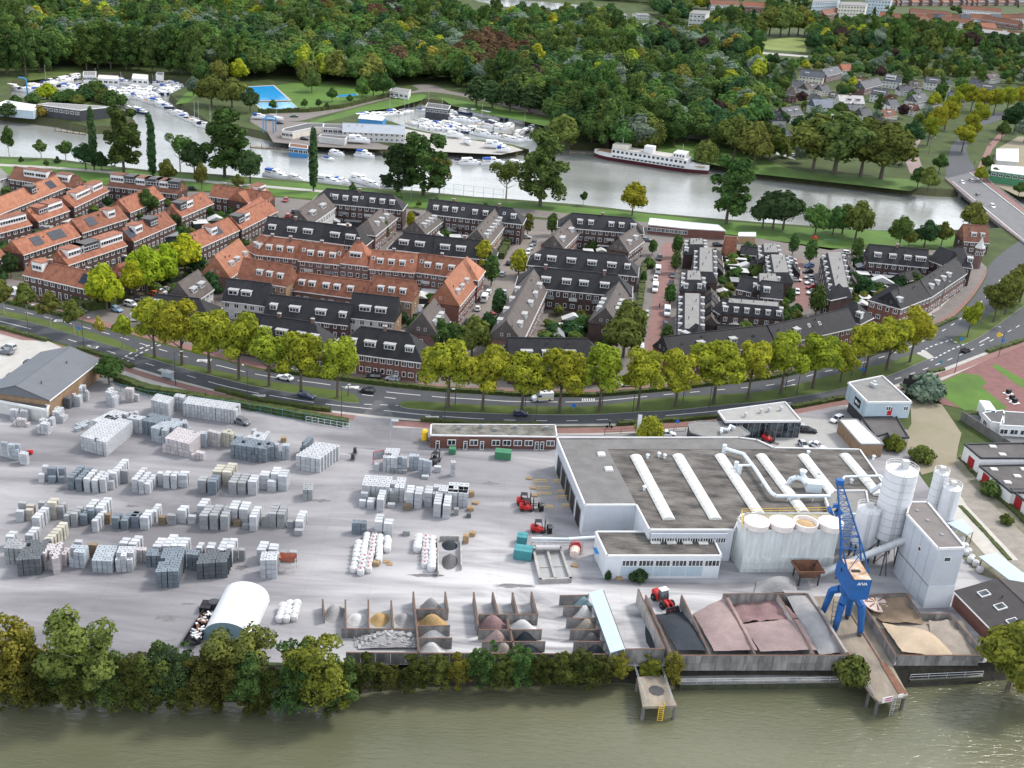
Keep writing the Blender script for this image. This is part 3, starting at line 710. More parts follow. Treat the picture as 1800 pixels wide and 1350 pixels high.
def house(label,p0,p1,he=5.6,D=8.5,hr=4.0,ends='gg',wall=None,roof=None,fl=2,dormers=(),back=(),wins=True,chim=0,dstyle=None,white=False,group=None,bw=2.4,gable_win=True,solar=(),lights=(),name='terraced_house',cat='house',doors=True,eave=None,balcony=0,boxes=(),z0=0.0):
 """p0 -> p1: the two ends of the visible eave, left to right for someone facing that front (pixels, at height he).
    D depth behind the front, hr rise of the roof; ends: g gable, h hip for each end"""
 a,c=P(*p0,he+z0),P(*p1,he+z0)
 d=c-a;L=hypot(d.x,d.y);rz=atan2(d.y,d.x)
 wall=wall or m_brick_dark;roof=roof or m_tile_bk
 t=thing(name,label,cat,(a.x,a.y,z0),rz,group)
 w=MB();e=.18
 w.b2(0,L,0,D,0,he,0)
 rx0=0 if ends[0]=='g' else min(D*.5,L*.4);rx1=L if ends[1]=='g' else L-min(D*.5,L*.4)
 zr=he+hr;ym=D/2
 if ends[0]=='g':w.tri((0,D,he),(0,0,he),(0,ym,zr-.1))
 if ends[1]=='g':w.tri((L,0,he),(L,D,he),(L,ym,zr-.1))
 w.build('wall',wall,t)
 r=MB();o=.35;th=.22;sl=hr/ym
 x0=-.12 if ends[0]=='g' else-o;x1=L+.12 if ends[1]=='g' else L+o
 rx0=x0 if ends[0]=='g' else rx0;rx1=x1 if ends[1]=='g' else rx1
 A,B_,C,Dd=(x0,-o,he-o*sl),(x1,-o,he-o*sl),(x1,D+o,he-o*sl),(x0,D+o,he-o*sl)
 E_,F_=(rx0,ym,zr),(rx1,ym,zr)
 up=lambda p:(p[0],p[1],p[2]+th)
 top=[up(x)for x in(A,B_,C,Dd,E_,F_)]
 r.quad(top[0],top[1],top[5],top[4]);r.quad(top[2],top[3],top[4],top[5])
 r.tri(top[3],top[0],top[4]);r.tri(top[1],top[2],top[5])
 for u,v in((A,B_),(B_,C),(C,Dd),(Dd,A)):
  if(u,v)in((A,B_),(C,Dd))or(ends[1]=='h' and(u,v)==(B_,C))or(ends[0]=='h' and(u,v)==(Dd,A)):r.quad(u,v,up(v),up(u))
 if ends[0]=='g':r.quad(Dd,E_,up(E_),up(Dd));r.quad(E_,A,up(A),up(E_))
 if ends[1]=='g':r.quad(B_,F_,up(F_),up(B_));r.quad(F_,C,up(C),up(F_))
 r.quad(A,Dd,C,B_)
 ro=r.build('roof',roof,t)
 ridge=MB();ridge.box(((rx0+rx1)/2,ym,zr+th+.02),(rx1-rx0,.3,.16));ridge.build('ridge',roof,ro)
 g=MB();g.b2(x0+.02,x1-.02,-o-.12,-o+.02,he-o*sl-.06,he-o*sl+.2)
 if ends[1]=='h':g.b2(x1-.02,x1+.12,-o-.1,D+o,he-o*sl-.06,he-o*sl+.2)
 if ends[0]=='h':g.b2(x0-.12,x0+.02,-o-.1,D+o,he-o*sl-.06,he-o*sl+.2)
 g.build('gutter',m_gutter,t)
 if white:
  ww=MB();ww.b2(.15,L-.15,-.06,0,.3,he-.35);ww.build('white_front',m_white_dirty,t)
 if wins:
  nb=max(1,int(L/bw));fh=he/fl
  for k in range(nb):
   x=L*(k+.5)/nb
   for s in range(fl):
    if s==0 and doors and k%3==2:
     window(t,x,-.03-(.06 if white else 0),.1,1.0,min(2.3,fh-.4),1,name='door',fm=None if k%2 else m_white);continue
    wd=1.5 if(k+s)%3 else 1.05
    window(t,x,-.03-(.06 if white else 0),s*fh+fh*.32,wd,min(1.5,fh*.58)+(.25 if white else 0),2 if wd>1.2 else 1)
  if gable_win:
   for end,xx,rr in((0,0,-pi/2),(1,L,pi/2)):
    if ends[end]=='g':
     for yy in(ym-1.0,ym+1.0):window(t,xx+(-.03 if end==0 else .03),yy,he+hr*.15,.8,1.0,1,rr)
     if D>7:window(t,xx+(-.03 if end==0 else .03),ym,he*.55,.9,1.1,1,rr)
 for k in range(balcony):
  x=L*(k+.5)/balcony
  bb=MB();bb.b2(-1.3,1.3,-1.1,0,0,.15);bb.b2(-1.3,1.3,-1.12,-1.06,.15,1.05);bb.b2(-1.3,-1.24,-1.06,0,.15,1.05);bb.b2(1.24,1.3,-1.06,0,.15,1.05)
  bb.build('balcony',m_lead if k%2 else m_white_dirty,t,(x,0,he*.55))
 for side,lst in((0,dormers),(1,back)):
  for dd in lst:
   fx,dw=dd[0],dd[1];npan=dd[2]if len(dd)>2 else(2 if dw<2.2 else 3)
   hD=1.55;y0=ym*.26;zb=he+y0*sl+.1
   dep=min(hD/sl+.15,ym-y0)
   dm=dormer_mesh(dw,hD,dep,dstyle or 'dormer_lead')
   ob=put('dormer',dm,ro,(L*fx,y0 if side==0 else D-y0,zb),0 if side==0 else pi)
   a_,g_=window_mesh(dw-.2,1.15,npan,.1)
   m_=put('window',a_,t,(L*fx,(y0-.03)if side==0 else D-y0+.03,zb+.22),0 if side==0 else pi)
   put('pane',g_,m_)
 for fx in lights:
  fx,ty=fx if hasattr(fx,'__len__')else(fx,.55)
  put('rooflight',ME_ROOFLIGHT,ro,(L*fx,ym*ty,he+ym*ty*sl+th+.02),rot=(atan2(hr,ym),0,0))
 for fx in solar:
  put('solar_panel',ME_SOLAR,ro,(L*fx,ym*.5,he+ym*.5*sl+th+.02),rot=(atan2(hr,ym),0,0))
 for fx,dw,bm in boxes:
  bb=MB();zb=he+hr*.30
  bb.b2(-dw/2,dw/2,ym*.32,ym*1.25,zb,zr+.55,0);bb.b2(-dw/2-.15,dw/2+.15,ym*.28,ym*1.3,zr+.55,zr+.7,1)
  bo=bb.build('roof_extension',[bm,roof if bm is not m_dgrey else m_felt_dk],ro,(L*fx,0,0))
  a_,g_=window_mesh(dw-.5,1.2,max(2,int(dw/1.1)),.1);m_=put('window',a_,t,(L*fx,ym*.32-.03,zb+(zr-zb)*.36));put('pane',g_,m_)
 for k in range(chim):
  cx=L*(k+.5)/chim+random.uniform(-.6,.6)
  put('chimney',ME_CHIM,ro,(cx,ym+random.uniform(-.3,.3),zr))
 for k in range(max(1,int(L/9))):
  fx=random.random();yy=ym*random.uniform(.45,.85)
  put('vent_pipe',ME_VENT,ro,(L*fx,yy,he+yy*sl+.2))
 HOUSES.append((a,c,D))
 return t
def mansard(label,corners,he=5.4,zt=8.6,inset=2.2,wall=None,roof=None,nd=(6,6),front=(2,),flat=None,name='terraced_house'):
 """flat topped terrace: corners = the 4 roof-top corners in pixels (near-left, near-right, far-right, far-left); steep tiled sides with rows of dormers"""
 tp=[P(x,y,zt)for x,y in corners]
 cx=sum((p for p in tp),Vector())/4
 t=thing(name,label,'house',(cx.x,cx.y,0),0)
 tp=[(p.x-cx.x,p.y-cx.y)for p in tp]
 def grow(k):
  out=[]
  n=4
  for i in range(n):
   p0,p1,p2=Vector(tp[i-1]),Vector(tp[i]),Vector(tp[(i+1)%n])
   d1=(p1-p0).normalized();d2=(p2-p1).normalized()
   n1=Vector((d1.y,-d1.x));n2=Vector((d2.y,-d2.x))
   k2=k/max(.35,1+n1.dot(n2))
   out.append(tuple(p1+(n1+n2)*k2))
  return out
 lo=grow(inset);wl=grow(inset-.3)
 w=MB();w.prism(wl,0,he,0);w.build('wall',wall or m_brick_dark,t)
 r=MB()
 for i in range(4):
  j=(i+1)%4
  r.quad((*lo[i],he-.1),(*lo[j],he-.1),(*tp[j],zt),(*tp[i],zt),0)
  r.quad((*wl[i],he-.3),(*wl[j],he-.3),(*lo[j],he-.1),(*lo[i],he-.1),0)
 ro=r.build('roof',roof or m_tile_bk,t)
 f=MB();f.prism(tp,zt-.05,zt+.12,1,0);f.build('flat_roof',[flat or m_felt,m_lead],t)
 sl=(zt-he)/inset
 for(i,n)in((1,nd[0]),(3,nd[1]),(0,front[0]if front else 0)):
  if not n:continue
  a,c=Vector(lo[i]),Vector(lo[(i+1)%4]);d=(c-a);L=d.length;d/=L;rz=atan2(d.y,d.x);nn=Vector((-d.y,d.x))
  a2=Vector(wl[i]);c2=Vector(wl[(i+1)%4])
  for k in range(n):
   fx=(k+.5)/n
   p=a+d*(L*fx)+nn*.55
   ob=put('dormer',dormer_mesh(1.35,1.35,1.35,'dormer_lead'),ro,(p.x,p.y,he+.55*sl),rz)
   a_,g_=window_mesh(1.1,1.0,2,.1);pw=p-nn*.03
   m_=put('window',a_,t,(pw.x,pw.y,he+.55*sl+.2),rz);put('pane',g_,m_)
   p=a2.lerp(c2,fx)-nn*.02
   window(t,p.x,p.y,he*.56,1.2,1.4,2,rz)
   window(t,p.x,p.y,.7,1.4,1.6,2,rz)if k%2 else window(t,p.x,p.y,.05,1.0,2.2,1,rz,'door')
 for k in range(3):
  p=Vector(tp[0]).lerp(Vector(tp[2]),.25+.25*k)
  put('vent_pipe',ME_VENT,t,(p.x,p.y,zt+.3))
 return t
def shed(label,px,w,l,h=2.3,rz=0.0,roofm=None,wallm=None,gable=False,group='garden sheds behind the terraces'):
 p=P(*px,h)
 t=thing('garden_shed',label,'shed',(p.x,p.y,0),rz,group)
 b=MB();b.b2(-w/2,w/2,-l/2,l/2,0,h);b.build('wall',wallm or m_dgrey,t)
 r=MB()
 if gable:
  for s in(-1,1):r.quad((s*(w/2+.15),-l/2-.1,h-.05),(s*(w/2+.15),l/2+.1,h-.05),(0,l/2+.1,h+w*.22),(0,-l/2-.1,h+w*.22))
  r.tri((-w/2,-l/2-.05,h),(w/2,-l/2-.05,h),(0,-l/2-.05,h+w*.2));r.tri((w/2,l/2+.05,h),(-w/2,l/2+.05,h),(0,l/2+.05,h+w*.2))
 else:r.b2(-w/2-.15,w/2+.15,-l/2-.15,l/2+.15,h,h+.15)
 r.build('roof',roofm or m_white_dirty,t)
 return t
# builders: cars, vans, boats
def paint_mat(name,c,metal=.0,rough=.28):
 m=mat('car_'+name,c,rough,.05,.5,spec=.5,metal=metal);return m
CARP={'white':paint_mat('white',(.74,.75,.76)),'silver':paint_mat('silver',(.42,.44,.46)),'grey':paint_mat('grey',(.13,.14,.155)),'black':paint_mat('black',(.012,.013,.016)),'red':paint_mat('red',(.36,.022,.024)),'dark red':paint_mat('dark_red',(.14,.015,.022)),'blue':paint_mat('blue',(.03,.09,.26)),'light blue':paint_mat('light_blue',(.24,.38,.52)),'dark blue':paint_mat('dark_blue',(.018,.03,.07)),'orange':paint_mat('orange',(.50,.12,.03)),'beige':paint_mat('beige',(.42,.40,.33)),'green':paint_mat('green',(.03,.10,.06)),'yellow':paint_mat('yellow',(.75,.52,.03))}
m_tyre=mat('tyre_rubber',(.014,.014,.015),.9,.2,2)
m_rim=mat('wheel_rim',(.38,.39,.40),.35,.1,3,metal=.6)
m_lampw=mat('lamp_clear',(.75,.76,.78),.2,.05,3)
m_lampr=mat('lamp_red',(.35,.015,.012),.25,.05,3)
m_carglass=m_glass_make('car_glass',(.010,.013,.016),.08)
def loft(b,secs,m=0,cap=True):
 """secs: list of closed rings of equal length"""
 o=len(b.v);n=len(secs[0])
 for s in secs:b.v+=[tuple(p)for p in s]
 for k in range(len(secs)-1):
  for i in range(n):
   j=(i+1)%n
   b.f.append((o+k*n+i,o+k*n+j,o+(k+1)*n+j,o+(k+1)*n+i));b.m.append(m)
 if cap:
  b.f.append(tuple(o+n-1-i for i in range(n)));b.m.append(m)
  b.f.append(tuple(o+(len(secs)-1)*n+i for i in range(n)));b.m.append(m)
def ring(x,w,z0,z1,ch=.12):
 return[(x,-w+ch*.4,z0),(x,w-ch*.4,z0),(x,w,z0+ch),(x,w,z1-ch),(x,w-ch,z1),(x,-w+ch,z1),(x,-w,z1-ch),(x,-w,z0+ch)]
def car_meshes(L,W,H,kind):
 w=W/2;hl=L/2;bz=H*.60
 b=MB()
 loft(b,[ring(-hl,w*.80,.38,bz-.18),ring(-hl+.12,w*.94,.26,bz-.02),ring(-hl+.8,w,.22,bz+.02),ring(.3,w,.22,bz),ring(hl-1.0,w*.98,.22,bz-.06),ring(hl-.25,w*.92,.24,bz-.20),ring(hl,w*.76,.36,bz-.30)])
 body=b.mesh('body',CARP['white'],False)
 x0,x1,r0,r1={'hatch':(-hl+.12,hl-1.15,-hl+.55,hl-2.0),'suv':(-hl+.10,hl-1.2,-hl+.35,hl-1.95),'estate':(-hl+.10,hl-1.35,-hl+.45,hl-2.2),'saloon':(-hl+.55,hl-1.4,-hl+1.35,hl-2.25)}[kind]
 g=MB();tw=w*.72;bw_=w*.93
 lo=[(x0,-bw_,bz-.03),(x1,-bw_,bz-.07),(x1,bw_,bz-.07),(x0,bw_,bz-.03)];hi=[(r0,-tw,H-.05),(r1,-tw,H-.05),(r1,tw,H-.05),(r0,tw,H-.05)]
 for i in range(4):g.quad(lo[i],lo[(i+1)%4],hi[(i+1)%4],hi[i])
 glass=g.mesh('windows',m_carglass)
 t=MB()
 loft(t,[ring(r0-.05,tw*.94,H-.10,H-.02,.03),ring(r0+.25,tw+.03,H-.09,H+.01,.03),ring(r1-.2,tw+.03,H-.09,H+.01,.03),ring(r1+.06,tw*.94,H-.10,H-.03,.03)])
 for s in(-1,1):
  t.tube((x1,s*bw_,bz-.06),(r1,s*tw,H-.06),.05,.05,5);t.tube((x0,s*bw_,bz-.03),(r0,s*tw,H-.06),.07,.06,5)
  xm=(x0+x1)/2-.1;t.tube((xm,s*(bw_+.005),bz-.05),(xm-.05,s*(tw+.005),H-.06),.05,.05,5)
 roof=t.mesh('roof',CARP['white'])
 return body,glass,roof
wb=MB();wb.lathe([(.02,-.1),(.30,-.1),(.33,-.06),(.33,.06),(.30,.1),(.20,.1)],n=12);wb.lathe([(.2,.085),(.02,.105)],n=10,m=1)
ME_WHEEL=wb.mesh('wheel',[m_tyre,m_rim])
hb=MB();hb.box((0,0,0),(.10,.34,.15));ME_HEAD=hb.mesh('headlight',m_lampw)
hb=MB();hb.box((0,0,0),(.08,.24,.22));ME_TAIL=hb.mesh('tail_light',m_lampr)
mb_=MB();mb_.box((0,0,0),(.12,.22,.14));ME_MIRROR=mb_.mesh('mirror',m_black)
CARK={}
for k,(L,W,H)in{'hatch':(3.9,1.72,1.48),'suv':(4.45,1.84,1.66),'estate':(4.6,1.80,1.46),'saloon':(4.65,1.80,1.43)}.items():CARK[k]=(car_meshes(L,W,H,k),L,W,H)
def car(label,px,px2,col,kind='hatch',group='cars parked along the streets',z=.08,cat='car'):
 """px: middle of the car on the ground; px2: a pixel the bonnet points at"""
 p=P(*px);e=P(*px2);rz=atan2(e.y-p.y,e.x-p.x)
 (bo,gl,ro),L,W,H=CARK[kind]
 t=thing('parked_car' if 'driving' not in label and 'moving' not in label else 'car',label,cat,(p.x,p.y,z),rz,group)
 paint(put('body',bo,t),CARP[col]);put('windows',gl,t);paint(put('roof',ro,t),CARP[col])
 for x in(-L*.30,L*.31):
  for s in(-1,1):put('wheel',ME_WHEEL,t,(x,s*(W/2-.08),.33),rot=(-s*pi/2,0,0))
 for s in(-1,1):
  put('headlight',ME_HEAD,t,(L/2-.14,s*W*.33,H*.43));put('tail_light',ME_TAIL,t,(-L/2+.06,s*W*.37,H*.46));put('mirror',ME_MIRROR,t,(L*.5-1.35,s*(W/2+.05),H*.62))
 return t
def van_meshes(L=5.6,W=2.0,H=2.45):
 w=W/2;hl=L/2
 b=MB();loft(b,[ring(-hl,w*.95,.3,H-.06,.12),ring(-hl+.1,w,.24,H,.14),ring(hl-2.0,w,.24,H,.14),ring(hl-1.05,w*.97,.24,1.52,.14),ring(hl-.25,w*.94,.26,1.12,.12),ring(hl,w*.82,.38,.95,.1)])
 body=b.mesh('body',CARP['white'])
 g=MB()
 for s in(-1,1):g.box((hl-1.75,s*(w-.02),1.62),(.95,.08,.62))
 g.quad((hl-1.90,-w*.82,H-.26),(hl-1.07,-w*.82,1.56),(hl-1.07,w*.82,1.56),(hl-1.90,w*.82,H-.26))
 for k,v in enumerate(g.v[-4:]):g.v[len(g.v)-4+k]=(v[0]+.09,v[1],v[2]+.06)
 g.box((-hl-.0,0,1.75),(.06,W*.7,.6))
 return body,g.mesh('windows',m_carglass),L,W,H
VAN=van_meshes()
def van(label,px,px2,col='white',stripes=False,group='vans',name='van',z=.08,sc=1.0,cat='van'):
 p=P(*px);e=P(*px2);rz=atan2(e.y-p.y,e.x-p.x);bo,gl,L,W,H=VAN
 t=thing(name,label,cat,(p.x,p.y,z),rz,group);t.scale=(sc,)*3
 paint(put('body',bo,t),CARP[col]);put('windows',gl,t)
 for x in(-L*.30,L*.30):
  for s in(-1,1):put('wheel',ME_WHEEL,t,(x,s*(W/2-.08),.33),rot=(-s*pi/2,0,0))
 for s in(-1,1):
  put('headlight',ME_HEAD,t,(L/2-.08,s*W*.33,.82));put('tail_light',ME_TAIL,t,(-L/2+.02,s*W*.42,1.1));put('mirror',ME_MIRROR,t,(L*.5-1.25,s*(W/2+.09),1.55))
 if stripes:
  b=MB()
  for s in(-1,1):b.b2(-L/2+.15,L/2-1.2,s*(W/2+.012)-.006,s*(W/2+.012)+.006,.72,.98)
  b.build('side_stripe',mat('stripe_yellow',(.72,.62,.02),.5,.05,1),t)
 return t
def bench_boxes():pass
m_gel=mat('gelcoat_white',(.78,.79,.80),.3,.05,.6,spec=.5)
m_navy=mat('hull_navy',(.02,.035,.10),.35,.15,.6)
m_canvas_b=mat('canvas_blue',(.03,.09,.36),.85,.2,1.2)
m_canvas_n=mat('canvas_dark',(.03,.035,.06),.85,.2,1.2)
m_canvas_c=mat('canvas_cream',(.60,.57,.50),.85,.15,1.2)
m_teak=mat('teak_deck',(.36,.22,.12),.8,.25,1.5)
m_alu=mat('aluminium',(.62,.63,.64),.35,.1,2,metal=.5)
def hull_mesh(L,W,fb,bow=.55):
 b=MB();st=9;secs=[]
 for i in range(st):
  u=i/(st-1);x=-L/2+L*u
  w=W/2*(.86+.14*min(1,u*3))if u<.5 else W/2*max(.03,1-((u-.5)/.5)**2.2)
  sh=fb*(1+bow*max(0,u-.35)**1.5)
  secs.append([(x,-w*.55,-.35),(x,w*.55,-.35),(x,w*.88,.05),(x,w,sh),(x,w*.90,sh),(x,-w*.90,sh),(x,-w,sh),(x,-w*.88,.05)])
 loft(b,secs)
 return b
def boat_kit(kind,L,W,fb):
 """list of (part name, mesh, slot key)"""
 kit=[('hull',hull_mesh(L,W,fb).mesh('hull',m_gel),'hull')]
 c=MB();g=MB();d=MB();k=MB()
 d.b2(-L*.47,-L*.12,-W*.40,W*.40,fb+.01,fb+.04);kit.append(('cockpit',d.mesh('cockpit',m_teak),None))
 if kind=='cruiser':
  loft(c,[ring(-L*.18,W*.36,fb,fb+1.25,.1),ring(L*.08,W*.36,fb,fb+1.30,.1),ring(L*.20,W*.33,fb,fb+.75,.1),ring(L*.38,W*.18,fb,fb+.62,.08)])
  for s in(-1,1):g.box((-L*.05,s*(W*.36+.005),fb+.88),(L*.22,.05,.36));g.box((L*.24,s*(W*.29),fb+.5),(L*.08,.05,.2))
  g.quad((L*.092,-W*.31,fb+1.24),(L*.195,-W*.29,fb+.80),(L*.195,W*.29,fb+.80),(L*.092,W*.31,fb+1.24))
  loft(k,[ring(-L*.44,W*.36,fb+.3,fb+1.05,.2),ring(-L*.34,W*.37,fb+.1,fb+1.5,.25),ring(-L*.16,W*.37,fb+.1,fb+1.52,.25)])
 elif kind=='trawler':
  loft(c,[ring(-L*.40,W*.38,fb,fb+1.1,.08),ring(-L*.10,W*.38,fb,fb+1.15,.08),ring(-L*.08,W*.36,fb,fb+2.0,.08),ring(L*.10,W*.36,fb,fb+2.0,.08),ring(L*.13,W*.35,fb,fb+1.0,.08),ring(L*.33,W*.24,fb,fb+.9,.08)])
  for s in(-1,1):g.box((0,s*(W*.365),fb+1.5),(L*.13,.06,.45));g.box((-L*.25,s*(W*.385),fb+.62),(L*.22,.05,.32));g.box((L*.22,s*W*.30,fb+.55),(L*.12,.06,.25))
  g.box((L*.115,0,fb+1.5),(.06,W*.6,.5))
  loft(k,[ring(-L*.40,W*.34,fb+1.1,fb+1.9,.2),ring(-L*.12,W*.35,fb+1.15,fb+2.0,.2)])
 elif kind=='open':
  loft(c,[ring(L*.02,W*.34,fb,fb+.35,.08),ring(L*.36,W*.18,fb,fb+.25,.06)])
  g.quad((L*.0,-W*.33,fb+.75),(L*.08,-W*.33,fb+.3),(L*.08,W*.33,fb+.3),(L*.0,W*.33,fb+.75))
  loft(k,[ring(-L*.42,W*.36,fb+.05,fb+.4,.12),ring(-L*.2,W*.38,fb+.05,fb+.7,.2),ring(L*.0,W*.37,fb+.05,fb+.75,.2)])
 else:
  loft(c,[ring(-L*.10,W*.26,fb,fb+.55,.08),ring(L*.12,W*.25,fb,fb+.5,.08),ring(L*.26,W*.14,fb,fb+.2,.06)])
  for s in(-1,1):g.box((0,s*W*.262,fb+.33),(L*.2,.04,.16))
  ms=MB();ms.tube((L*.08,0,fb),(L*.08,0,fb+L*1.15),.07,.05,6);ms.tube((L*.08,0,fb+1.3),(-L*.36,0,fb+1.35),.06,.06,6);ms.tube((L*.08,-W*.3,fb+L*.7),(L*.08,W*.3,fb+L*.7),.03,.03,5)
  kit.append(('mast',ms.mesh('mast',m_alu),None))
  k.tube((L*.06,0,fb+1.42),(-L*.36,0,fb+1.45),.16,.13,6)
 kit.append(('cabin',c.mesh('cabin',m_gel),None));kit.append(('windows',g.mesh('windows',m_carglass),None));kit.append(('canopy',k.mesh('canopy',m_canvas_b),'canopy'))
 r=MB()
 for s in(-1,1):r.path([(L*.15,s*W*.44,fb+.65),(L*.36,s*W*.26,fb+.95),(L*.49,0,fb+1.1)],.035,4)
 kit.append(('rail',r.mesh('rail',m_alu),None))
 return kit
BOATK={'cruiser':[boat_kit('cruiser',9,3.1,1.15),boat_kit('cruiser',7.4,2.7,.95)],'trawler':[boat_kit('trawler',11.5,3.6,1.2),boat_kit('trawler',9.5,3.2,1.1)],'open':[boat_kit('open',6.2,2.2,.75)],'sail':[boat_kit('sail',8.5,2.7,.9)]}
CANOPY={'blue':m_canvas_b,'dark':m_canvas_n,'cream':m_canvas_c,'white':m_gel}
BN=[0]
def boat(label,px,px2,kind='cruiser',can='blue',hull='white',z=None,group='boats moored in the marinas',sc=1.0):
 z=WZ if z is None else z
 p=P(px[0],px[1],z);e=P(px2[0],px2[1],z);rz=atan2(e.y-p.y,e.x-p.x)
 kits=BOATK[kind];kit=kits[BN[0]%len(kits)];BN[0]+=1
 t=thing({'cruiser':'motor_boat','trawler':'motor_yacht','open':'speed_boat','sail':'sailing_boat'}[kind],label,'boat',p,rz,group);t.scale=(sc,)*3
 for nm,me,key in kit:
  o=put(nm,me,t)
  if key=='hull' and hull!='white':paint(o,m_navy if hull=='blue' else CARP[hull])
  if key=='canopy':paint(o,CANOPY[can])
 return t
# the terraces (left quarter: orange pantiles)
ORD_='first second third fourth fifth sixth seventh eighth ninth tenth eleventh twelfth thirteenth fourteenth fifteenth sixteenth'.split()
OR,SA,BR,BK,GR=m_tile_or,m_tile_pale,m_tile_br,m_tile_bk,m_tile_gr
GO='orange roofed terraces of the left quarter';GB='dark roofed terraces of the right quarter'
def H(z,a,b,c,d,label,**k):
 p0,p1=q(z,a,b),q(z,c,d)
 return house(label,p0,p1,**k)
H('E',62,132,500,196,'brown roofed terrace backing onto the riverside lawn, two white box dormers',D=8,hr=3.6,roof=BR,boxes=((.30,5,m_white),(.48,5,m_white),(.82,5,m_white)),group=GO,z0=0)
H('E',-90,410,455,188,'longest salmon roofed terrace at the left edge, one dark dormer midway',D=8,hr=3.7,roof=SA,boxes=((.62,3,m_dgrey),),solar=(.86,),group=GO)
H('E',505,330,745,214,'orange terrace with a long white rooftop extension, beside the box dormer block',D=8,hr=3.2,roof=OR,boxes=((.38,10,m_white),(.80,7,m_white)),group=GO)
H('E',740,182,1222,238,'dark brick terrace topped by six boxy roof extensions',D=8.5,hr=3.6,roof=BR,boxes=((.12,5.5,m_white),(.30,5,m_dgrey),(.46,5.5,m_white),(.62,6,m_dgrey),(.76,5,m_white),(.90,5.5,m_dgrey)),group=GO)
H('E',258,428,475,350,'short terrace with a timber and white roof extension, in front of the longest salmon row',D=8,hr=3.4,roof=OR,boxes=((.3,5,m_brick_pink),(.66,8,m_white)),group=GO)
H('E',-60,520,215,448,'orange terrace cut by the left edge, wide white extension on its roof',D=8,hr=3.2,roof=OR,boxes=((.62,11,m_white),),group=GO)
H('E',560,505,878,405,'orange terrace with a grey solar array and one white dormer',D=8,hr=3.6,roof=OR,boxes=((.72,3.5,m_white),),solar=(.30,),group=GO)
H('E',155,655,550,525,'orange terrace carrying two dark solar arrays',D=8,hr=3.6,roof=OR,solar=(.33,.63,.72),group=GO)
H('E',915,565,1205,440,'orange terrace with one white and one charcoal box dormer',D=8,hr=3.6,roof=OR,boxes=((.22,4,m_white),(.58,4.5,m_dgrey)),solar=(.06,),group=GO)
H('E',465,725,870,590,'long orange terrace with glazed white extensions at both ends of its roof',D=8,hr=3.4,roof=OR,boxes=((.20,7,m_white),(.42,8,m_dgrey),(.80,10,m_white)),group=GO)
H('E',160,790,655,905,'orange terrace facing the main road with a black solar array at its right end',D=8.5,hr=3.6,roof=OR,boxes=((.16,4,m_white),),solar=(.82,),chim=2,group=GO)
H('E',890,365,1130,265,'pair of orange houses behind a dark round tree, stepped ridge',D=8.5,hr=3.8,roof=OR,group=GO)
H('E',1245,395,1465,300,'orange terrace with a charcoal box dormer at its near end',D=8,hr=3.6,roof=OR,boxes=((.18,4,m_dgrey),(.38,4,m_white)),group=GO)
H('E',1440,252,1830,305,'plain orange roofed terrace beside the riverside lawn',D=8,hr=3.4,roof=OR,chim=3,group=GO)
H('E',1335,622,1642,485,'orange terrace with a white dormer and grey glass array above the garden road',D=8,hr=3.6,roof=OR,boxes=((.52,3.5,m_white),),solar=(.62,),group=GO)
H('E',1660,482,1905,355,'orange terrace with a black box dormer next to the steep corner house',D=8,hr=3.6,roof=OR,boxes=((.26,3.5,m_white),(.1,4,m_dgrey)),group=GO)
H('E',882,822,1212,692,'low orange terrace hidden behind the lime green trees',D=8,hr=3.4,roof=OR,group=GO)
H('E',-40,150,62,118,'white fronted house with green upper storey at the left edge',D=8,hr=3,roof=m_felt,wall=m_white_dirty,group=GO)
H('E',-60,700,45,668,'brick house cut off by the left edge below the solar terrace',D=8,hr=3,roof=OR,group=GO)
H('F',-60,300,100,232,'orange end house with a tall white roof room near the parked cars',D=8,hr=3.2,roof=OR,boxes=((.75,6,m_white),),group=GO)
H('F',-60,440,104,335,'orange terrace running up to the white roof room',D=8,hr=3.6,roof=OR,group=GO)
H('E',1580,812,1745,690,'steep salmon roofed corner house with pink gable and three white dormers',D=9.5,hr=6.2,he=5.5,roof=SA,wall=m_brick_pink,dormers=((.28,2.2),(.52,2.2),(.84,1.6)),white=True)
H('E',1330,985,1465,890,'grey roofed gable house by the small car park, two white dormers',D=9,hr=5.2,roof=GR,wall=m_brick_pink,dormers=((.3,2.6),(.68,2.6)),white=True)
H('E',1030,1045,1440,1092,'low black roofed row behind the first roadside planes',D=9,hr=3.6,roof=BK,he=5.2,ends='gh',dormers=((.08,2.2),))
OG='orange roofed blocks of the central estate'
def H2(label,px0,px1,**k):return house(label,px0,px1,**k)
H2('tall orange roofed block at the left end of the central ridge',q('E',1690,610),q('F',0,652),he=7.5,D=9,hr=4.6,roof=OR,wall=m_brick_pink,ends='hg',dormers=((.6,1.8),(.86,1.8)),fl=3,group=OG)
H('F',2,652,290,682,'tall orange roofed block with three dormers, first along the central ridge',he=7.5,D=9,hr=4.6,roof=OR,wall=m_brick_pink,dormers=((.27,1.9),(.53,1.9),(.78,1.9)),fl=3,chim=2,lights=(.1,),group=OG,balcony=2)
H('F',292,692,574,722,'tall orange roofed block with grey balconies left of the hipped pavilion',he=7.5,D=9,hr=4.6,roof=OR,wall=m_brick_pink,dormers=((.26,1.9),(.52,1.9),(.80,1.9)),fl=3,chim=1,lights=(.08,.95),group=OG,balcony=2)
H('F',574,708,776,732,'hipped orange pavilion in the middle of the central ridge',he=8,D=10,hr=6,ends='hh',roof=OR,wall=m_brick_pink,dormers=((.5,3.8,3),),fl=3,group=OG,chim=1)
H('F',778,750,1095,778,'tall orange roofed block right of the hipped pavilion',he=7.5,D=9,hr=4.6,roof=OR,wall=m_brick_pink,dormers=((.22,1.9),(.46,1.9),(.70,1.9)),fl=3,chim=1,lights=(.06,.9),group=OG,balcony=2)
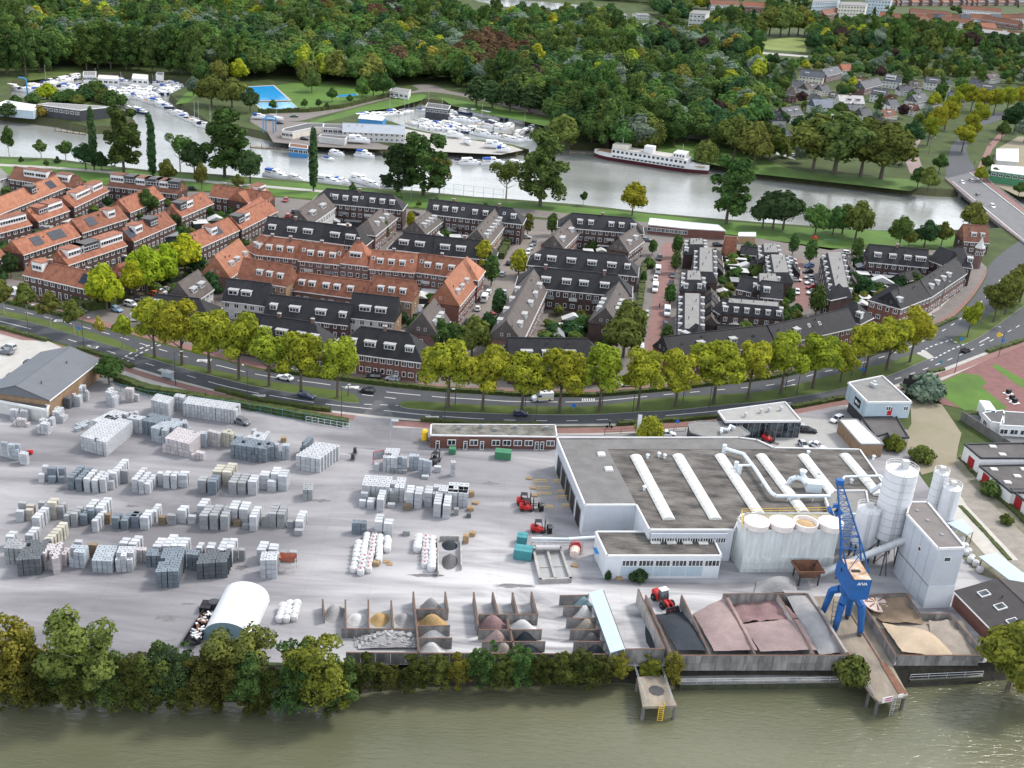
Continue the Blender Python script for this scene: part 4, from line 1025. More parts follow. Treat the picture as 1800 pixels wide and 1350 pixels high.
H('F',1098,772,1400,812,'tall orange roofed block with blue balconies at the right of the ridge',he=7.5,D=9,hr=4.6,roof=OR,wall=m_brick_pink,dormers=((.24,1.9),(.50,1.9),(.78,1.9)),fl=3,chim=1,lights=(.08,),group=OG,balcony=2)
H('F',1525,828,1570,765,'hipped orange corner block at the end of the central ridge',he=8,D=10,hr=5,ends='hh',roof=SA,wall=m_brick_red,group=OG)
H('F',-130,812,205,872,'orange block with three dormers and a bare brick gable, left of the courtyard',he=7,D=8.5,hr=5,roof=OR,wall=m_brick_tan,dormers=((.42,1.8),(.62,1.8),(.84,1.8)),fl=2,group=OG)
H('F',262,898,772,965,'low orange roofed row between two taller orange blocks',he=4.6,D=8.5,hr=4.2,roof=OR,wall=m_brick_pink,dormers=((.08,1.8),(.22,1.9),(.41,1.9),(.56,1.9),(.74,1.8)),fl=1,group=OG)
H('F',772,940,1072,978,'orange block with a sunlit brick gable facing the garden sheds',he=7,D=9,hr=4.8,roof=OR,wall=m_brick_tan,dormers=((.25,1.8),(.5,1.8),(.76,1.8)),fl=2,group=OG)
H('F',1395,1005,1512,862,'salmon roofed gable house at the head of the side street, three dormers',he=6.2,D=9.5,hr=6.6,roof=SA,wall=m_brick_red,dormers=((.22,2.0),(.45,2.0),(.74,1.8)),white=False,group=OG,bw=2.2)
GC='black roofed blocks of the central estate'
H('F',385,290,1005,348,'longest black roofed block by the river, nine small dormers',he=8,D=9,hr=4.2,roof=BK,wall=m_brick_dark,ends='hh',fl=3,dormers=((.25,1.8),(.36,1.8),(.47,1.8),(.66,1.8),(.77,1.8),(.88,1.8)),chim=1,balcony=4,group=GC,lights=(.2,.54))
H('F',372,446,545,328,'grey roofed gable block with white upper wall, left of the playground',he=7.5,D=9,hr=4.4,roof=GR,wall=m_brick_tan,dormers=((.28,3.4,3),(.68,3.4,3)),white=True,group=GC)
H('F',1170,372,1830,445,'black roofed riverside block right of the ball court, seven dormers',he=8,D=9,hr=4.2,roof=BK,wall=m_brick_dark,fl=3,dormers=((.09,1.8),(.19,1.8),(.29,1.8),(.50,1.8),(.61,1.8),(.90,1.8)),chim=2,balcony=4,group=GC,lights=(.37,.8),ends='gh')
H('F',820,522,966,402,'small grey roofed block with three dormers beside the round lime tree',he=6.5,D=8.5,hr=4,ends='hh',roof=GR,dormers=((.3,1.7),(.52,1.7),(.74,1.7)),group=GC,wall=m_brick_pink)
H('F',50,512,440,560,'black roofed block with one pointed brick dormer, left half of the double row',he=6,D=9,hr=4.8,roof=BK,dormers=((.13,2.4,2),(.48,3.2,3),(.76,3.2,3)),chim=1,group=GC)
H('F',442,560,740,600,'black roofed block with two wide dormers, right half of the double row',he=6,D=9,hr=4.8,roof=BK,ends='gh',dormers=((.3,3.2,3),(.66,3.2,3)),group=GC,chim=1)
H('F',910,612,1215,648,'black roofed block behind the right end of the orange ridge, left half',he=6,D=9,hr=4.8,roof=BK,ends='hg',dormers=((.32,3.2,3),(.68,3.2,3)),group=GC)
H('F',1217,650,1640,690,'black roofed block behind the right end of the orange ridge, right half',he=6,D=9,hr=4.8,roof=BK,ends='gh',dormers=((.18,3.2,3),(.44,3.2,3)),chim=1,group=GC)
H('F',1600,592,1722,440,'grey roofed gable block with a long run of small white dormers',he=6.5,D=9,hr=5,roof=GR,wall=m_brick_tan,dormers=((.12,1.7),(.27,1.7),(.42,1.7),(.57,1.7),(.72,1.7),(.87,1.7)),group=GC)
H('F',1165,515,1280,425,'grey roofed wing with four small dormers behind the double row',he=6,D=8.5,hr=4,roof=GR,ends='gh',dormers=((.2,1.6),(.4,1.6),(.6,1.6),(.8,1.6)),group=GC)
H('E',1530,968,1722,990,'black roofed white arcaded block above the first planes',he=6,D=9.5,hr=5,roof=BK,dormers=((.33,2.8,2),(.8,3,2)),white=True,group=GC)
H('F',-55,990,62,1005,'black roofed white arcaded block beside a sunlit brick gable',he=6,D=9.5,hr=5,roof=BK,wall=m_brick_tan,white=True,group=GC)
H('F',52,1068,632,1138,'long black roofed row with four dormers behind the awnings',he=4.8,D=9,hr=4.6,roof=BK,dormers=((.10,2.0),(.35,3.0,3),(.66,3.0,3),(.92,2)),group=GC)
H('F',636,1082,952,1118,'black roofed block with white arched ground floor and bare brick gable',he=6.2,D=9.5,hr=5.6,roof=BK,wall=m_brick_tan,dormers=((.33,3.2,3),(.67,3.2,3)),white=True,group=GC)
H('F',1252,1215,1332,1108,'grey roofed gable house at the foot of the side street, four dormers',he=6.2,D=9.5,hr=6,roof=GR,wall=m_brick_pink,dormers=((.25,2),(.5,2),(.75,2)),group=GC)
H('E',1620,1205,1800,1235,'black roofed row half hidden by planes, left part',he=6,D=9.5,hr=5,roof=BK,dormers=((.4,2.4),),group=GC,chim=0)
H('F',0,1235,470,1310,'black roofed row with a pointed white gable above the planes',he=6,D=9.5,hr=5.2,roof=BK,ends='gh',dormers=((.1,3,3),(.34,3,3),(.62,2.4),(.82,2.2)),group=GC,chim=2)
H2('black hipped brick house fronting the main road, four white dormers',(592,616),(742,636),he=6,D=10,hr=5.6,ends='hh',roof=BK,wall=m_brick_red,dormers=((.16,2.2),(.37,3.0,3),(.60,3.0,3),(.83,2.2)),bw=1.9,chim=1,group=GC)
H('G',318,462,902,512,'black roofed riverside block with five dormers, third from the left bank',he=8,D=9,hr=4.2,roof=BK,fl=3,ends='hh',dormers=((.25,1.9),(.38,1.9),(.62,1.9),(.74,1.9),(.88,1.9)),balcony=4,chim=1,group=GB)
H('G',352,612,462,502,'brown roofed narrow wing with two pairs of white dormers',he=6.2,D=8,hr=4,roof=GR,wall=m_brick_red,dormers=((.2,3,3),(.75,3,3)),group=GB)
H('G',800,640,905,560,'grey gabled wing at the top of the red street',he=6,D=8,hr=4.4,roof=GR,dormers=((.3,2),(.7,2)),group=GB)
H('G',108,722,862,802,'black hipped block with six white dormers, upper of two parallel rows',he=6,D=10,hr=5,ends='hh',roof=BK,dormers=((.08,1.8),(.21,3,3),(.39,3,3),(.58,3,3),(.76,3,3),(.90,1.8)),group=GB,chim=0)
H('G',30,868,822,945,'black hipped block with two tall brick chimneys, lower of two parallel rows',he=7,D=10,hr=5,ends='hh',roof=BK,dormers=((.25,2.8,3),(.43,2.8,3),(.58,2.8,3),(.76,2.8,3)),group=GB,chim=2,balcony=5)
H2('grey roofed block with gable to the main road and dormers in pairs',(917,600),(962,506),he=6.5,D=9.5,hr=5.4,roof=GR,wall=m_brick_pink,dormers=((.14,2.4),(.3,2.4),(.52,2.4),(.7,2.4),(.88,2.4)),back=((.15,2),(.35,2),(.55,2),(.75,2)),group=GB)
H('G',735,1150,822,965,'stepped grey roofed wing on the left kerb of the red street',he=6,D=9,hr=5,roof=GR,dormers=((.3,2),(.45,2),(.6,2)),back=((.25,1.6),(.4,1.6),(.55,1.6)),group=GB)
H('K',-20,232,655,240,'long black roofed row facing the planes with pointed white gables',he=6,D=10,hr=5.4,ends='gh',roof=BK,dormers=((.18,3),(.42,4.4,4),(.62,3)),group=GB)
m_ft=m_felt
mansard('flat topped terrace with grey roof, first at the top of the red street',q('G',1225,590)and[q('G',1225,585),q('G',1312,585),q('G',1308,545),q('G',1228,545)],nd=(3,3),front=(0,))
mansard('flat topped terrace with rows of white dormers, right of the red street, upper',[q('G',1288,772),q('G',1380,775),q('G',1375,610),q('G',1292,608)],nd=(5,5),front=(0,))
mansard('short flat topped terrace between two longer ones by the red street',[q('G',1205,828),q('G',1300,830),q('G',1292,768),q('G',1208,766)],nd=(3,3),front=(2,))
mansard('flat topped terrace with rows of white dormers, right of the red street, lower',[q('G',1188,1165),q('G',1285,1175),q('G',1288,925),q('G',1190,922)],nd=(6,6),front=(0,))
mansard('flat topped terrace facing the gardens, rear block with four dormers',[q('G',1490,985),q('G',1830,1015),q('G',1830,985),q('G',1492,958)],nd=(1,1),front=(6,))
mansard('flat topped terrace left of the short red street, upper part',[q('H',15,640),q('H',108,640),q('H',90,580),q('H',8,580)],nd=(3,3),front=(1,))
mansard('flat topped terrace left of the short red street, middle part',[q('H',82,778),q('H',180,778),q('H',152,660),q('H',60,655)],nd=(5,5),front=(0,))
mansard('small flat topped terrace beside the white van bay',[q('H',-20,840),q('H',108,842),q('H',90,788),q('H',-20,786)],nd=(2,2),front=(2,))
mansard('flat topped terrace with stepped roof panels, right of the short red street',[q('H',505,885),q('H',590,880),q('H',540,640),q('H',450,640)],nd=(7,7),front=(0,))
H('H',-10,945,140,960,'black roofed house with one arched white dormer',he=5.5,D=9,hr=4,roof=BK,dormers=((.25,2),),group=GB)
H('H',420,945,470,965,'dark brick house at the foot of the short red street',he=6,D=10,hr=4,roof=BK,ends='hh',group=GB)
H('H',730,702,1142,742,'black roofed terrace with four white dormers by the park lawn',he=6,D=9.5,hr=5,roof=BK,dormers=((.15,2.4),(.40,2.4),(.65,2.4),(.87,3.6,4)),group=GB,chim=1)
H('H',1145,690,1250,730,'brick link house left of the turreted corner block',he=6.5,D=9,hr=4.4,roof=BK,ends='gg',group=GB)
H('H',1262,722,1440,748,'hipped corner block with the white spired turret',he=7,D=15,hr=5,ends='hh',roof=BK,group=GB,dormers=((.9,1.8),))
H('H',735,966,948,1026,'black hipped brick house at the bend of the road',he=6.5,D=13,hr=5,ends='hh',roof=BK,wall=m_brick_red,group=GB)
H('H',950,1026,1156,944,'curved brick terrace along the bend, left part with one dormer',he=6.5,D=9,hr=4.2,roof=BK,wall=m_brick_red,dormers=((.1,1.8),),group=GB)
H('H',1158,944,1402,782,'curved brick terrace along the bend, right part with four white dormers',he=6.5,D=9,hr=4.4,roof=BK,wall=m_brick_pink,dormers=((.12,1.7),(.28,1.7),(.45,1.7),(.60,1.7)),group=GB)
H('H',470,1068,672,1130,'black hipped house joining the bend to the long roadside row',he=6,D=9,hr=4.4,roof=BK,ends='hh',dormers=((.85,1.8),),group=GB)
H('H',100,1275,650,1150,'long black roofed brick row behind the right hand planes',he=6,D=9,hr=4.2,roof=BK,wall=m_brick_red,dormers=((.28,1.8),),lights=(.3,.45,.58),group=GB)
H2('long black roofed row running left from the bend, brick front',(1178,628),(1366,605),he=6,D=9,hr=4.2,roof=BK,wall=m_brick_red,dormers=((.3,2),(.6,2)),group=GB)
H('G',1120,1250,1240,1300,'black hipped house with a white gable at the foot of the red street',he=6,D=10,hr=5,ends='hh',roof=BK,group=GB,dormers=((.3,2),))
H('G',1380,1030,1440,1065,'small black roofed corner house in the gardens',he=5,D=8,hr=3.4,roof=BK,group=GB)
H('G',1545,890,1660,915,'small dark brick house with a plain gable in the right gardens',he=5,D=8,hr=3.4,roof=BK,group=GB)
H('G',1465,660,1540,665,'little orange A-frame house with white edges',he=2.2,D=7,hr=6,roof=OR,wins=False,group=GB)
H('H',1385,560,1560,572,'brick house with red ridge and two dormers beside the bridge',he=5,D=9,hr=5.4,roof=BR,wall=m_brick_dark,dormers=((.4,2),(.75,1.6)))
for k,(x,y)in enumerate(((1262,452),(1264,464),(1265,476),(1246,497),(1248,508),(1256,524),(1257,535),(1257,546),(1257,557),(1257,568),(1490,462),(1495,474),(1499,486),(1503,498),(1400,478),(1340,500))):
 house(f'narrow sloping back extension behind the flat topped terraces, {ORD_[k]} from the back left',(x+6,y+5),(x+6,y-3),he=2.6,D=5,hr=2.4,roof=(BK,GR)[k%2],wins=False,name='back_extension',cat='extension',group='back extensions of the right quarter')
for k,(a,c_)in enumerate((((1302,446),(1338,450)),((1318,470),(1342,473)),((1285,536),(1330,541)),((1562,478),(1604,482)),((1588,496),(1625,486)),((1262,588),(1300,590)),((1440,590),(1478,584)))):
 house(f'low dark roofed outbuilding in the right quarter gardens, {ORD_[k]} from the left',a,c_,he=2.8,D=5,hr=2.2,roof=BK,bw=4,fl=1,name='outbuilding',cat='outbuilding',gable_win=False,doors=False)
p=P(*q('H',1465,745),0)
t=thing('corner_turret','white corner turret with a pointed pale spire','turret',p)
b=MB();b.lathe([(1.7,0),(1.7,8.0)],n=8);b.build('wall',m_brick_pink,t)
b=MB();b.lathe([(2.0,7.9),(2.0,8.2),(1.0,9.6),(.05,12.2)],n=8);b.build('roof',m_white_dirty,t)
for k in range(4):window(t,1.72*cos(-pi/2+(k-1.5)*pi/4+pi/8),1.72*sin(-pi/2+(k-1.5)*pi/4+pi/8),5.2,.9,1.7,1,(k-1.5)*pi/4+pi/8)
# factory buildings
m_clad=mat('white_cladding',(.46,.49,.53),.55,.08,.3,coord='object');lines(m_clad,0,.6,.22,.1)
m_cladp=mat('white_sheet',(.58,.61,.64),.6,.1,.25)
m_roofc=mat('corrugated_roof',(.12,.11,.107),.9,.25,.12,.3,2,col2=(.075,.07,.07))
m_roofp=mat('patched_roof',(.165,.152,.138),.9,.2,.16,.2,2,col2=(.036,.033,.031),stretch=(1,2.2,1))
lines(m_roofp,1,1.1,.3,.1);lines(m_roofc,1,1.1,.3,.1)
m_sky=mat('skylight_plastic',(.58,.58,.55),.5,.12,.8)
m_stainw=mat('stained_concrete_white',(.64,.67,.68),.8,.2,1.7,col2=(.46,.47,.45),stretch=(1,1,.12))
m_silo=mat('silo_white',(.62,.63,.65),.5,.06,.5)
m_conc=mat('raw_concrete',(.26,.255,.245),.9,.22,.5,.2,2,objrand=.2)
m_concd=mat('dark_concrete',(.13,.125,.12),.9,.25,.5,.2,2,objrand=.22)
m_rust=mat('rust',(.17,.085,.055),.9,.35,1.2)
m_pipe=mat('duct_white',(.62,.68,.72),.4,.06,.6)
m_crblue=mat('crane_blue',(.014,.115,.37),.6,.3,.7,col2=(.020,.075,.21))
m_blue=mat('sheet_blue',(.05,.24,.52),.5,.1,.6)
m_bluegrey=mat('sheet_bluegrey',(.40,.49,.55),.5,.08,.4,coord='object');lines(m_bluegrey,0,.5,.25,.12)
m_red=mat('paint_red',(.42,.02,.02),.45,.1,.8)
m_dred=mat('door_red',(.30,.018,.022),.55,.08,.6)
m_green=mat('sheet_green',(.055,.19,.10),.55,.1,.6)
m_teal=mat('container_teal',(.05,.22,.24),.5,.15,.6)
m_yel=mat('paint_yellow',(.72,.47,.03),.5,.1,.8)
m_wood=mat('pallet_wood',(.36,.25,.14),.9,.25,2)
m_steel=mat('galvanised',(.45,.47,.48),.45,.15,1,metal=.3)
def world_poly(px,z):return[P(x,y,z)[:2]for x,y in px]
def centre(pts):return(sum(p[0]for p in pts)/len(pts),sum(p[1]for p in pts)/len(pts))
def block(label,px,h,wall,roof,name='factory_building',cat='building',rim=m_white,parapet=.35,z0=0.0,roofz=None):
 """building over a roof outline traced at its real height"""
 pts=world_poly(px,h);c=centre(pts);loc=[(x-c[0],y-c[1])for x,y in pts]
 t=thing(name,label,cat,(c[0],c[1],0))
 b=MB();b.prism(loc,z0,h-.02,0);b.build('wall',wall,t)
 b=MB();b.flat(loc,h+.03);b.build('roof',roof,t)
 if rim:
  b=MB()
  for i in range(len(loc)):
   a,d=Vector(loc[i]),Vector(loc[(i+1)%len(loc)]);m=(a+d)/2;L=(d-a).length
   b.box((m.x,m.y,h+.03+parapet/2-.1),(L+.3,.3,parapet+.2),atan2(d.y-a.y,d.x-a.x))
  b.build('roof_edge',rim,t)
 t['c']=c
 return t,Vector((c[0],c[1],0))
def rel(c,x,y,z):return P(x,y,z)-c
hall_px=[(979,770),(1028,888),(1118.5,888),(1141.5,932),(1290,932),(1303,905),(1563,905),(1560,862),(1511,791),(1360,788),(1330,774),(1299,770)]
hall,hc=block('large flat factory hall with seven arched rooflight strips',hall_px,7.4,m_cladp,m_roofp,parapet=.25)
b=MB();b.flat([tuple(rel(hc,x,y,7.4))[:2]for x,y in[(983,773),(1029,885),(1118,886),(1068,790),(1355,790),(1325,776),(1296,772)]],7.47)
b.build('roof_sheet',mat('felt_strip',(.15,.145,.142),.9,.2,.3,.1,2),hall)
SKY7=[((1117,803),(1176,915)),((1191,802),(1258,915)),((1265,802),(1334,905)),((1337,802),(1413,903)),((1411,802),(1472,880)),((1484,801),(1545,872))]
for k,(a,d)in enumerate(SKY7):
 A,D_=rel(hc,*a,7.4),rel(hc,*d,7.4);L=(D_-A).length;rz=atan2(D_.y-A.y,D_.x-A.x)
 b=MB();R=1.15;n=8;seg=max(4,int(L/1.6))
 for i in range(seg):
  x0,x1=L*i/seg+.03,L*(i+1)/seg-.03
  for j in range(n):
   t0,t1=pi*j/n,pi*(j+1)/n
   b.quad((x0,R*cos(t0),.22+.5*sin(t0)),(x1,R*cos(t0),.22+.5*sin(t0)),(x1,R*cos(t1),.22+.5*sin(t1)),(x0,R*cos(t1),.22+.5*sin(t1)))
 for x in(0,L):b.poly([(x,R*cos(pi*j/n),.22+.5*sin(pi*j/n))for j in range(n+1)]+[(x,-R,0),(x,R,0)])
 b.b2(0,L,-R-.12,-R,0,.3);b.b2(0,L,R,R+.12,0,.3)
 b.build('skylight_strip',m_sky,hall,(A.x,A.y,7.45),rz)
for x,y in((1057,800),(1070,826)):
 A=rel(hc,x,y,7.4);b=MB();b.lathe([(1.3,0),(1.2,.35),(.7,.6),(.05,.68)],n=4);b.build('roof_dome',m_sky,hall,(A.x,A.y,7.45),.9)
for x,y in((1138,806),(1158,803),(1168,806),(1132,862),(1420,800),(1535,808),(1496,850),(1440,838)):
 A=rel(hc,x,y,7.4);b=MB();b.tube((0,0,0),(0,0,.9),.28,.28,8);b.tube((0,0,.9),(0,0,1.1),.5,.3,8);b.build('roof_vent',m_pipe,hall,(A.x,A.y,7.45))
fl,fr=rel(hc,979,770,7.4),rel(hc,1028,888,7.4);d=(fr-fl);Lw=hypot(d.x,d.y);rz=atan2(d.y,d.x)
for f in(.17,.34,.50,.66,.85):
 p=fl.lerp(fr,f);b=MB();b.b2(-2.0,2.0,-.08,.3,.05,4.6,0);b.b2(-2.2,2.2,-.14,.0,4.6,4.9,1);b.b2(-2.25,-2.0,-.14,0,.05,4.6,1);b.b2(2.0,2.25,-.14,0,.05,4.6,1)
 b.build('loading_door',[m_black,m_lead],hall,(p.x,p.y,0),rz)
a,d=rel(hc,1144,936,7.4),rel(hc,1280,936,7.4);v=d-a;rz=atan2(v.y,v.x);L=hypot(v.x,v.y)
for k in range(6):
 p=a.lerp(d,(k+.5)/6);ob=window(hall,p.x+.0,p.y-.12,5.0,L/6-.5,1.3,4,rz)
b=MB();b.b2(0,L,-.25,0,6.35,7.3);b.build('fascia',m_clad,hall,(a.x,a.y-.08,0),rz)
b=MB();v=fr-fl;b.b2(0,Lw,-.04,.0,4.9,7.3);b.build('cladding',m_clad,hall,(fl.x,fl.y,0),atan2(v.y,v.x))
a,d=rel(hc,1028,888,7.4),rel(hc,1118.5,888,7.4);v=d-a;b=MB();b.b2(.1,hypot(v.x,v.y)-.1,-.06,0,1.0,7.2);b.build('cladding',m_clad,hall,(a.x,a.y,0),atan2(v.y,v.x))
lo,lc=block('low white factory office with a long band of dark windows',[(1047,936),(1067,978),(1268,978),(1254,948),(1141,944),(1136,936)],5.2,m_cladp,m_roofp,rim=m_white,parapet=.3)
a,d=rel(lc,1067,978,5.2),rel(lc,1268,978,5.2);v=d-a;L=hypot(v.x,v.y);rz=atan2(v.y,v.x);u=v/L
for k in range(6):
 p=a+u*(L*(.13+k*.145+.0725));w_=L*.135
 window(lo,p.x,p.y-.05,2.9,w_,1.5,4,rz)
 if k<5:
  b=MB();b.b2(-w_/2,w_/2,-.05,0,.7,2.8)
  for j in range(1,4):b.b2(-w_/2+w_*j/4-.04,-w_/2+w_*j/4+.04,-.09,-.05,.7,2.8)
  b.build('front_panel',m_bluegrey,lo,(p.x,p.y,0),rz)
for x,y in((1152,955),(1180,955),(1208,955),(1236,956)):
 A=rel(lc,x,y,5.2);b=MB();b.box((0,0,.15),(1.9,.9,.3));b.build('rooflight',m_sky,lo,(A.x,A.y,5.25),.15)
p=rel(lc,1055,968,2.6);b=MB();b.box((0,0,2.5),(2.6,2.2,.12),.2,ry=.15);b.tube((-1.2,-.8,0),(-1.2,-.8,2.4),.06);b.build('door_canopy',m_blue,lo,(p.x,p.y,0))
bk,bc=block('stained white bunker block carrying four round hoppers',[(1297,911),(1312.6,933),(1475,932),(1480,912),(1470,903),(1310,903)],9.6,m_stainw,mat('bunker_top',(.36,.31,.22),.9,.3,.5,col2=(.20,.19,.12)),rim=m_stainw,parapet=.15)
b=MB();a,d=rel(bc,1312.6,933,9.6),rel(bc,1475,932,9.6);v=d-a;L=hypot(v.x,v.y);rz=atan2(v.y,v.x)
b.b2(0,L,-.45,0,0,3.4);b.tube((.5,-.7,2.6),(L-3,-.7,2.6),.07);b.tube((.5,-.7,1.2),(L-1,-.7,1.2),.09)
b.build('plinth',m_stainw,bk,(a.x,a.y,0),rz)
for k,(x,y)in enumerate(((1331,915),(1375,916),(1417,916),(1461,917))):
 A=rel(bc,x,y,11.0)
 b=MB()
 if k==2:b.lathe([(2.45,0),(2.55,1.3),(2.3,1.3),(2.2,.55)],n=22);b.lathe([(2.2,.5),(1.4,.8),(.4,1.15),(.05,1.2)],n=16,m=1)
 else:
  b.lathe([(2.45,0),(2.6,1.2),(2.6,1.3),(.25,1.42),(.2,1.5)],n=22)
  for i in range(7):t_=2*pi*i/7;b.box((1.3*cos(t_),1.3*sin(t_),1.37),(2.2,.1,.1),t_)
 b.build('hopper',[mat('hopper_white',(.74,.68,.65),.7,.15,.8),mat('sand_fill',(.42,.29,.16),.95,.15,1)],bk,(A.x,A.y,9.65))
b=MB()
for(x0,y0),(x1,y1)in(((1303,905),(1303,932)),((1303,903),(1470,900))):
 p,r=rel(bc,x0,y0,9.6),rel(bc,x1,y1,9.6);p.z=r.z=0
 for z in(.55,1.1):b.tube(p+Vector((0,0,z)),r+Vector((0,0,z)),.045,n=5)
 n=max(2,int((r-p).length/2))
 for k in range(n+1):q_=p.lerp(r,k/n);b.tube(q_,q_+Vector((0,0,1.1)),.045,n=5)
b.build('railing',m_yel,bk,(0,0,9.65))
tb,tc=block('tall pale plant tower with two small dark windows',[(1594,905),(1648.9,965.5),(1696,964),(1630,884),(1600,884)],13.7,m_clad,mat('tower_roof',(.17,.155,.148),.9,.15,.3,.2,2),name='plant_tower',rim=m_white,parapet=.3)
a,d=rel(tc,1648.9,965.5,13.7),rel(tc,1696,964,13.7);v=d-a;L=hypot(v.x,v.y);rz=atan2(v.y,v.x)
window(tb,*(a.lerp(d,.45))[:2],10.8,1.5,1.1,1,rz)
b=MB();b.b2(-.05,L+.05,-.08,0,.2,5.2);b.b2(0,L,-.14,0,5.2,5.35);b.build('base_panel',m_cladp,tb,(a.x,a.y,0),rz)
a2=rel(tc,1594,905,13.7);v=a-a2;rz=atan2(v.y,v.x)
window(tb,*(a2.lerp(a,.55)+Vector((0,0,0)))[:2],9.6,1.2,1.1,1,rz)
b=MB();b.b2(0,hypot(v.x,v.y),-.12,0,5.2,5.38);b.build('seam',m_lead,tb,(a2.x,a2.y,0),rz)
for x,y in((1655,940),(1630,915),(1612,898)):
 A=rel(tc,x,y,13.7);b=MB();b.lathe([(.45,0),(.4,.15),(.1,.2)],n=10);b.build('roof_vent',m_lead,tb,(A.x,A.y,13.75))
def silo(label,base_px,zb,z1,r,band=True,top='rail',legs=True):
 p=P(*base_px,zb);t=thing('silo',label,'silo',(p.x,p.y,0))
 b=MB();b.lathe([(.5,zb-3.2),(r,zb),(r,z1),(r*.5,z1+.45),(.1,z1+.6)],n=28);b.build('shell',m_silo,t,smooth_=False)
 if band:
  b=MB();n=int((z1-zb)/1.55)
  for k in range(n+1):z=zb+(z1-zb)*k/n;b.lathe([(r+.01,z-.05),(r+.05,z-.04),(r+.05,z+.04),(r+.01,z+.05)],n=28)
  b.build('hoop',m_steel,t)
 b=MB()
 for k in range(4):a=pi/4+k*pi/2;b.tube((r*.93*cos(a),r*.93*sin(a),0),(r*.93*cos(a),r*.93*sin(a),zb+.4),.2,n=6)
 for k in range(4):
  a,a2=pi/4+k*pi/2,pi/4+(k+1)*pi/2
  b.tube((r*.93*cos(a),r*.93*sin(a),.3),(r*.93*cos(a2),r*.93*sin(a2),zb-.4),.08,n=5)
 b.build('support_frame',m_dgrey,t)
 b=MB();x=-.3;y=-r-.22
 for s in(-.28,.28):b.tube((x+s,y,.5),(x+s,y,z1+1),.05,n=5)
 for k in range(int(z1/.6)):b.tube((x-.28,y,.6+k*.6),(x+.28,y,.6+k*.6),.03,n=4)
 b.build('ladder',m_steel,t)
 b=MB();n=14
 for k in range(n):
  a,a2=2*pi*k/n,2*pi*(k+1)/n
  b.tube((r*cos(a),r*sin(a),z1),(r*cos(a),r*sin(a),z1+1.1),.04,n=4)
  for z in(.6,1.1):b.tube((r*cos(a),r*sin(a),z1+z),(r*cos(a2),r*sin(a2),z1+z),.04,n=4)
 b.build('railing',m_white,t)
 b=MB()
 if top=='filter':b.box((.5,.2,z1+1.3),(1.3,1.2,1.9));b.tube((-.7,-.3,z1+.4),(-.7,-.3,z1+1.3),.25);b.box((0,0,z1+.62),(r*1.7,.12,.1),.5)
 else:b.box((0,0,z1+1.0),(1.2,1.2,1.1));b.tube((.8,.6,z1+.3),(.8,.6,z1+1.2),.16)
 b.build('filter_unit',m_white_dirty,t)
 return t
silo('largest white silo, hooped and leaning tallest over the factory',(1559,939),6,21,3.25,True,'filter')
silo('short stout white silo behind the blue crane jib',(1515,952),4.5,12.2,2.35,False)
silo('slim white silo at the back, topped by a box filter',(1640,893),4,12.8,1.6,True,'box')
silo('smooth white silo with a square cap, nearest the slab road',(1660,912),2.6,10.5,2.0,False,'box')
t=thing('roof_duct','long white duct bending across the hall roof','duct',tuple(hc+Vector((0,0,7.4))))
b=MB();pts=[P(x,y,8.7)-hc-Vector((0,0,7.4))for x,y in((1273,788),(1307,798),(1328,825),(1355,866),(1364,872),(1459,872))]
b.path(pts,.42,10)
for x,y in((1312,803),(1340,845),(1385,873),(1430,873)):
 p=P(x,y,8.7)-hc;b.tube((p.x,p.y,0),(p.x,p.y,1.3),.09,n=5)
b.tube(P(1296,818,8.7)-hc-Vector((0,0,7.4)),P(1320,818,8.7)-hc-Vector((0,0,7.4)),.3);b.build('duct_pipe',m_pipe,t)
b=MB()
for x,y in((1273,790),(1294,820),(1300,826)):p=P(x,y,8.4)-hc;b.tube((p.x,p.y,0),(p.x,p.y,2.2),.5,.5,9)
b.build('cyclone',m_pipe,t)
p=P(1428,862,7.4);t=thing('dust_extractor','square white dust extractor with two curved ducts on the roof','extractor',p)
b=MB();b.box((0,0,1.1),(3.2,2.4,2.2));b.build('housing',m_pipe,t)
b=MB();pts=[P(x,y,z)-p for x,y,z in((1418,850,9),(1410,842,9.6),(1400,839,9.8),(1391,842,9.3),(1387,848,8.2))];b.path(pts,.55,10)
pts=[P(x,y,z)-p for x,y,z in((1428,850,9),(1416,842,9.6),(1411,834,10.4))];b.path(pts,.5,10);e=pts[-1];b.tube(e,e+Vector((0,0,1.0)),.5,.85,10);b.build('duct_pipe',m_pipe,t)
t=thing('roof_duct','thin white pipe from the hall roof to the largest silo','duct',tuple(hc+Vector((0,0,7.4))));o=hc+Vector((0,0,7.4))
b=MB();b.path([P(1480,846,8.6)-o,P(1484,838,9.2)-o,P(1548,836,9.4)-o,P(1553,842,9.2)-o],.26,8);b.path([P(1532,864,9)-o,P(1550,852,12)-o],.5,8);b.build('duct_pipe',m_pipe,t)
block('low grey roofed annex with a white rim beside the largest silo',[(1450,876),(1461,905),(1530,905),(1522,864),(1466,864)],8.4,m_cladp,m_felt,rim=m_white,name='plant_annex')
t=thing('conveyor_tube','grey inclined conveyor tube rising into the plant tower','conveyor',P(1440,1012,0));o=P(1440,1012,0)
b=MB();A,D_=P(1440,1009,1.5)-o,P(1609,942,9.2)-o;b.tube(A,D_,.75,.75,12);b.build('tube',m_steel,t)
b=MB()
for f in(.2,.45,.7):p=A.lerp(D_,f);b.tube((p.x,p.y,0),p,.12,n=5);b.tube((p.x+1.2,p.y,0),p,.1,n=5)
b.build('support_frame',m_dgrey,t)
p=P(1415,1022);t=thing('receiving_hopper','rusty open square hopper below the white bunker','hopper',p,.15)
